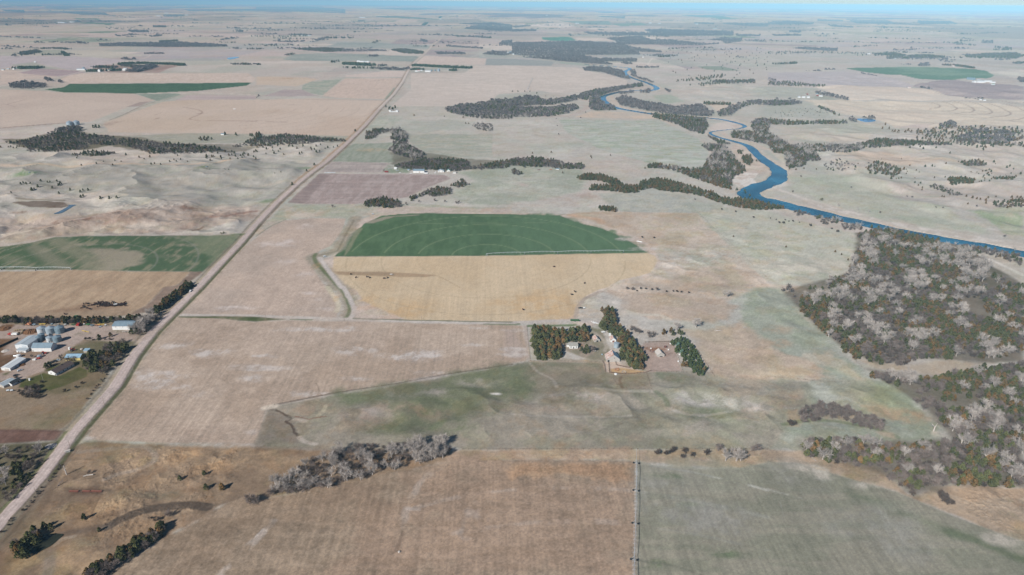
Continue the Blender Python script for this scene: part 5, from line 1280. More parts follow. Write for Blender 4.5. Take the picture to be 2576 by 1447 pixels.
# ---- far woods, belts and shelter belts (first tile row)
FW = 'far wood'
for s, sp, mx in [
    ('13: 0,430 600,418 700,415 1050,435 1250,480 1510,515 1500,528 1270,520 1290,548 700,555 400,572 130,562 0,545', 24, 'wood'),
    ('13: 110,575 400,572 470,548 700,558 900,592 1260,592 1250,618 900,615 1020,648 800,638 430,608 410,600', 18, 'wood'),
    ('13: 950,385 1300,365 1400,400 1600,402 1850,432 2080,442 1900,455 1500,450 1060,448 1040,412', 26, 'wood'),
    ('13: 720,325 1000,328 1400,332 1330,303 1500,298 1900,312 2230,322 2220,358 1700,362 1100,358 780,345', 32, 'wood'),
    ('13: 1970,400 2150,380 2320,385 2300,420 2150,440 2100,410', 28, 'wood'), ('13: 2250,345 2500,355 2490,365 2260,362', 32, 'wood'),
    ('12: 2440,450 2480,410 2576,410 2576,460', 24, 'wood'), ('12: 2280,545 2380,515 2520,520 2576,540 2500,560', 22, 'wood'),
    ('12: 2090,290 2170,270 2350,230 2576,250 2576,315 2400,310', 36, 'wood'), ('13: 0,260 180,255 190,265 30,280', 34, 'wood'), ('13: 0,300 250,300 240,315 0,318', 34, 'wood'),
    ('12: 2040,240 2400,230 2420,245 2200,250', 36, 'wood'),
    ('12: 1350,500 1500,490 1690,520 1680,538 1500,535', 18, 'dark'), ('12: 370,490 700,480 870,490 860,515 720,520 500,505', 20, 'dark'),
    ('12: 870,500 1300,505 1350,515 870,520', 26, 'wood'), ('12: 1800,520 2100,530 2110,545 1820,545', 22, 'wood'), ('12: 1910,455 2280,480 2290,492 1920,468', 26, 'wood'),
    ('11: 1000,440 1300,430 1800,425 2280,450 2290,470 1700,475 1200,465 1000,465', 24, 'wood'), ('11: 1600,410 1790,402 1790,415 1600,422', 20, 'dark'),
    ('11: 1270,305 1480,310 1510,325 1330,325', 30, 'wood'), ('11: 1540,258 1670,258 1670,273 1540,273', 26, 'dark'),
    ('11: 200,525 290,510 380,500 430,520 260,550 195,550', 18, 'dark'), ('11: 605,520 640,517 705,558 650,560', 14, 'spruce'),
    ('11: 90,840 230,825 460,840 460,870 380,880 300,890 100,880', 12, 'wood'), ('11: 450,790 510,785 540,815 470,815', 12, 'wood'), ('11: 580,810 620,805 630,830 590,830', 12, 'wood'),
    ('11: 1450,527 1640,525 1660,540 1455,542', 20, 'brush'),
    ('14: 240,485 400,475 520,490 540,480 700,490 700,515 560,510 400,500', 24, 'wood'), ('14: 1040,540 1250,530 1400,555 1300,585 1200,590 1190,575 1260,560', 22, 'dark'),
    ('14: 1980,560 2200,535 2500,530 2576,560 2500,590 2200,580 2000,575', 26, 'dark'), ('14: 1500,655 1600,625 1640,660 1520,665', 22, 'wood'),
    ('14: 40,348 330,352 330,362 60,362', 32, 'wood'), ('14: 210,310 330,315 325,332 220,325', 30, 'wood'),
    ('14: 0,225 200,212 460,235 450,245 0,248', 44, 'wood'), ('14: 600,250 860,270 860,282 640,270', 42, 'wood'), ('14: 1500,210 1830,215 1900,240 1530,245', 44, 'wood'),
    ('14: 2150,415 2270,415 2260,440 2150,435', 32, 'wood'), ('14: 780,195 1200,205 1280,240 900,240', 60, 'wood'),
    ('14: 500,195 740,205 760,215 500,210', 56, 'wood'),
    ('11: 0,98 240,102 250,125 60,115', 56, 'wood'), ('11: 600,125 1040,130 1100,150 820,150', 50, 'wood'), ('11: 1640,150 1860,150 1850,170 1650,170', 44, 'wood'), ('11: 1860,98 2576,92 2576,115 1900,115', 70, 'wood'),
    ('12: 0,70 560,70 900,95 900,135 400,120 0,120', 70, 'wood'), ('12: 1200,85 1700,80 1850,95 1500,105', 80, 'wood'), ('13: 850,162 1140,170 1130,185 900,172', 50, 'wood'),
    ('13: 2100,232 2576,235 2576,270 2400,268 2150,245', 50, 'wood'), ('13: 1830,228 2040,232 2030,245 1840,240', 46, 'wood'), ('11: 50,45 430,52 420,62 100,58', 90, 'wood')]:
    grove(s, sp * (.62 if sp > 16 else .8), mx, FW, 1.0, 1.5 if sp < 30 else 2.2)
for s, wd, sp, mx in [
    ('11: 420,492 600,492 690,500', 40, 16, 'dark'), ('11: 1300,643 1500,645 1790,655 1850,662', 26, 9, 'spruce'), ('11: 1790,660 1845,660', 40, 9, 'spruce'), ('11: 1200,655 1300,645', 60, 11, 'spruce'),
    ('11: 945,682 1150,682', 50, 12, 'dark'), ('11: 1250,665 1420,680', 50, 12, 'dark'), ('11: 1330,725 1420,705 1530,668', 60, 10, 'wood'), ('11: 920,722 990,718', 60, 11, 'spruce'), ('11: 1110,715 1190,712', 50, 10, 'spruce'),
    ('11: 200,690 290,692 370,688', 70, 10, 'spruce'), ('11: 2340,652 2576,654 12: 40,655', 20, 12, 'dark'), ('12: 1590,665 1800,675 2150,690', 40, 9, 'spruce'), ('12: 1580,705 1680,706', 25, 10, 'spruce'),
    ('12: 1980,715 1990,712', 40, 8, 'spruce'), ('12: 920,645 1040,655 1150,660', 80, 10, 'spruce'), ('12: 870,688 1200,692 1230,690', 25, 20, 'dark'), ('12: 1230,697 1400,703 1530,705', 60, 14, 'wood'),
    ('12: 1250,665 1290,667', 40, 10, 'dark'), ('12: 1160,575 1210,562', 50, 20, 'wood'), ('12: 310,560 380,545', 30, 22, 'dark'), ('12: 760,632 830,622', 40, 20, 'dark'),
    ('12: 560,300 1000,300 1270,293', 60, 38, 'wood'), ('12: 1000,255 1500,262 2300,270', 90, 40, 'wood'), ('12: 0,242 660,245', 60, 45, 'wood'), ('12: 200,418 350,428 480,420', 60, 26, 'wood'), ('12: 590,410 710,407', 60, 26, 'wood'),
    ('12: 680,385 950,385', 90, 30, 'dark'), ('12: 360,352 540,360', 60, 28, 'dark'), ('12: 670,270 880,265', 70, 40, 'wood'), ('12: 0,290 150,295', 70, 40, 'wood'), ('12: 70,350 210,350', 60, 30, 'wood'),
    ('12: 1620,355 2000,365 2360,390', 50, 34, 'wood'), ('12: 2000,372 2200,372 2360,385', 70, 30, 'dark'), ('12: 2190,345 2420,345', 60, 32, 'wood'), ('12: 1690,255 1720,232', 60, 40, 'spruce'), ('12: 1845,185 1860,172', 60, 45, 'spruce'),
    ('12: 1680,405 1700,428', 50, 28, 'wood'), ('12: 0,497 60,497', 40, 24, 'dark'), ('12: 200,495 300,497', 40, 24, 'wood'), ('12: 1100,485 1160,485', 40, 24, 'wood'),
    ('11: 340,435 450,435', 50, 28, 'wood'), ('11: 500,432 560,432', 60, 26, 'wood'), ('11: 620,435 900,445', 40, 28, 'wood'), ('11: 1170,368 1380,352', 50, 30, 'wood'), ('11: 1260,378 1370,375', 50, 28, 'wood'),
    ('11: 1540,375 1620,358', 60, 28, 'wood'), ('11: 2150,378 2230,375', 50, 28, 'wood'), ('11: 2220,410 2380,385', 50, 28, 'wood'), ('11: 370,215 450,216', 50, 36, 'wood'), ('11: 0,190 260,198', 40, 38, 'wood'),
    ('11: 760,215 800,225', 60, 36, 'wood'), ('11: 880,222 1180,225', 40, 36, 'wood'), ('11: 50,255 110,262', 50, 34, 'wood'), ('11: 440,275 510,276', 40, 34, 'wood'), ('11: 1740,235 2040,238 2250,240', 30, 44, 'wood'),
    ('11: 1370,267 1440,268', 50, 34, 'wood'), ('11: 2300,288 2576,295', 50, 34, 'wood'), ('11: 2380,320 2440,325', 80, 30, 'wood'), ('11: 2160,182 2250,183', 70, 44, 'wood'), ('11: 2360,200 2430,205', 60, 44, 'wood'),
    ('11: 1040,155 1230,165', 60, 48, 'wood'), ('11: 1490,170 1560,172', 60, 46, 'wood'), ('11: 1750,185 1950,188', 50, 46, 'wood'), ('11: 0,375 150,382 450,390', 30, 34, 'wood'), ('11: 0,465 400,492', 20, 26, 'brush'),
    ('11: 130,570 200,572', 30, 22, 'wood'), ('11: 1260,600 1360,605', 40, 16, 'wood'), ('11: 2320,495 2420,497', 40, 24, 'wood'), ('11: 2480,497 2576,498', 40, 22, 'dark'), ('11: 960,412 1140,415', 30, 26, 'wood'),
    ('13: 250,230 440,232', 60, 40, 'wood'), ('13: 390,140 660,152', 60, 60, 'wood'), ('13: 300,158 370,165', 70, 56, 'wood'), ('13: 1180,195 1400,198', 60, 52, 'wood'), ('13: 1410,212 1760,218', 50, 52, 'wood'),
    ('13: 1970,192 2100,200', 60, 56, 'wood'), ('13: 1520,372 1590,375', 60, 32, 'wood'), ('13: 1370,565 1500,560 1630,565', 60, 20, 'wood'), ('13: 1500,575 1600,570', 60, 20, 'dark'), ('13: 2240,580 2360,585', 40, 26, 'brush'),
    ('13: 760,238 800,240', 50, 42, 'wood'), ('13: 1660,265 1710,268', 50, 42, 'wood'),
    ('14: 1340,590 1500,582 1770,580', 30, 11, 'dark'), ('14: 1400,570 1560,562 1760,575', 28, 11, 'dark'), ('14: 1780,660 1860,663 1960,675 2060,690', 26, 10, 'dark'), ('14: 1880,345 2100,345', 50, 36, 'dark'), ('14: 2140,342 2400,335', 40, 36, 'wood'),
    ('14: 1770,432 1950,435', 30, 30, 'dark'), ('14: 1920,415 2090,413', 40, 32, 'dark'), ('14: 1870,445 2090,462', 30, 30, 'dark'), ('14: 2250,505 2420,505', 40, 26, 'dark'), ('14: 2290,480 2450,495', 30, 26, 'dark'),
    ('14: 1400,500 1530,503', 40, 26, 'brush'), ('14: 1540,540 1660,540', 40, 24, 'wood'), ('14: 460,350 700,352', 60, 36, 'wood'), ('14: 490,370 630,370', 40, 34, 'wood'), ('14: 900,275 1200,272', 40, 44, 'wood'), ('14: 1060,290 1200,290', 30, 44, 'dark'),
    ('14: 1780,250 1900,250', 40, 46, 'wood'), ('14: 2050,250 2120,260', 40, 46, 'wood'), ('14: 2490,268 2576,270', 60, 42, 'wood'), ('14: 400,715 520,718', 30, 16, 'brush'), ('14: 570,703 670,703', 30, 16, 'brush'),
    ('14: 950,742 1100,770', 14, 16, 'brush'), ('14: 70,650 280,640', 40, 18, 'dark'), ('14: 1340,655 1430,655', 30, 22, 'wood'), ('14: 1760,625 1850,630', 50, 22, 'wood'), ('14: 2490,645 2576,635', 60, 20, 'dark'),
    ('14: 1540,888 1640,902', 14, 12, 'brush'), ('14: 1980,990 2180,1010', 12, 14, 'brush'), ('14: 1700,480 1700,482', 30, 20, 'brush'),
    ('13: 2010,830 2200,825 2430,815', 26, 14, 'dark'), ('13: 1180,650 1120,640', 40, 14, 'wood'), ('14: 2540,800 2576,830', 30, 14, 'wood')]:
    belt(s, wd, sp * .62, mx, FW, 1.1, 1.7 if sp < 25 else 2.5)
for k in range(230):
    R0 = 5600 * math.exp(rng.uniform(0, 1) * 1.5); a0 = rng.uniform(-.62, .62)
    c0 = np.array([math.sin(a0), math.cos(a0)]) * R0
    q0 = proj(np.array([[c0[0], c0[1], 0.0]]))[0]
    L0 = rng.uniform(60, 330) * (1 + R0 / 9000)
    dr0 = np.array([1, .02]) if rng.uniform() < .8 else np.array([-.03, 1])
    if rng.uniform() < .5: dr0 = np.array([1, rng.normal(0, .35)])
    n0 = int(L0 / (11 + R0 / 700)) * 2
    t0 = rng.uniform(-.5, .5, n0) * L0
    xy0 = c0[None] + dr0[None] * t0[:, None] + rng.normal(0, 6 + R0 / 900, (n0, 2))
    xy0[:, 1] += 25 * np.sin(t0 / 70 + k)
    k_, w_ = MIXES['wood' if rng.uniform() < .6 else 'dark']
    add_trees(xy0, k_, w_, .9, 1.4 + R0 / 16000, FW)
singles('12: 1000,1325 1310,1080 1350,1090 1370,1100 1400,1090 1380,1110 1340,1105', 'cedar_green', 'beside the gravel road in the middle distance', 1.0, 1.3)
grove('12: 0,1000 20,950 40,965 20,975', 12, 'wood', FW)

# ---- things: the trees that show largest, each an object with crown and trunk; the rest joined
T_x = np.array([t[0] for t in TREES]); T_y = np.array([t[1] for t in TREES]); T_z = np.array([t[2] for t in TREES])
T_k = np.array([t[3] for t in TREES]); T_s = np.array([t[4] for t in TREES]); T_p = np.array([t[5] for t in TREES])
T_q = proj(np.stack([T_x, T_y, T_z + 3], 1))
T_vis = (T_q[:, 0] > -120) & (T_q[:, 0] < 2700) & (T_q[:, 1] > -10) & (T_q[:, 1] < 1540)
T_d = np.sqrt(T_x ** 2 + T_y ** 2 + H * H)
T_h = np.array([HREF[k] for k in T_k]) * T_s
CLASS = {'cedar_green': 'cedar', 'cedar_rust': 'cedar', 'spruce': 'cedar', 'blue': 'cedar', 'cotton': 'cottonwood', 'grey': 'bare', 'olive': 'bare', 'brush': 'bush'}
T_c = np.array([CLASS[k] for k in T_k])
size = T_h / T_d
size[~((T_q[:, 0] > 0) & (T_q[:, 0] < 2576) & (T_q[:, 1] < 1447))] *= .2
LOOK = {'cedar_green': 'dark green cedar', 'cedar_rust': 'rusty brown cedar', 'spruce': 'deep green evergreen', 'blue': 'pale blue green spruce', 'cotton': 'pale bare cottonwood with spreading limbs',
        'grey': 'grey brown bare tree', 'olive': 'round olive brown tree', 'brush': 'low dark twiggy bush'}
NAME = {'cedar_green': 'cedar_tree', 'cedar_rust': 'cedar_tree', 'spruce': 'evergreen_tree', 'blue': 'spruce_tree', 'cotton': 'cottonwood_tree', 'grey': 'bare_tree', 'olive': 'bare_tree', 'brush': 'bush'}
single = np.zeros(len(TREES), bool)
for c in set(T_c):
    idx = np.nonzero((T_c == c) & T_vis)[0]
    idx = idx[np.argsort(-size[idx])][:298]
    single[idx] = True
ORD = ['leftmost', 'second from the left', 'third from the left', 'fourth from the left', 'fifth from the left', 'sixth from the left', 'seventh from the left', 'eighth from the left']
from collections import defaultdict
groups_ = defaultdict(list)
for i in np.nonzero(single)[0]: groups_[(T_p[i], T_k[i])].append(i)
n_single = 0
for (p_, k_), members in groups_.items():
    members.sort(key=lambda i: T_q[i, 0])
    protos, _ = PROTO[k_]
    total_here = int(((T_p == p_) & (T_k == k_) & T_vis).sum())
    for r_, i in enumerate(members):
        lab = LOOK[k_] + ' ' + PLACES[p_]
        grp = None
        if total_here == 1: pass
        elif total_here <= 8 and total_here == len(members): lab = ORD[r_] + ' ' + LOOK[k_].replace(' with spreading limbs', '') + ' ' + PLACES[p_]
        else: grp = LOOK[k_].replace(' with spreading limbs', '') + 's ' + PLACES[p_]
        if total_here > 1: grp = LOOK[k_].replace(' with spreading limbs', '') + 's ' + PLACES[p_]
        lab = ' '.join(lab.split()[:16])
        e = bpy.data.objects.new(NAME[k_], None); e.empty_display_size = .5
        e.location = (T_x[i], T_y[i], T_z[i]); s_ = float(T_s[i])
        e.rotation_euler = (0, 0, float(rng.uniform(0, 6.28))); e.scale = (s_ * rng.uniform(.92, 1.12), s_ * rng.uniform(.92, 1.12), s_)
        C.objects.link(e)
        tag(e, lab, NAME[k_].split('_')[0] + ' tree' if 'tree' in NAME[k_] else 'bush', grp)
        for nm, me in protos[int(rng.integers(len(protos)))]:
            o = bpy.data.objects.new(nm, me); o.parent = e; C.objects.link(o)
        n_single += 1
REST = {'cedar': ('cedars', 'remaining cedars and evergreens in the woods and far shelter belts'), 'cottonwood': ('cottonwoods', 'remaining pale bare cottonwoods of the woods and far creeks'),
        'bare': ('bare_woods', 'remaining grey bare trees of the woods and far creeks'), 'bush': ('brushwood', 'remaining low dark brush under the woods and far off')}
for c, (nm, lb) in REST.items():
    vs_, fs, ms, off_ = [], [], [], 0
    kinds = [k for k in CLASS if CLASS[k] == c]
    for ki, k in enumerate(kinds):
        for near in (True, False):
            lods = [lod_geo(k, np.random.default_rng(900 + j), near) for j in range(5)]
            idx = np.nonzero((T_k == k) & ~single & ((T_d < 2300) == near))[0]
            if not len(idx): continue
            var = rng.integers(0, 5, len(idx))
            for j in range(5):
                ii_ = idx[var == j]
                if not len(ii_): continue
                v, f = lods[j]
                a = rng.uniform(0, 6.28, len(ii_)); s_ = T_s[ii_]
                ca, sa = np.cos(a) * s_, np.sin(a) * s_
                X = v[None, :, 0] * ca[:, None] - v[None, :, 1] * sa[:, None] + T_x[ii_][:, None]
                Y = v[None, :, 0] * sa[:, None] + v[None, :, 1] * ca[:, None] + T_y[ii_][:, None]
                Z = v[None, :, 2] * s_[:, None] + T_z[ii_][:, None]
                vs_.append(np.stack([X, Y, Z], 2).reshape(-1, 3))
                fs.append((f[None] + (np.arange(len(ii_)) * len(v))[:, None, None]).reshape(-1, 4) + off_)
                ms.append(np.full(len(ii_) * len(f), ki if (near or c == 'cedar') else len(kinds))); off_ += len(ii_) * len(v)
    if vs_:
        me = mesh_np(nm, np.concatenate(vs_), np.concatenate(fs), [KMAT[k] for k in kinds] + [M_FAR], fm=np.concatenate(ms))
        tag(link(nm, me), lb, 'trees' if c != 'bush' else 'brush', kind='stuff')
print('TREES', len(TREES), {c: int((T_c == c).sum()) for c in set(T_c)}, 'single', n_single)
# ------------------------------------------------------------------ builders for farm things
M_WHITE = mat('white_paint', (222, 224, 224), .6, var=.12, scale=.6)
M_WROOF = mat('white_metal_roof', (214, 220, 224), .45, var=.08, scale=.5)
M_GROOF = mat('grey_blue_metal_roof', (128, 148, 162), .45, var=.16, scale=.4)
M_LROOF = mat('light_grey_metal_roof', (176, 188, 196), .45, var=.12, scale=.3)
M_BROOF = mat('brown_shingles', (100, 86, 82), .9, var=.25, scale=1.2)
M_DROOF = mat('dark_shingles', (58, 60, 64), .9, var=.25, scale=1.2)
M_SROOF = mat('weathered_shingles', (160, 158, 152), .9, var=.28, scale=1.5)
M_RUST = mat('rusted_metal_roof', (204, 196, 192), .7, col2=(176, 132, 112), scale=.5)
M_BLUER = mat('pale_blue_and_shaded_roof', (150, 182, 204), .4, var=.25, scale=.35)  # blue sheds, and the painted shade on the white barn's right slope
M_YELLOW = mat('yellow_paint', (206, 190, 130), .7, var=.12)
M_GREENR = mat('green_roof', (60, 130, 118), .6, var=.1)
M_GALV = mat('galvanised_steel', (170, 186, 198), .38, .25, var=.2, scale=.35, spec=.5)
M_GALVB = mat('weathered_galvanised', (134, 156, 170), .45, .25, var=.3, scale=.4, spec=.5)
M_GALVW = mat('bright_galvanised', (206, 214, 220), .38, .2, var=.15, scale=.35, spec=.5)
M_OLDW = mat('bare_grey_boards', (186, 182, 176), .9, var=.25, scale=1.5)
M_DARK = mat('dark_opening', (36, 36, 40), .8)
M_GLASS = mat('window_glass', (44, 56, 70), .15, spec=.6)
M_RED = mat('red_paint', (168, 52, 44), .5, var=.15)
M_DRED = mat('rusty_red_steel', (122, 76, 64), .8, var=.2)
M_ORANGE = mat('rusty_orange', (190, 128, 92), .8, var=.2)
M_GREEN = mat('green_paint', (64, 108, 66), .5, var=.15)
M_TYRE = mat('tyre_rubber', (38, 38, 40), .9)
M_POST = mat('weathered_post', (120, 98, 80), .9, var=.2)
M_POLE = mat('utility_pole_wood', (150, 136, 124), .9, var=.15)
M_BLACKV = mat('black_car_paint', (34, 38, 44), .3, spec=.6)
M_SILVER = mat('silver_car_paint', (196, 206, 214), .3, .3, spec=.6)
M_CARW = mat('white_car_paint', (232, 234, 236), .3, spec=.6)
M_BALE = mat('hay', (158, 140, 112), .95, var=.2)
M_SIL = mat('silage', (122, 88, 60), .95, var=.35, scale=.6)
M_YSTEEL = mat('yellow_steel', (216, 188, 96), .6)
M_TANKB = mat('pale_blue_tank', (150, 170, 184), .5)
M_COWB = mat('dark_brown_hide', (64, 38, 30), .8, var=.3, rand=.4)
M_COWK = mat('black_hide', (34, 28, 28), .8)
M_CONC = mat('pale_concrete', (190, 184, 178), .9, var=.1)
M_STRIPE = mat('white_blue_paint', (190, 200, 208), .6)

class MB:
    def __init__(s): s.v = []; s.f = []; s.o = 0
    def add(s, v, f):
        s.v.extend([tuple(map(float, p)) for p in v]); s.f.extend([tuple(int(i) + s.o for i in q) for q in f]); s.o += len(v); return s
    def box(s, x0, y0, z0, x1, y1, z1):
        return s.add([(x0, y0, z0), (x1, y0, z0), (x1, y1, z0), (x0, y1, z0), (x0, y0, z1), (x1, y0, z1), (x1, y1, z1), (x0, y1, z1)],
                     [(0, 3, 2, 1), (4, 5, 6, 7), (0, 1, 5, 4), (1, 2, 6, 5), (2, 3, 7, 6), (3, 0, 4, 7)])
    def prism(s, prof, y0, y1):
        """profile in x,z extruded along y"""
        n = len(prof)
        v = [(x, y0, z) for x, z in prof] + [(x, y1, z) for x, z in prof]
        f = [tuple(range(n))[::-1], tuple(range(n, 2 * n))] + [(i, (i + 1) % n, n + (i + 1) % n, n + i) for i in range(n)]
        return s.add(v, f)
    def prismx(s, prof, x0, x1):
        n = len(prof)
        v = [(x0, y, z) for y, z in prof] + [(x1, y, z) for y, z in prof]
        f = [tuple(range(n)), tuple(range(n, 2 * n))[::-1]] + [(i, n + i, n + (i + 1) % n, (i + 1) % n) for i in range(n)]
        return s.add(v, f)
    def tube(s, segs, sides=4):
        v, f = tube(segs, sides); return s.add(v, f)
    def lathe(s, prof, n=20, c=(0, 0), cap=True, axis='z'):
        v = []
        for r, z in prof:
            for k in range(n):
                t = 2 * math.pi * k / n
                a, b = c[0] + r * math.cos(t), c[1] + r * math.sin(t)
                v.append((a, b, z) if axis == 'z' else ((z, a, b) if axis == 'x' else (a, z, b)))
        f = []
        for j in range(len(prof) - 1):
            for k in range(n):
                k2 = (k + 1) % n
                f.append((j * n + k, j * n + k2, (j + 1) * n + k2, (j + 1) * n + k))
        if cap: f.append(tuple(range(n))[::-1]); f.append(tuple(range((len(prof) - 1) * n, len(prof) * n)))
        return s.add(v, f)
    def mesh(s, name, m):
        me = bpy.data.meshes.new(name); me.from_pydata(s.v, [], s.f); me.materials.append(m); me.update(); return me
    def build(s, name, m, parent=None, loc=(0, 0, 0), rz=0):
        return link(name, s.mesh(name, m), parent, loc, rz)
def thing(name, label, cat, loc, rz=0, group=None):
    o = bpy.data.objects.new(name, None); o.location = loc; o.rotation_euler = (0, 0, rz); C.objects.link(o)
    return tag(o, label, cat, group)
def copy_thing(src, loc, rz, label=None):
    o = src.copy(); C.objects.link(o); o.location = loc; o.rotation_euler = (0, 0, rz)
    if label: o['label'] = label
    for ch in src.children:
        c = ch.copy(); C.objects.link(c); c.parent = o
        for g_ in ch.children:
            d = g_.copy(); C.objects.link(d); d.parent = c
    return o
def building(name, label, cat, p, w, d, wh, rh, ridge='y', rot=0.0, wm=None, rm=None, rm2=None, door=None, win=None, group=None, corner=True, over=.35, side_win=0, chimney=False):
    """p: photo pixel of the near left base corner (or of the centre)"""
    wm = wm or M_WHITE; rm = rm or M_GROOF
    q = W(pts(p))[0]; a = math.radians(rot)
    if corner:
        cx = q[0] + (w / 2) * math.cos(a) - (d / 2) * math.sin(a); cy = q[1] + (w / 2) * math.sin(a) + (d / 2) * math.cos(a)
    else: cx, cy = q[0], q[1]
    z = float(height(np.array([cx]), np.array([cy]))[0])
    t = thing(name, label, cat, (cx, cy, z), a, group)
    hw, hd = w / 2, d / 2
    b = MB()
    if ridge == 'y': b.prism([(-hw, -.6), (hw, -.6), (hw, wh), (0, wh + rh), (-hw, wh)], -hd, hd)
    elif ridge == 'x': b.prismx([(-hd, -.6), (hd, -.6), (hd, wh), (0, wh + rh), (-hd, wh)], -hw, hw)
    else: b.prismx([(-hd, -.6), (hd, -.6), (hd, wh + rh), (-hd, wh)], -hw, hw)
    b.build('wall', wm, t)
    th_ = .14; o = over
    r = MB()
    if ridge == 'y':
        sl = rh / hw
        r.prism([(-hw - o, wh - o * sl + .05), (0, wh + rh + .05), (0, wh + rh + .05 + th_), (-hw - o, wh - o * sl + .05 + th_)], -hd - o, hd + o)
        r2 = MB().prism([(hw + o, wh - o * sl + .05), (hw + o, wh - o * sl + .05 + th_), (0, wh + rh + .05 + th_), (0, wh + rh + .05)], -hd - o, hd + o)
    elif ridge == 'x':
        sl = rh / hd
        r.prismx([(-hd - o, wh - o * sl + .05), (0, wh + rh + .05), (0, wh + rh + .05 + th_), (-hd - o, wh - o * sl + .05 + th_)], -hw - o, hw + o)
        r2 = MB().prismx([(hd + o, wh - o * sl + .05), (hd + o, wh - o * sl + .05 + th_), (0, wh + rh + .05 + th_), (0, wh + rh + .05)], -hw - o, hw + o)
    else:
        sl = rh / d
        r.prismx([(-hd - o, wh - o * sl + .05), (hd + o, wh + rh + o * sl + .05), (hd + o, wh + rh + o * sl + .05 + th_), (-hd - o, wh - o * sl + .05 + th_)], -hw - o, hw + o); r2 = None
    r.build('roof', rm, t)
    if r2 is not None: r2.build('roof', rm2 or rm, t)
    if r2 is not None:
        if ridge == 'y': MB().box(-.22, -hd - o, wh + rh + .12, .22, hd + o, wh + rh + .26).build('ridge_cap', rm, t)
        else: MB().box(-hw - o, -.22, wh + rh + .12, hw + o, .22, wh + rh + .26).build('ridge_cap', rm, t)
    for (x, w_, h_, m_) in (door or []):
        dd = MB().box(x - w_ / 2, -hd - .08, 0, x + w_ / 2, -hd - .02, h_).build('door', m_, t)
    for (x, z0, w_, h_) in (win or []):
        f = MB().box(x - w_ / 2 - .12, -hd - .07, z0 - .12, x + w_ / 2 + .12, -hd - .02, z0 + h_ + .12).build('window', M_CONC, t)
        MB().box(x - w_ / 2, -hd - .10, z0, x + w_ / 2, -hd - .075, z0 + h_).build('pane', M_GLASS, f)
    for k in range(side_win):
        y = -hd + d * (k + .7) / (side_win + .4)
        f = MB().box(hw + .02, y - .7, 1.0, hw + .07, y + .7, 2.1).build('window', M_CONC, t)
        MB().box(hw + .075, y - .6, 1.08, hw + .1, y + .6, 2.02).build('pane', M_GLASS, f)
    if chimney: MB().box(-.5, .6, wh + rh * .5, .3, 1.4, wh + rh + 1.0).build('chimney', M_BROOF, t)
    return t
def grain_bin(label, p, R, h, rh, m=None, group=None, name='grain_bin'):
    m = m or M_GALV
    q = W(pts(p))[0]
    t = thing(name, label, 'grain bin', q, .3, group)
    prof = [(R, -.5)]
    k = int(h / .8)
    for i in range(k + 1):
        z = h * i / k
        prof += [(R, z), (R + .07, z + .1)] if i < k else [(R, z)]
    MB().lathe(prof, 28).build('wall', m, t)
    MB().lathe([(R + .2, h + .02), (R + .2, h + .12), (R * .12, h + rh), (R * .12, h + rh + .35), (.05, h + rh + .45)], 28).build('roof', m if m is not M_GALVW else M_GALV, t)
    MB().box(-.5, -R - .15, .2, .5, -R - .02, 2.1).build('door', M_GALVB, t)
    a = -1.1
    lx, ly = (R + .25) * math.cos(a), (R + .25) * math.sin(a)
    MB().box(lx - .22, ly - .05, .2, lx - .14, ly + .05, h + .3).box(lx + .14, ly - .05, .2, lx + .22, ly + .05, h + .3).build('ladder', M_DARK, t)
    return t
def wheel(parent, x, y, r, w, name='wheel', hub=M_GALVW):
    wv = MB().lathe([(r * .55, -w / 2), (r, -w / 2), (r, w / 2), (r * .55, w / 2)], 14, axis='y').build(name, M_TYRE, parent, (x, y, r))
    MB().lathe([(r * .5, -w / 2 - .02), (r * .5, w / 2 + .02)], 10, axis='y').build('rim', hub, wv)
    return wv
def car(label, p, rz, paint, kind='car', group=None):
    q = W(pts(p))[0]
    t = thing({'car': 'parked_car', 'pickup': 'pickup_truck', 'van': 'camper_van'}[kind], label, {'car': 'car', 'pickup': 'pickup', 'van': 'van'}[kind], q, math.radians(rz), group)
    if kind == 'car':
        MB().prism([(-2.3, .35), (2.3, .35), (2.35, .8), (2.2, 1.0), (1.2, 1.08), (.5, 1.55), (-1.5, 1.6), (-2.1, 1.1), (-2.35, .95)], -.9, .9).build('body', paint, t)
        MB().prism([(1.1, 1.1), (.52, 1.5), (-1.45, 1.54), (-1.95, 1.12)], -.93, .93).build('window', M_GLASS, t)
        L = 1.45
    elif kind == 'pickup':
        MB().prism([(-2.8, .45), (2.7, .45), (2.75, 1.0), (2.5, 1.15), (1.3, 1.2), (.8, 1.85), (-.5, 1.85), (-.65, 1.15), (-2.8, 1.15)], -.98, .98).build('body', paint, t)
        MB().prism([(1.2, 1.22), (.78, 1.76), (-.42, 1.76), (-.5, 1.22)], -1.0, 1.0).build('window', M_GLASS, t)
        MB().box(-2.7, -.85, 1.16, -.8, .85, 1.2).build('bed', M_DARK, t); L = 1.75
    else:
        MB().prism([(-4.2, .5), (4.0, .5), (4.2, 1.5), (3.6, 2.9), (-4.2, 2.9)], -1.2, 1.2).build('body', paint, t)
        MB().box(-3, -1.22, 1.7, -1, -1.2, 2.3).box(.4, -1.22, 1.7, 2.4, -1.2, 2.3).build('window', M_GLASS, t); L = 2.6
    hy = .85 if kind != 'van' else 1.1
    for sx in (-L, L):
        for sy in (-hy, hy): wheel(t, sx, sy, .36 if kind == 'car' else .42, .26)
    return t
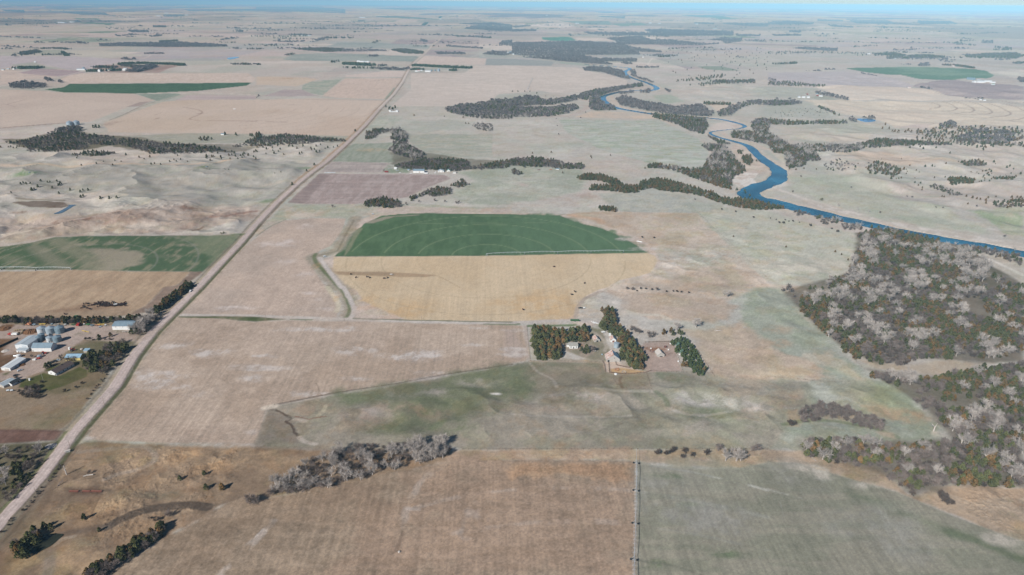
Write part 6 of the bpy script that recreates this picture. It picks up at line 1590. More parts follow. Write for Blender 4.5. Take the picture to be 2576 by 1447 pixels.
def tractor(label, p, rz, paint=M_RED):
    q = W(pts(p))[0]
    t = thing('tractor', label, 'tractor', q, math.radians(rz))
    MB().box(.2, -.55, .9, 2.6, .55, 1.9).box(-1.6, -.5, .8, .3, .5, 1.3).build('body', paint, t)
    c = MB().box(-1.5, -.8, 1.3, .1, .8, 2.9).build('cab', M_GLASS, t); MB().box(-1.65, -.9, 2.9, .25, .9, 3.05).build('cab_roof', paint, c)
    MB().box(1.6, -.08, 1.9, 1.76, .08, 2.9).build('exhaust', M_DARK, t)
    for sy in (-1.15, 1.15): wheel(t, -1.0, sy, 1.0, .6)
    for sy in (-1.0, 1.0): wheel(t, 2.0, sy, .6, .4)
    return t
def implement(name, label, cat, p, rz, m, L=6, w=2.2, h=1.4, kind='bar', group=None):
    q = W(pts(p))[0]
    t = thing(name, label, cat, q, math.radians(rz), group)
    if kind == 'bar':
        b = MB().box(-L / 2, -w * .12, .8, L / 2, w * .12, 1.1).box(-L / 2, w * .4, .8, L / 2, w * .6, 1.0)
        for k in range(5):
            x = -L / 2 + L * (k + .5) / 5; b.box(x - .1, -w * .5, .5, x + .1, w * .6, .8)
        b.build('frame', m, t)
        MB().tube([[0, -w * .5, .7, .1, 0, -w * 1.6, .5, .08]], 5).build('drawbar', m, t)
    elif kind == 'hopper':
        MB().prismx([(-w * .25, .8), (w * .25, .8), (w * .5, h + .8), (-w * .5, h + .8)], -L / 2, L / 2).build('hopper', m, t)
        MB().tube([[L / 2, 0, .7, .1, L / 2 + 2, 0, .5, .08]], 5).build('drawbar', m, t)
    elif kind == 'wagon':
        MB().box(-L / 2, -w / 2, .9, L / 2, w / 2, 1.05).box(-L / 2, -w / 2, 1.05, L / 2, -w / 2 + .1, 1.05 + h).box(-L / 2, w / 2 - .1, 1.05, L / 2, w / 2, 1.05 + h).box(-L / 2, -w / 2 + .1, 1.05, -L / 2 + .1, w / 2 - .1, 1.05 + h).build('bed', m, t)
        MB().tube([[L / 2, 0, .8, .1, L / 2 + 2, 0, .5, .08]], 5).build('drawbar', m, t)
    elif kind == 'combine':
        MB().box(-3, -1.4, 1.2, 1.8, 1.4, 3.2).prism([(1.8, 1.2), (4.0, .3), (4.6, .3), (4.6, .9), (1.8, 2.0)], -2.2, 2.2).build('body', m, t)
        MB().box(1.2, -.8, 3.2, 2.4, .8, 4.2).build('cab', M_GLASS, t); MB().tube([[-1, 1.2, 3.2, .2, -4.2, 2.4, 5.0, .2]], 6).build('unloading_spout', M_CONC, t)
    for sy in (-w * .5 - .1, w * .5 + .1): wheel(t, 0 if kind != 'combine' else 1, sy, .55 if kind != 'combine' else .9, .3)
    return t
def tank(label, p, rz, m, R=.7, L=3.0, name='fuel_tank', group=None):
    q = W(pts(p))[0]; t = thing(name, label, 'tank', q, math.radians(rz), group)
    MB().lathe([(.1, -L / 2 - R * .3), (R * .8, -L / 2 - R * .12), (R, -L / 2 + .1), (R, L / 2 - .1), (R * .8, L / 2 + R * .12), (.1, L / 2 + R * .3)], 16, (0, R + .5), axis='x').build('tank_body', m, t)
    for x in (-L * .3, L * .3): MB().box(x - .12, -R * .6, 0, x + .12, R * .6, .62).build('stand', M_DARK, t)
    return t
def cyl_tank(label, p, R, h, m, name='water_tank', cat='tank', group=None):
    q = W(pts(p))[0]; t = thing(name, label, cat, q, 0, group)
    MB().lathe([(R, 0), (R, h)], 20).build('wall', m, t); MB().lathe([(R + .05, h), (R * .9, h + .12), (.1, h + R * .3)], 20).build('lid', m, t)
    return t

# ------------------------------------------------------------------ left farm
grain_bin('leftmost tall bright grain bin of the three in a row', 'z1: 1215,512', 4.5, 6.4, 2.0, M_GALVW, 'tall grain bins in a row')
grain_bin('middle tall grain bin of the three in a row', 'z1: 1465,512', 4.7, 6.4, 2.2, M_GALV, 'tall grain bins in a row')
grain_bin('rightmost tall blue grey grain bin of the three in a row', 'z1: 1725,500', 4.9, 6.6, 2.3, M_GALVB, 'tall grain bins in a row')
grain_bin('small grey bin nearest the long pale shed', 'z1: 1125,745', 3.3, 5.0, 1.5, M_GALVB, 'small grain bins behind the white walled shed')
grain_bin('small grey bin hidden behind another, right of the long pale shed', 'z1: 1200,668', 3.3, 5.0, 1.5, M_GALVB, 'small grain bins behind the white walled shed')
grain_bin('small bright bin in the middle behind the white walled shed', 'z1: 1442,748', 3.5, 5.0, 1.6, M_GALVW, 'small grain bins behind the white walled shed')
grain_bin('wider blue grey bin right of the small bright bin', 'z1: 1655,755', 4.2, 5.8, 1.7, M_GALVB, 'small grain bins behind the white walled shed')
building('machine_shed', 'long pale metal shed with light grey roof left of the small bins', 'shed', 'z1: 455,965', 14.0, 21, 4.6, 1.2, 'y', -2, M_WROOF, M_LROOF, door=[(2.5, 4.5, 4.0, M_STRIPE)])
building('cattle_shed', 'low white shed with four dark openings in front of the long pale shed', 'shed', 'z1: 480,1072', 10.5, 5, 2.4, .5, 'lean', -3, M_WHITE, M_LROOF,
         door=[(-3.1, .8, 1.4, M_DARK), (-1.3, .8, 1.4, M_DARK), (.3, .8, 1.4, M_DARK), (1.9, .8, 1.4, M_DARK)])
building('barn', 'white walled shed with grey blue roof beside the grain bins', 'shed', 'z1: 925,1052', 20.5, 10.5, 4.6, 3.2, 'x', 2, M_WHITE, M_GROOF, door=[(-9.2, 1.1, 2.1, M_OLDW)])
building('machine_shed', 'long low shed with bright white roof at the left edge', 'shed', 'z2: 48,585', 10.0, 21, 3.0, 1.0, 'y', -5, M_WHITE, M_WROOF, door=[(1, 4.5, 2.2, M_CONC)])
building('machine_shed', 'big white shed with blue grey roof beside the windbreak', 'shed', 'z6: 1080,1003', 23.5, 15, 4.8, 2.2, 'x', 2, M_WHITE, M_GROOF, door=[(-1, .1, .1, M_DARK)], win=[(-7.5, 3.5, .8, .5), (.3, 3.5, .8, .5), (7.5, 3.5, .8, .5)])
building('farmhouse', 'long white farmhouse with brown shingle roof on a green lawn', 'house', 'z2: 1390,690', 10.5, 21, 2.8, 2.4, 'y', -17, M_WHITE, M_BROOF, door=[(4.0, 1.0, 2.0, M_DARK)], win=[(-1.5, 1.2, 1.2, .9)], side_win=4, chimney=True)
building('shed', 'small white shed with dark roof below the parked black car', 'shed', 'z2: 235,1015', 5.4, 9, 2.4, 1.6, 'y', -17, M_WHITE, M_GROOF, M_DROOF)
building('shed', 'grey roofed shed cut off by the left edge', 'shed', 'z2: -60,1045', 9, 12, 2.4, 1.3, 'y', -20, M_OLDW, M_LROOF)
building('quonset_shed', 'yellow fronted shed with pale blue metal roof behind bare trees', 'shed', 'z2: 1875,300', 15.5, 9, 3.2, 1.8, 'x', 2, M_YELLOW, M_BLUER)
building('lean_to', 'small pale blue roofed annex behind the yellow fronted shed', 'shed', 'z1: 2400,1080', 5, 4, 2.2, .6, 'lean', 5, M_OLDW, M_BLUER)
tractor('red tractor in front of the white walled shed', 'z1: 1265,1120', 10)
tractor('smaller red tractor behind the yellow fronted shed', 'z1: 2080,1035', 40)
q = 'z1: 300,580'
implement('farm_truck', 'red truck cab parked by the round bales', 'truck', 'z1: 290,580', 180, M_RED, 3.2, 2.2, 1.6, 'wagon')
implement('trailer', 'white sided trailer behind the red truck', 'trailer', 'z1: 425,580', 180, M_WHITE, 6.5, 2.4, 1.6, 'wagon')
implement('combine_harvester', 'old rusty orange combine by the windbreak', 'combine', 'z1: 850,300', 150, M_ORANGE, kind='combine')
implement('combine_harvester', 'old red combine by the windbreak right of the tall bins', 'combine', 'z1: 2255,310', 100, M_RED, kind='combine')
for p_, m_, l_, k_, L_ in [('z1: 980,300', M_TANKB, 'pale blue hopper by the windbreak left of the bins', 'hopper', 3.5), ('z1: 1490,285', M_TANKB, 'pale blue hopper behind the middle tall bin', 'hopper', 2.4),
                           ('z1: 1870,300', M_GALVW, 'white and dark seed wagon behind the rightmost tall bin', 'hopper', 2.6), ('z1: 1210,280', M_YSTEEL, 'flat yellow implement behind the leftmost tall bin', 'bar', 7),
                           ('z1: 1610,285', M_OLDW, 'grey implement behind the tall bins', 'bar', 6), ('z1: 2100,290', M_GREEN, 'green implement by the windbreak', 'bar', 5), ('z6: 375,870', M_GREEN, 'green wagon among the parked machinery', 'wagon', 4),
                           ('z6: 490,895', M_GALVB, 'dark grey tank wagon among the parked machinery', 'hopper', 4), ('z6: 640,880', M_ORANGE, 'orange brown implement among the parked machinery', 'bar', 6),
                           ('z6: 740,860', M_YSTEEL, 'yellow bar implement among the parked machinery', 'bar', 8), ('z6: 880,885', M_WHITE, 'small white wagon near the blue roofed shed', 'hopper', 1.8),
                           ('z6: 720,925', M_TANKB, 'low pale blue implement near the driveway', 'bar', 3), ('z6: 270,855', M_WHITE, 'small white implement beside the red combine', 'hopper', 1.6),
                           ('z1: 700,290', M_POST, 'brown disc implement left of the orange combine', 'bar', 5), ('z6: 1470,1060', M_CONC, 'long pale pipe trailer below the blue roofed shed', 'bar', 9)]:
    implement('farm_implement', l_, 'implement', p_, 5, m_, L_, 1.8, 1.1, k_)
implement('grain_auger', 'long yellow auger lying in the left farm yard', 'auger', 'z6: 300,1060', -20, M_YSTEEL, 11, 1.0, 1.0, 'bar')
# hay bales round the feed area, silage heap
bt = thing('hay_bale', 'round hay bale at the left end of the bale rows', 'hay bale', W(pts('z1: 430,455'))[0], 0, 'round hay bales beside the silage heap')
MB().lathe([(.5, -.75), (.85, -.7), (.85, .7), (.5, .75)], 12, (0, .85), axis='x').build('bale', M_BALE, bt)
for k, p_ in enumerate(['480,450', '535,445', '585,440', '640,438', '680,445', '660,475', '645,500', '630,530', '610,545', '545,555', '535,520', '380,530', '500,540']):
    copy_thing(bt, W(pts('z1: ' + p_))[0], .3 * k, 'round hay bale in the bale rows beside the silage heap')
bt['label'] = 'round hay bale in the bale rows beside the silage heap'
def heap(name, label, p, rx, ry, h, m, cat='heap'):
    q = W(pts(p))[0]; g_ = 18; v = []; f = []
    r_ = np.random.default_rng(5)
    for i in range(g_ + 1):
        for j in range(g_ + 1):
            x = -1 + 2 * i / g_; y = -1 + 2 * j / g_; d = math.hypot(x, y)
            z = h * max(0, 1 - d ** 1.6) * (1 + .35 * r_.normal()) if d < 1 else -.1
            v.append((x * rx, y * ry, z))
    for i in range(g_):
        for j in range(g_):
            a = i * (g_ + 1) + j
            if math.hypot(v[a][0] / rx, v[a][1] / ry) < 1.05: f.append((a, a + g_ + 1, a + g_ + 2, a + 1))
    me = bpy.data.meshes.new(name); me.from_pydata(v, [], f); me.materials.append(m); me.update()
    tag(link(name, me, None, q), label, cat)
heap('silage_heap', 'brown silage heap beside the round bales', 'z1: 870,490', 8.5, 7, 2.6, M_SIL)
heap('dirt_heap', 'brown dirt heap at the left edge of the farm', 'z1: 150,400', 6, 6, 1.6, M_SIL)
heap('rubble_heap', 'pale rubble heap at the left edge of the yard', 'z1: 150,1030', 4, 4, .8, M_CONC)
heap('brush_pile', 'brown scrap pile beside the bright white roof', 'z2: 620,430', 4, 3.5, 1.0, M_SIL)
heap('rubble_heap', 'pale broken concrete by the gravel road culvert', '41: 510,150', 5, 4, .8, M_CONC)
cyl_tank('squat white tank behind the bright white roofed shed', 'z1: 540,1205', 2.2, 2.6, M_WHITE)
cyl_tank('galvanised tank beside the white dish tanks in the yard', 'z1: 1135,1215', 2.1, 2.4, M_GALV)
cyl_tank('left of two small white tanks in the yard', 'z1: 965,1290', 1.0, 1.0, M_WHITE); cyl_tank('right of two small white tanks in the yard', 'z1: 1012,1285', 1.3, 1.2, M_WHITE)
implement('farm_wagon', 'small orange wagon beside the galvanised tank', 'wagon', 'z1: 1105,1265', 10, M_RED, 3, 1.6, .8, 'wagon')
cyl_tank('white feed bin standing alone right of the barn', 'z1: 2000,990', 1.2, 2.6, M_WHITE, 'feed_bin', 'feed bin')
cyl_tank('low pale round trough on the grass above the yellow fronted shed', 'z1: 2340,985', 1.5, .8, M_CONC, 'water_trough', 'trough')
tank('long horizontal white tank left of the squat white tank', 'z1: 460,1205', 0, M_GALVW, .9, 4)
tank('left of two small silver tanks below the farm', 'z2: 240,1185', 20, M_GALVW, .8, 2.4); tank('right of two small silver tanks below the farm', 'z2: 345,1185', 20, M_GALVW, .8, 2.4)
car('silver car parked on the left farm driveway', 'z2: 575,600', 50, M_SILVER)
car('black car parked above the small dark roofed shed', 'z2: 460,740', 45, M_BLACKV)
car('small white trailer beside the bright white roof', 'z2: 620,370', 10, M_WHITE, 'pickup')
car('small white pickup against the white roofed shed', 'z2: 455,495', 40, M_CARW, 'pickup')
car('left dark vehicle behind the lawn cedar', 'z2: 1440,380', 25, M_BLACKV); car('middle dark vehicle behind the lawn cedar', 'z2: 1545,350', 25, M_BLACKV, 'pickup'); car('blue grey vehicle right of the lawn cedar', 'z2: 1650,310', 25, M_SILVER, 'pickup')
car('white pickup driving on the gravel road', '31: 1918,40', 95, M_CARW, 'pickup')
sw = thing('swing_set', 'white swing set on the green lawn', 'swing set', W(pts('z2: 790,860'))[0], -.2)
MB().tube([[-3.5, 0, 2.3, .08, 2, 0, 2.3, .08]], 6).build('top_bar', M_WHITE, sw)
for x in (-3.5, 2): MB().tube([[x, -.9, 0, .06, x, 0, 2.3, .06], [x, .9, 0, .06, x, 0, 2.3, .06]], 5).build('leg', M_WHITE, sw)
MB().box(2.2, -.7, 0, 3.6, .7, 2.2).build('slide_tower', M_WHITE, sw)
ant = thing('antenna_mast', 'thin grey mast standing on the lawn', 'mast', W(pts('z2: 1240,870'))[0])
MB().tube([[0, 0, 0, .12, 0, 0, 11, .06]], 5).build('mast', M_OLDW, ant); MB().tube([[-1, 0, 10.6, .05, 1, 0, 10.6, .05], [-.7, 0, 10, .05, .7, 0, 10, .05]], 4).build('aerial', M_OLDW, ant)
wbk = thing('windbreak_panel', 'long dark board windbreak at the left edge of the yard', 'fence', W(pts('z1: 180,850'))[0], math.radians(72))
MB().box(-14, -.1, 0, 14, .1, 2.4).build('boards', M_DARK, wbk)
for k in range(8): MB().box(-14 + 4 * k - .1, .1, 0, -14 + 4 * k + .1, .3, 2.6).build('post', M_POST, wbk)

# ------------------------------------------------------------------ central farmstead
t = building('farmhouse', 'small white farmhouse with weathered grey roof among cedars', 'house', 'z3: 1266,1178', 9.4, 8.5, 3.4, 2.0, 'x', 1, M_WHITE, M_SROOF, door=[(.1, 1.0, 2.1, M_DARK)], win=[(-2.8, 1.2, 1.0, 1.3), (3.0, 1.2, 1.0, 1.3)], chimney=True)
MB().box(-7.2, -.5, 0, -4.7, 3.0, 2.4).build('annex', M_WHITE, t); MB().prismx([(-.8, 2.45), (3.3, 3.0), (3.3, 3.1), (-.8, 2.55)], -7.5, -4.75).build('annex_roof', M_SROOF, t)
building('shed', 'small shed with rust striped roof behind a bare tree', 'shed', 'z3: 1985,995', 6.4, 8, 2.4, 2.4, 'y', 12, M_OLDW, M_RUST, M_GROOF, door=[(.3, 2.2, 1.8, M_DARK)])
building('shed', 'small white shed with blue grey roof and red door', 'shed', 'z3: 2450,995', 6.2, 7.5, 2.6, 2.4, 'y', 4, M_WHITE, M_RUST, M_BLUER, door=[(0, 2.4, 1.9, M_DRED)])
building('privy', 'tiny white outhouse behind the white shed with red door', 'outhouse', 'z4: 480,268', 2.4, 2.2, 2.4, .5, 'x', 5, M_WHITE, M_WROOF)
grain_bin('lone grey grain bin between the white shed and the barn', 'z4: 622,492', 2.9, 5.2, .8, M_GALV)
building('barn', 'big barn with rust streaked white roof, right slope tinted blue for shade', 'barn', 'z4: 428,785', 14.0, 11, 3.2, 5.4, 'y', 3, M_OLDW, M_RUST, M_BLUER, door=[(-5, 2, 2.4, M_DARK)], win=[(1.0, 4.2, .9, .8)])  # right slope bluer: shade on the same white metal, put into colour
building('calf_shed', 'lone weathered shed in the middle of the corral', 'shed', 'z4: 1440,688', 7.6, 9, 2.6, 3.0, 'y', 9, M_OLDW, M_CONC, M_OLDW, door=[(0, 3, .9, M_DARK)])
implement('seed_drill', 'long green seed drill parked on the lane', 'implement', 'z3: 1425,400', 0, M_GREEN, 10.5, 2.4, 1.6, 'hopper')
implement('farm_wagon', 'white flat wagon on the grass by the cedar belt', 'wagon', 'z4: 360,205', 15, M_WHITE, 4.5, 2.4, .5, 'wagon')
implement('stock_tank', 'pale flat wagon under the bare tree by the farmhouse', 'wagon', 'z4: 195,575', -10, M_CONC, 3, 1.6, .4, 'wagon')
car('black pickup at the corner of the golden field', '33: 690,212', 0, M_BLACKV, 'pickup')
implement('trailer', 'small white trailer behind the black pickup', 'trailer', '33: 725,212', 0, M_WHITE, 2.6, 1.6, .5, 'wagon')
def ring(name, label, p, R, m, h=1.1, cat='hay feeder', gr=None):
    q = W(pts(p))[0]; t = thing(name, label, cat, q, 0, gr)
    for z in (.15, h): MB().lathe([(R - .12, z), (R + .12, z), (R + .12, z + .16), (R - .12, z + .16), (R - .12, z)], 18, cap=False).build('hoop', m, t)
    b = MB()
    for k in range(12):
        a = k * math.pi / 6; b.box(R * math.cos(a) - .05, R * math.sin(a) - .05, 0, R * math.cos(a) + .05, R * math.sin(a) + .05, h)
    b.build('bars', m, t)
ring('hay_ring', 'round red hay feeder left of the lone corral shed', 'z4: 1328,575', 2.3, M_DRED)
ring('hay_ring', 'round feeder left on the yellow straw below the barn', 'z4: 635,942', 2.2, M_ORANGE)
ring('hay_ring', 'round grey and red feeder on the yellow straw below the barn', 'z4: 770,995', 2.2, M_CONC)
implement('farm_implement', 'square red cattle feeder behind the lone corral shed', 'feeder', 'z4: 1590,495', 80, M_DRED, 4, 2.4, 1.0, 'wagon')
for p_, l_ in [('z4: 1308,520', 'white tub left of the lone corral shed'), ('z4: 1655,543', 'white tub right of the lone corral shed'), ('z4: 1692,425', 'white tub at the top corner of the corral'), ('z4: 1235,390', 'white tub on the upper corral fence'),
               ('z4: 1850,775', 'white tub at the lower right of the corral'), ('z4: 1875,640', 'white tub beside the evergreen row'), ('z4: 610,1028', 'white stock tank below the yellow straw'), ('z4: 340,640', 'pale blue tub left of the barn')]:
    cyl_tank(l_, p_, .9 if 'tub' in l_ else 1.6, .8, M_WHITE if 'white' in l_ else M_TANKB, 'feed_tub', 'tub')
for k, p_ in enumerate(['33: 815,352', '33: 835,355', '33: 855,360']):
    t = thing('concrete_slab', 'long white slab stacked by the lane, one of three', 'slab', W(pts(p_))[0], math.radians(125), 'white slabs stacked by the lane')
    MB().box(-3.5, -.5, 0, 3.5, .5, .5).build('slab', M_WHITE, t)

# ------------------------------------------------------------------ middle farmstead
building('machine_shed', 'long white shed with blue roof below the creek wood', 'shed', 'z5: 1092,298', 24.5, 12, 4.6, 2.6, 'x', 1, M_WHITE, M_GROOF, door=[(2, 3, 3.4, M_CONC)])
car('long white camper beside the blue roofed shed', 'z5: 1458,325', 0, M_CARW, 'van')
building('farmhouse', 'white house with wide gable right of the camper', 'house', 'z5: 1800,282', 13.5, 10, 2.8, 2.6, 'y', 2, M_WHITE, M_LROOF, win=[(-4, 1.1, 1.1, 1.1), (3.5, 1.1, 1.1, 1.1)])
building('cottage', 'small white house with green roof', 'house', 'z5: 2058,266', 7.2, 8, 2.6, 2.6, 'y', 2, M_WHITE, M_GREENR, door=[(1, 1, 2, M_DARK)])
building('shed', 'small shed with dark roof at the end of the farm lane', 'shed', 'z5: 2232,315', 6.6, 6, 2.6, 1.8, 'x', 2, M_WHITE, M_SROOF)
building('shed', 'small white shed on the green yard at the left', 'shed', 'z5: 545,195', 5.8, 5, 2.4, 1.4, 'x', 0, M_WHITE, M_WROOF)
building('shed', 'tiny blue roofed hut with pale post beside the long white shed', 'shed', 'z5: 930,240', 4.2, 4, 2.0, 1.6, 'x', 0, M_OLDW, M_GROOF)
implement('farm_wagon', 'long dark red wagon on the green yard', 'wagon', 'z5: 300,262', 0, M_DRED, 12, 2.4, .6, 'wagon')
implement('farm_wagon', 'orange red hopper wagon below the dark red wagon', 'wagon', 'z5: 330,290', 0, M_RED, 8, 2.6, 1.6, 'hopper')
implement('farm_implement', 'long silver implement behind the green yard', 'implement', 'z5: 430,178', 0, M_GALVW, 10, 2, 1.2, 'bar')
implement('farm_implement', 'grey hopper in the middle of the green yard', 'implement', 'z5: 635,245', 0, M_GALVW, 6, 2, 1, 'hopper')
implement('farm_implement', 'dark bar implement at the upper left of the green yard', 'implement', 'z5: 258,222', 0, M_DARK, 4, 1.6, 1, 'bar')
car('white car at the lower right of the green yard', 'z5: 715,305', 0, M_CARW); car('white car left of the long white shed', 'z5: 1030,325', 0, M_CARW); car('small white car left of the wide gable house', 'z5: 1718,305', 0, M_CARW)
cyl_tank('white upright tank left of the wide gable house', 'z5: 1745,278', .9, 2.0, M_WHITE)
tank('long pale pipe load beside the farm lane', '22: 745,295', 0, M_GALVW, .6, 24, 'pipe_load')
building('shed', 'small grey roofed shed beside the creek cedars', 'shed', '23: 440,262', 8, 5, 1.6, 1.0, 'x', -3, M_WHITE, M_GROOF)
for k, p_ in enumerate(['23: 270,268', '23: 390,265', '23: 210,243', '23: 130,240']):
    implement('farm_wagon', ['dark red', 'orange brown', 'grey', 'dark'][k] + ' wagon on the creek terrace left of the cedar line', 'wagon', p_, 0, [M_DRED, M_ORANGE, M_CONC, M_DARK][k], 6, 2, .6, 'wagon')

# ------------------------------------------------------------------ far farmsteads
grain_bin('left of two big silver bins by the creek wood', '11: 704,1262', 8.6, 9.5, 4, M_GALV, 'pair of big silver bins'); grain_bin('right of two big silver bins by the creek wood', '11: 772,1256', 8.6, 9.5, 4, M_GALV, 'pair of big silver bins')
FAR = [('11: 12,708', 14, 8, 4, M_WHITE, M_GROOF, 'leftmost blue grey shed of the far left farm'), ('11: 65,700', 14, 9, 4, M_OLDW, M_LROOF, 'low grey shed of the far left farm'), ('11: 125,700', 10, 9, 5, M_WHITE, M_SROOF, 'white house of the far left farm'),
       ('11: 165,695', 14, 10, 6, M_WHITE, M_GREENR, 'pale green roofed barn beside the round evergreen clump'), ('11: 770,706', 44, 14, 5, M_WHITE, M_LROOF, 'long white shed on the far road'), ('11: 985,724', 12, 12, 9, M_WHITE, M_WROOF, 'bright tall shed in the walled far farm'),
       ('11: 1085,716', 16, 12, 6, M_OLDW, M_LROOF, 'grey barn in the walled far farm'), ('11: 1232,712', 16, 12, 6, M_WHITE, M_WROOF, 'white barn at the right of the walled far farm'), ('11: 1240,697', 18, 12, 4, M_WHITE, M_LROOF, 'white house behind the white barn in the walled far farm'),
       ('11: 2222,1360', 9, 8, 3, M_WHITE, M_GROOF, 'tiny pale hut beside the lone cedars by the creek'), ('11: 342,628', 10, 8, 4, M_WHITE, M_WROOF, 'tiny white hut on the far green knoll'),
       ('11: 582,230', 60, 26, 8, M_WHITE, M_WROOF, 'long white shed of the distant feed yard on the left'), ('11: 610,232', 70, 30, 8, M_WHITE, M_LROOF, 'second long shed of the distant feed yard'), ('11: 700,226', 60, 26, 8, M_WHITE, M_WROOF, 'third white shed of the distant feed yard'), ('11: 725,228', 40, 26, 8, M_OLDW, M_LROOF, 'small shed at the right of the distant feed yard'),
       ('11: 1570,165', 90, 40, 10, M_WHITE, M_WROOF, 'very distant white building on the upper left'), ('11: 1655,137', 90, 40, 10, M_WHITE, M_WROOF, 'very distant pale roof on the upper left'), ('11: 1860,155', 60, 40, 10, M_WHITE, M_WROOF, 'distant white dot building right of a dark belt'),
       ('12: 1682,660', 18, 14, 6, M_WHITE, M_WROOF, 'white house behind the long shelter belt'), ('12: 1600,722', 14, 10, 4, M_WHITE, M_WROOF, 'white shed left in the shelter belt farm'), ('12: 1622,718', 14, 10, 5, M_WHITE, M_RED, 'red roofed house in the shelter belt farm'),
       ('12: 1652,716', 12, 9, 4, M_WHITE, M_WROOF, 'small white shed right of the red roofed house'), ('12: 1700,725', 30, 16, 5, M_WHITE, M_WROOF, 'wide white shed of the shelter belt farm'), ('12: 1930,712', 22, 12, 4, M_OLDW, M_LROOF, 'low grey shed at the right of the shelter belt farm'),
       ('12: 1015,625', 16, 12, 6, M_WHITE, M_WROOF, 'leftmost white building of the farm behind the dark evergreen clump'), ('12: 1042,627', 26, 12, 5, M_WHITE, M_WROOF, 'long white building behind the dark evergreen clump'), ('12: 1075,628', 20, 12, 5, M_WHITE, M_LROOF, 'grey roofed building behind the dark evergreen clump'), ('12: 1103,628', 22, 12, 5, M_WHITE, M_WROOF, 'rightmost white building behind the dark evergreen clump'),
       ('12: 1337,1122', 7, 9, 4, M_WHITE, M_WROOF, 'white hut at the left of the roadside cedar clump'), ('12: 1405,1125', 8, 8, 4, M_WHITE, M_WROOF, 'white hut at the right of the roadside cedar clump'), ('12: 1342,1128', 30, 3, 1.5, M_WHITE, M_WROOF, 'low white wall building before the roadside cedar clump'),
       ('12: 1040,181', 120, 40, 12, M_WHITE, M_WROOF, 'distant long white barn in the upper centre left'), ('12: 455,362', 26, 14, 6, M_WHITE, M_WROOF, 'white house of the distant farm by a green field'), ('12: 490,363', 40, 14, 5, M_WHITE, M_GROOF, 'blue roofed shed of the distant farm by a green field'), ('12: 525,363', 24, 14, 5, M_WHITE, M_LROOF, 'right shed of the distant farm by a green field'),
       ('12: 1848,196', 40, 30, 10, M_WHITE, M_WROOF, 'distant white speck building beside the road'), ('12: 2525,540', 30, 16, 6, M_WHITE, M_WROOF, 'white shed at the edge of the big far wood'), ('12: 2545,535', 30, 16, 8, M_WHITE, M_GROOF, 'blue roofed shed at the edge of the big far wood'),
       ('13: 5,552', 50, 14, 6, M_WHITE, M_WROOF, 'long white shed below the big far wood'), ('13: 60,553', 20, 12, 5, M_OLDW, M_LROOF, 'grey shed below the big far wood'), ('13: 1310,580', 12, 8, 4, M_WHITE, M_WROOF, 'white hut on the plain beyond the river'),
       ('13: 640,238', 60, 26, 8, M_WHITE, M_WROOF, 'distant white building on the pale central plain'), ('13: 1380,236', 50, 26, 10, M_WHITE, M_WROOF, 'left distant white building right of the green strips'), ('13: 1470,240', 50, 26, 8, M_WHITE, M_WROOF, 'right distant white building right of the green strips'),
       ('13: 1850,246', 40, 26, 8, M_WHITE, M_WROOF, 'distant white building on the far right plain'), ('13: 2190,396', 24, 14, 6, M_WHITE, M_WROOF, 'white building beside the dark far wood'), ('13: 340,158', 60, 30, 10, M_WHITE, M_WROOF, 'very distant building on the central plain'),
       ('13: 2025,293', 60, 20, 6, M_WHITE, M_GREENR, 'distant pale green building on the right plain'),
       ('14: 305,985', 9, 9, 4, M_WHITE, M_LROOF, 'white house left of the pointed conifers'), ('14: 345,986', 12, 9, 4, M_WHITE, M_WROOF, 'white house among the pointed conifers'), ('14: 395,988', 10, 8, 4, M_WHITE, M_WROOF, 'small white house right among the pointed conifers'),
       ('14: 480,955', 10, 8, 4, M_OLDW, M_GROOF, 'grey roofed shed of the hillside farm'), ('14: 540,952', 16, 10, 5, M_WHITE, M_LROOF, 'pale barn of the hillside farm'), ('14: 515,972', 14, 6, 3, M_WHITE, M_WROOF, 'low white shed of the hillside farm'), ('14: 490,968', 8, 5, 3, M_DRED, M_RED, 'small red shed of the hillside farm'),
       ('14: 390,955', 6, 5, 3, M_DRED, M_RED, 'tiny red hut left of the hillside farm'),
       ('14: 2070,832', 34, 16, 5, M_WHITE, M_WROOF, 'leftmost white shed of the bright farm by the green field'), ('14: 2105,836', 40, 16, 6, M_WHITE, M_WROOF, 'big white shed in the middle of the bright farm'), ('14: 2140,830', 26, 16, 5, M_WHITE, M_BLUER, 'blue roofed shed in the middle of the bright farm'), ('14: 2185,828', 34, 14, 5, M_WHITE, M_WROOF, 'right white shed of the bright farm'),
       ('14: 2240,838', 24, 10, 4, M_WHITE, M_WROOF, 'outlying white shed right of the bright farm'), ('14: 2255,855', 14, 8, 4, M_WHITE, M_GREENR, 'pale green roofed hut below the bright farm'), ('14: 2100,815', 20, 10, 4, M_OLDW, M_LROOF, 'grey shed behind the big white shed of the bright farm'),
       ('14: 1268,594', 14, 10, 4, M_WHITE, M_WROOF, 'white house left of the curved tree belts'), ('14: 1860,668', 10, 8, 5, M_WHITE, M_RED, 'red roofed house by the green field belt'), ('14: 1410,888', 12, 4, 3, M_WHITE, M_ORANGE, 'orange topped white truck shed on the far lane'),
       ('14: 1005,546', 24, 10, 5, M_WHITE, M_WROOF, 'white building among far trees on the right'), ('14: 2130,1010', 9, 5, 3, M_WHITE, M_WROOF, 'left tiny white hut by the far lane at the right'), ('14: 2170,1016', 9, 5, 3, M_WHITE, M_WROOF, 'right tiny white hut by the far lane at the right')]
for p_, w_, d_, h_, wm_, rm_, l_ in FAR:
    building('house' if 'house' in l_ else ('barn' if 'barn' in l_ else 'shed'), l_, 'house' if 'house' in l_ else ('barn' if 'barn' in l_ else 'shed'), p_, w_, d_, h_, h_ * .45, 'x' if w_ > d_ else 'y', 0, wm_, rm_, over=.3)
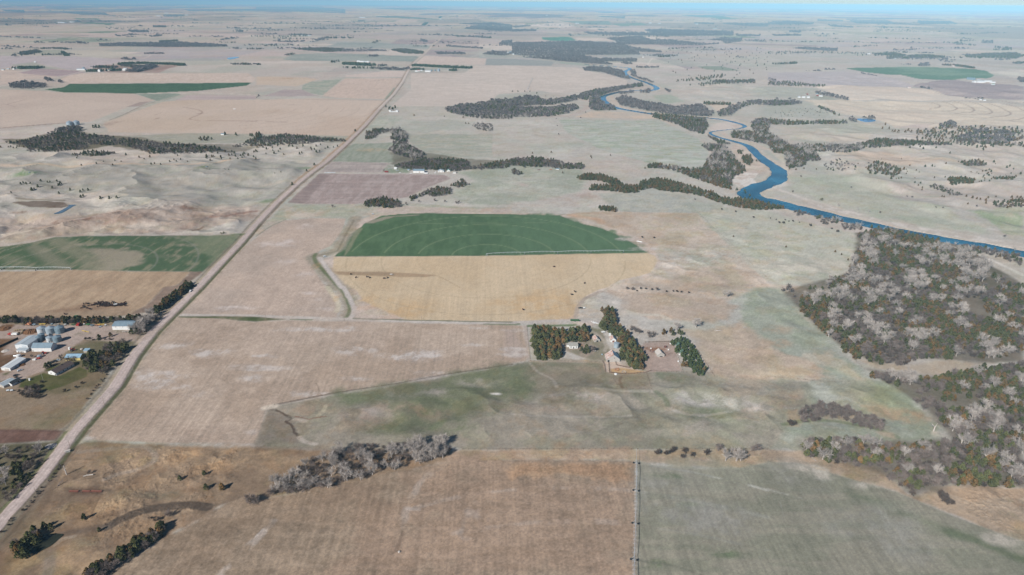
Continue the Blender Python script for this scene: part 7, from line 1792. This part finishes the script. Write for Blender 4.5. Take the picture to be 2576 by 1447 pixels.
for k, p_ in enumerate(['12: 1768,716', '12: 1803,716']): grain_bin(['left', 'middle'][k] + ' small grey bin of the shelter belt farm', p_, 4.5, 7, 2.4, M_GALVB)
grain_bin('big bright bin of the shelter belt farm', '12: 1838,718', 7, 11, 4, M_GALV); grain_bin('silver bin beside the long white shed on the far road', '11: 842,700', 8, 9, 3.5, M_GALV); grain_bin('silver bin in the walled far farm', '11: 1005,722', 5, 8, 3, M_GALV)
for k, x in enumerate([2010, 2032, 2052, 2072]): grain_bin(['first', 'second', 'third', 'fourth'][k] + ' blue grey bin in the row of the bright farm', '14: %d,%d' % (x, 800 + k * 2), 6, 9, 3, M_GALVB, 'blue grey bins of the bright farm')
grain_bin('silver bin at the edge of the big far wood', '12: 2562,540', 8, 12, 4, M_GALVB)

# ------------------------------------------------------------------ centre pivot sprinklers
def pivot(label, base_p, towers, over_len=14, hgt=3.9, pipe=.14, base=True):
    """base_p: world xy of the centre; towers: world xy list outwards"""
    pnts = [np.array(base_p[:2])] + [np.array(t_[:2]) for t_ in towers]
    zz = height(np.array([p[0] for p in pnts]), np.array([p[1] for p in pnts]))
    t = thing('centre_pivot_sprinkler', label, 'irrigation sprinkler', (pnts[0][0], pnts[0][1], float(zz[0])))
    O = np.array([pnts[0][0], pnts[0][1], zz[0]])
    if base:
        b = MB()
        for sx in (-1.6, 1.6):
            for sy in (-1.6, 1.6): b.tube([[sx, sy, 0, .09, sx * .2, sy * .2, hgt + .2, .07]], 4)
        b.tube([[0, 0, 0, .16, 0, 0, hgt + .5, .16]], 6); b.build('pivot_frame', M_GALVW, t)
    for i in range(len(pnts) - 1):
        a = np.array([*pnts[i], zz[i] + hgt]) - O; c = np.array([*pnts[i + 1], zz[i + 1] + hgt]) - O
        L = np.linalg.norm(c - a); d = (c - a) / L; n_ = np.array([-d[1], d[0], 0]); n_ /= np.linalg.norm(n_)
        segs = []; K = 9
        P = [a + (c - a) * k / K + np.array([0, 0, .9 * math.sin(math.pi * k / K)]) for k in range(K + 1)]
        for k in range(K): segs.append([*P[k], pipe, *P[k + 1], pipe])
        for sd in (-1, 1):
            lo = [a + (c - a) * k / K + n_ * sd * 1.15 + np.array([0, 0, -1.25 + .9 * math.sin(math.pi * k / K)]) for k in range(1, K)]
            segs.append([*P[0], .035, *lo[0], .035]); segs.append([*P[K], .035, *lo[-1], .035])
            for k in range(len(lo) - 1): segs.append([*lo[k], .035, *lo[k + 1], .035])
            for k in range(len(lo)): segs.append([*P[k + 1], .05, *lo[k], .05])
        for k in range(1, K):
            segs.append([*(a + (c - a) * k / K + n_ * 1.15 + np.array([0, 0, -1.25 + .9 * math.sin(math.pi * k / K)])), .05, *(a + (c - a) * k / K - n_ * 1.15 + np.array([0, 0, -1.25 + .9 * math.sin(math.pi * k / K)])), .05])
            segs.append([*P[k], .03, *(P[k] + np.array([0, 0, -2.2])), .03])
        MB().tube(segs, 4).build('span', M_GALVW, t)
        gz_ = zz[i + 1] - O[2]
        f = [[*(c + n_ * s * .15), .08, *(c * [1, 1, 0] + n_ * s * 2.1 + [0, 0, gz_ + .75]), .08] for s in (-1, 1)]
        f.append([*(c * [1, 1, 0] - n_ * 2.2 + [0, 0, gz_ + .75]), .12, *(c * [1, 1, 0] + n_ * 2.2 + [0, 0, gz_ + .75]), .12])
        tw = MB().tube(f, 5).build('drive_tower', M_GALVW, t)
        ang = math.atan2(n_[1], n_[0])
        for s in (-1, 1):
            pw = c * [1, 1, 0] + n_ * s * 2.1
            w_ = MB().lathe([(.42, -.2), (.8, -.22), (.8, .22), (.42, .2)], 16, axis='y').build('wheel', M_TYRE, tw, (pw[0], pw[1], gz_ + .8), ang)
    e0 = np.array([*pnts[-1], zz[-1] + hgt]) - O; dd = pnts[-1] - pnts[-2]; dd = dd / np.linalg.norm(dd)
    e1 = e0 + np.array([dd[0] * over_len, dd[1] * over_len, -.2])
    MB().tube([[*e0, .1, *e1, .08], [*(e0 + [0, 0, 1.2]), .03, *e1, .03], [*e0, .05, *(e0 + [0, 0, 1.2]), .05]], 4).build('end_boom', M_GALVW, t)
    return t
wt = W(pts('43: 1227,1300 1240,935 1247,604 1250,328'))[:, :2]
dv_ = (wt[3] - wt[0]) / 3
near_t = [wt[0] - dv_ * k for k in (2, 1)] + [w_ for w_ in wt]
pivot('near sprinkler line running up between the brown and grey green fields', wt[0] - dv_ * 3, near_t, 16, pipe=.17)
wt = W(pts('22: 2322,1130 23: 128,1116 460,1110 793,1103 1120,1098'))[:, :2]
pivot('sprinkler line along the straight edge of the green half circle', wt[0], wt[1:], 16, pipe=.22)
wt = W(pts('21: 712,1272 368,1272 30,1268'))[:, :2]
pivot('sprinkler line on the left green field cut by the left edge', wt[0], [wt[1], wt[2], wt[2] * 2 - wt[1]], 10, pipe=.2)
wt = W(pts('13: 152,912 205,790'))[:, :2]
pivot('small far sprinkler line on the wide stubble field left of the upper river', wt[0], [wt[0] + (wt[1] - wt[0]) * k / 7 for k in range(1, 8)], 12, pipe=.3)

# ------------------------------------------------------------------ utility poles
pole = thing('utility_pole', 'utility pole', 'utility pole', W(pts('41: 375,668'))[0], math.radians(6), 'utility poles beside the gravel road')
MB().lathe([(.17, -.5), (.12, 9.6)], 8).build('post', M_POLE, pole)
MB().box(-1.5, -.07, 9.0, 1.5, .07, 9.16).build('crossarm', M_CONC, pole)
MB().box(-1.4, -.04, 9.16, -1.3, .04, 9.36).box(1.3, -.04, 9.16, 1.4, .04, 9.36).box(-.05, -.04, 9.6, .05, .04, 9.85).build('insulator', M_WHITE, pole)
pole['label'] = 'nearest utility pole beside the gravel road, in the bottom left corner'
PL = [('41: 712,188', 'second nearest utility pole, beside the culvert on the gravel road'), ('31: 1052,1188', 'utility pole east of the road below the left farm lawn'), ('31: 1345,850', 'utility pole east of the road level with the brown roofed house'),
      ('31: 1592,520', 'utility pole by the orange weeds opposite the farm drive'), ('31: 1795,262', 'utility pole at the corner of the gravel road and the lane'), ('31: 2040,30', 'utility pole opposite the road windbreak'),
      ('21: 2330,1145', 'utility pole near the right corner of the left green field'), ('22: 40,830', 'utility pole above the left green field corner'), ('22: 270,620', 'utility pole at the foot of the pink tilled field')]
for p_, l_ in PL: copy_thing(pole, W(pts(p_))[0], math.radians(6), l_)
pl2 = copy_thing(pole, W(pts('32: 890,342'))[0], math.radians(80), 'left utility pole beside the farm lane below the golden field'); pl2['group'] = 'utility poles along the farm lane'
for p_, l_ in [('32: 1668,362', 'middle utility pole beside the farm lane below the golden field'), ('32: 2540,382', 'right utility pole beside the farm lane below the golden field'), ('z3: 1915,530', 'utility pole at the gate of the central farmstead'), ('32: 100,330', 'utility pole on the green verge of the farm lane')]:
    copy_thing(pl2, W(pts(p_))[0], math.radians(80), l_)

# ------------------------------------------------------------------ fences
def fence(label, s, spacing, h=1.3, r=.11, m=None, rail=False, name='fence', rails_m=None):
    w = W(pts(s))[:, :2]; seg = np.linalg.norm(np.diff(w, axis=0), axis=1); L = seg.sum(); cum = np.concatenate([[0], np.cumsum(seg)])
    n = max(2, int(L / spacing) + 1)
    if n > 98: n = 98
    t_ = np.linspace(0, L, n); x = np.interp(t_, cum, w[:, 0]); y = np.interp(t_, cum, w[:, 1]); z = height(x, y)
    o = thing(name, label, 'fence', (x[0], y[0], z[0]))
    me = MB().lathe([(r, -.4), (r * .9, h)], 6).mesh('post', m or M_POST)
    for i in range(n): link('post', me, o, (x[i] - x[0], y[i] - y[0], z[i] - z[0]))
    seg_ = []
    for hh in ((.5, .9, 1.2) if not rail else (.35, .7, 1.05, h - .1)):
        rr = .02 if not rail else .09
        for i in range(n - 1): seg_.append([x[i] - x[0], y[i] - y[0], z[i] - z[0] + hh, rr, x[i + 1] - x[0], y[i + 1] - y[0], z[i + 1] - z[0] + hh, rr])
    MB().tube(seg_, 3 if not rail else 4).build('wire' if not rail else 'rail', rails_m or m or M_POST, o)
fence('post and wire fence above the tawny strip, left of the near sprinkler', '42: 2080,186 43: 0,186 1260,184', 5, 1.4, .13)
fence('post and wire fence above the tawny strip, right of the near sprinkler', '43: 1262,184 2000,182 2572,188', 6, 1.4, .13)
fence('post and wire fence along the lower edge of the big tan stubble field', '32: 185,1182 500,1122 800,1064 1400,974 2000,866 2576,778', 7, 1.4, .13)
fence('fence on the left side of the central cedar block', '33: 148,385 165,550 182,720', 3.2, 1.4, .14, rail=False)
fence('fence below the central farmhouse', '33: 185,742 550,745 915,757', 4, 1.3, .12)
fence('board fence at the top of the corral', 'z4: 1190,400 1400,395 1600,388 1730,385', 4, 1.5, .15, rail=True)
fence('long board fence at the bottom of the corral', 'z4: 490,1000 700,1022 900,1025 1210,995 1310,965', 3, 1.6, .15, rail=True)
fence('wire fence right of the board fence below the evergreen row', 'z4: 1310,965 1600,975 2000,992 2530,1015', 5, 1.4, .15)
fence('left board fence of the cattle chute below the barn', 'z4: 345,770 380,830 405,985', 2.5, 1.7, .15, rail=True)
fence('right board fence of the cattle chute below the barn', 'z4: 462,780 480,990', 2.5, 1.7, .15, rail=True)
fence('short board fence between barn and cedars', 'z4: 605,775 615,850 740,880 890,905', 3, 1.5, .14, rail=True)
fence('wire fence on the right side of the corral', 'z4: 1730,430 1830,650 1950,990', 5, 1.4, .12)
fence('wire fence outside the evergreen row', 'z4: 1980,230 2290,640 2560,1060', 6, 1.4, .12)
fence('wire fence of the weedy paddock below the barn, right side', 'z4: 1225,1010 1270,1170 1320,1320', 5, 1.4, .12)
fence('wire fence of the weedy paddock below the barn, left side', 'z4: 560,1120 650,1250 740,1310 1320,1325', 6, 1.4, .12)
fence('wire fence beside the swale at the tip of the lower wood', '34: 860,720 970,830', 5, 1.4, .13)
fence('wire fence on the right slope above the brown tree row', '34: 0,898 400,935 600,955 880,948', 7, 1.4, .12)
fence('white corner fence left of the brown tree row', '34: 180,1220 270,1222', 5, 1.4, .14, M_CONC)
fence('long wire fence across the pasture beside the irrigated circle', '23: 1880,705 2000,820 2120,930 2350,1150 2576,1360', 9, 1.3, .12)
fence('wire fence along the bottom of the left golden field', '31: 0,300 400,302 800,300 1300,288', 8, 1.3, .12)

# ------------------------------------------------------------------ cattle
def skin_body(name, vs__, es, rad, m):
    me = bpy.data.meshes.new(name + '_skeleton'); me.from_pydata(vs__, es, []); me.update()
    o = bpy.data.objects.new(name + '_skeleton', me); C.objects.link(o)
    md = o.modifiers.new('skin', 'SKIN'); md.use_smooth_shade = True
    for i, r in enumerate(rad): me.skin_vertices[0].data[i].radius = r
    me.skin_vertices[0].data[0].use_root = True
    bpy.context.view_layer.update()
    ev = o.evaluated_get(bpy.context.evaluated_depsgraph_get())
    out = bpy.data.meshes.new_from_object(ev); out.name = name; out.materials.clear(); out.materials.append(m)
    bpy.data.objects.remove(o); return out
CV = [(0, 0, 1.0), (.55, 0, 1.0), (.95, 0, 1.08), (1.25, 0, 1.3), (1.55, 0, 1.22), (1.85, 0, 1.0), (-.55, 0, 1.02), (-.85, 0, 1.08), (-1.02, 0, .95), (-1.05, 0, .45),
      (.6, .22, .6), (.6, .24, .32), (.62, .24, .03), (.6, -.22, .6), (.6, -.24, .32), (.62, -.24, .03), (-.72, .24, .65), (-.82, .25, .36), (-.74, .25, .03), (-.72, -.24, .65), (-.82, -.25, .36), (-.74, -.25, .03), (1.42, .22, 1.34), (1.42, -.22, 1.34)]
CE_ = [(0, 1), (1, 2), (2, 3), (3, 4), (4, 5), (0, 6), (6, 7), (7, 8), (8, 9), (1, 10), (10, 11), (11, 12), (1, 13), (13, 14), (14, 15), (6, 16), (16, 17), (17, 18), (6, 19), (19, 20), (20, 21), (4, 22), (4, 23)]
CR_ = [(.42, .4), (.4, .42), (.26, .32), (.18, .22), (.15, .17), (.09, .1), (.38, .38), (.26, .24), (.05, .05), (.03, .03)] + [(.13, .13), (.07, .07), (.06, .06)] * 2 + [(.14, .15), (.07, .08), (.06, .06)] * 2 + [(.04, .05)] * 2
cow_br = skin_body('cow_body', CV, CE_, CR_, M_COWB); cow_bk = skin_body('cow_body', CV, CE_, CR_, M_COWK)
def cow(p, me, label, group):
    q = W(pts(p))[0] if isinstance(p, str) else p
    o = link('cow', me, None, tuple(q), float(rng.uniform(0, 6.28))); o.scale = (1.15, 1.15, 1.15)
    return tag(o, label, 'cow', group)
HG = 'herd crowded at the feed row on the left golden field'
cnt_ = 0
cl_ = W(pts('z6: 460,285 700,290 900,295 1100,298 1300,300 1400,285'))
for k in range(96):
    i = rng.integers(0, len(cl_) - 1); t_ = rng.uniform()
    x, y = (cl_[i] * (1 - t_) + cl_[i + 1] * t_)[:2]
    x += rng.normal(0, 1.0); y += rng.normal(0, 2.1)
    cow((x, y, 0.0), cow_br if rng.uniform() < .6 else cow_bk, 'dark cow crowded in the long herd at the feed row', HG)
for p_ in ['250,270', '320,248', '355,265', '395,258', '240,328', '390,322', '250,362', '300,368', '360,395', '400,410', '440,418', '180,392', '670,212', '680,235', '735,222', '770,212', '815,216', '710,248', '600,248', '640,252', '815,240', '915,220',
           '905,245', '940,255', '1075,207', '1045,240', '1110,230', '880,342', '930,338', '640,350', '1440,322', '1400,275']:
    cow('z6: ' + p_, cow_br if rng.uniform() < .7 else cow_bk, 'dark cow straggling round the herd on the left golden field', 'stragglers round the herd on the left golden field')
implement('feed_wagon', 'white feed wagon in the middle of the herd', 'wagon', 'z6: 1165,300', 20, M_WHITE, 4, 2, 1.2, 'wagon')
implement('water_wagon', 'green tank wagon above the windbreak', 'wagon', 'z6: 45,635', 20, M_GREEN, 4, 2.2, 1.4, 'hopper')
for p_, l_ in [('31: 655,275', 'lone cow between herd and windbreak'), ('31: 485,302', 'lone cow just above the windbreak'), ('22: 1005,1352', 'leftmost cow below the dark strip of the golden half circle'), ('22: 1113,1345', 'second cow below the dark strip of the golden half circle'), ('22: 1140,1353', 'third cow below the dark strip of the golden half circle'),
               ('22: 1288,1361', 'fourth cow below the dark strip of the golden half circle'), ('22: 1321,1354', 'rightmost cow below the dark strip of the golden half circle'), ('22: 955,1318', 'cow on the lower edge of the dark strip'),
               ('23: 425,1243', 'single cow high on the golden half circle'), ('23: 732,1409', 'single cow near the lower right of the golden half circle'), ('33: 604,78', 'left of two dark cows near the field corner'), ('33: 634,49', 'right of two dark cows near the field corner'), ('33: 110,228', 'single cow above the farm lane')]:
    o = cow(p_, cow_bk if 'dark cows' in l_ else cow_br, l_, 'cows scattered over the golden half circle'); o.scale = (1.4, 1.4, 1.4)
gp = 'cattle dots on the hill pasture below the ringed field'
for x, y in [(70, 1140), (85, 1143), (285, 1110), (300, 1100), (330, 1095), (340, 1110), (375, 1100), (380, 1125), (400, 1125), (425, 1098), (450, 1100), (490, 1130), (500, 1128), (515, 1135), (530, 1128), (550, 1135), (565, 1140), (590, 1135), (600, 1140), (605, 1150), (460, 1160), (520, 1165), (380, 1095), (30, 1165)]:
    o = cow('14: %d,%d' % (x, y), cow_bk, 'black cow grazing on the hill pasture below the ringed field', gp); o.scale = (1.3, 1.3, 1.3)
# ------------------------------------------------------------------ odds and ends
for k, (p_, L_) in enumerate([('41: 742,612', 7), ('41: 866,612', 6), ('41: 968,612', 8.5)]):
    t = thing('feed_bunk', ['leftmost', 'middle', 'rightmost'][k] + ' rusty feed bunk on the dark patch of the near left field', 'feed bunk', W(pts(p_))[0], -.02, 'feed bunks on the dark patch')
    MB().prismx([(-.5, .2), (.5, .2), (.8, 1.0), (.65, 1.0), (.4, .35), (-.4, .35), (-.65, 1.0), (-.8, 1.0)], -L_ / 2, L_ / 2).build('trough', M_DRED, t)
    for x in (-L_ / 2 + .5, L_ / 2 - .5): MB().box(x - .1, -.6, -.2, x + .1, .6, .2).build('leg', M_DARK, t)
def snag(label, p, segs, m=M_CW, name='dead_tree'):
    t = thing(name, label, 'dead tree', W(pts(p))[0]); MB().tube(segs, 6).build('trunk', m, t); return t
snag('tall dead trunk with stub branches left of the fallen white log', '41: 672,438', [[0, 0, -.3, .5, -.3, 0, 5, .38], [-.3, 0, 5, .36, -.6, .3, 9, .15], [-.2, 0, 4, .2, -2.2, 0, 5.6, .08], [-.3, 0, 5.2, .18, 1.6, .2, 6.8, .06], [-.5, .2, 7.5, .12, -2, .2, 8.6, .04]])
snag('leaning dead stump beside the road ditch', '41: 605,540', [[-1, -2, .2, .4, 1.2, 2.5, 2.4, .2], [.4, .8, 1.4, .2, 2.4, .6, 2.6, .06], [0, 0, 1, .2, -1.2, 1.2, 2.4, .06]], M_GR)
snag('fallen white log on the golden grass', '41: 890,447', [[-3.6, -1.2, .4, .2, 0, 0, .5, .35], [0, 0, .5, .35, 3.6, .6, .6, .5], [-1, -.3, .5, .2, -3, -2.4, .3, .06], [-.5, 0, .6, .15, -2.4, .9, .9, .05]], M_CONC, 'fallen_log')
snag('fallen white tree on the slope right of the cottonwoods', '33: 2075,440', [[-5, 0, .4, .2, 0, 0, .6, .4], [0, 0, .6, .4, 5, .6, .5, .2], [1, 0, .6, .25, 4, 3, 1.6, .08], [-1, 0, .6, .2, -4, 2.4, 1.4, .06], [0, 0, .6, .2, 1, 3.6, 1.8, .06], [2, .3, .6, .2, 5, -2.2, 1.2, .06]], M_CW, 'fallen_tree')
snag('white dead tree leaning out of the golden grass at the strip', '44: 440,270', [[2, -4, .2, .3, -1, 1, 1.2, .2], [-1, 1, 1.2, .2, -4, 5, 2.2, .06], [0, 0, 1, .16, -3, -.6, 2, .05], [0, 0, 1, .16, .6, 3, 2, .05]])
snag('dead cottonwood with thick bare limbs beside the lower wood', '34: 1665,1446', [[0, 0, -.3, .6, .2, 0, 4, .45], [.2, 0, 4, .4, -3.4, .4, 8, .15], [.2, 0, 4, .35, 2.4, 1, 7.6, .12], [-1.4, .2, 6, .2, -4.4, 0, 6.6, .06]])
# irrigation engines and pumps along the circle
for p_, l_ in [('22: 690,1140', 'blue and white pump engine at the bend of the ditch'), ('22: 1175,712', 'small white pump box at the upper left of the green circle')]:
    implement('pump_engine', l_, 'pump', p_, 0, M_STRIPE, 3.4, 1.6, 1.2, 'hopper')
implement('pipe_trailer', 'white pipe trailer beside the bushes right of the green half circle', 'trailer', '23: 1280,992', -35, M_WHITE, 9, 2.0, .6, 'wagon')
implement('pipe_trailer', 'small white wagon in the far stubble field on the left', 'wagon', '11: 2360,1102', 0, M_WHITE, 8, 3.0, 1.4, 'wagon')
implement('feed_wagon', 'tan stock tank frame on the dark strip of the golden half circle', 'wagon', '22: 1360,1322', 0, M_CONC, 4, 2, .6, 'wagon')
for p_, l_ in [('21: 298,290', 'round stock tank in the green patch of the left pasture'), ('21: 2080,232', 'round stock tank on the ridge pasture near the road'), ('42: 1440,1218', 'pale pump stub in the near brown field')]:
    cyl_tank(l_, p_, 2.4 if 'round' in l_ else .8, .7, M_CONC if 'pale' in l_ else M_GALVB, 'stock_tank', 'tank')
building('culvert_headwall', 'white concrete headwall of the road culvert in the bottom left', 'culvert', '41: 655,215', 3.5, 1.2, 1.2, .15, 'lean', 35, M_WHITE, M_CONC)
# ------------------------------------------------------------------ haze: one box of thin air round the camera and the land
def box_mesh(name, lo, hi, m):
    x0, y0, z0 = lo; x1, y1, z1 = hi
    v = [(x0, y0, z0), (x1, y0, z0), (x1, y1, z0), (x0, y1, z0), (x0, y0, z1), (x1, y0, z1), (x1, y1, z1), (x0, y1, z1)]
    f = [(0, 3, 2, 1), (4, 5, 6, 7), (0, 1, 5, 4), (1, 2, 6, 5), (2, 3, 7, 6), (3, 0, 4, 7)]
    return mesh_np(name, v, f, m)
hm = bpy.data.materials.new('haze_air'); hm.use_nodes = True
hn = hm.node_tree; hn.nodes.remove(hn.nodes['Principled BSDF'])
pv = hn.nodes.new('ShaderNodeVolumePrincipled')
pv.inputs['Color'].default_value = (0.36, 0.66, 0.86, 1)
pv.inputs['Density'].default_value = 4.9e-5
pv.inputs['Anisotropy'].default_value = -0.35
hn.links.new(pv.outputs[0], hn.nodes['Material Output'].inputs['Volume'])
tag(link('haze', box_mesh('haze', (-95000, -95000, -61), (95000, 95000, 362), hm)), 'thin blue haze over the far land', 'haze', kind='stuff')
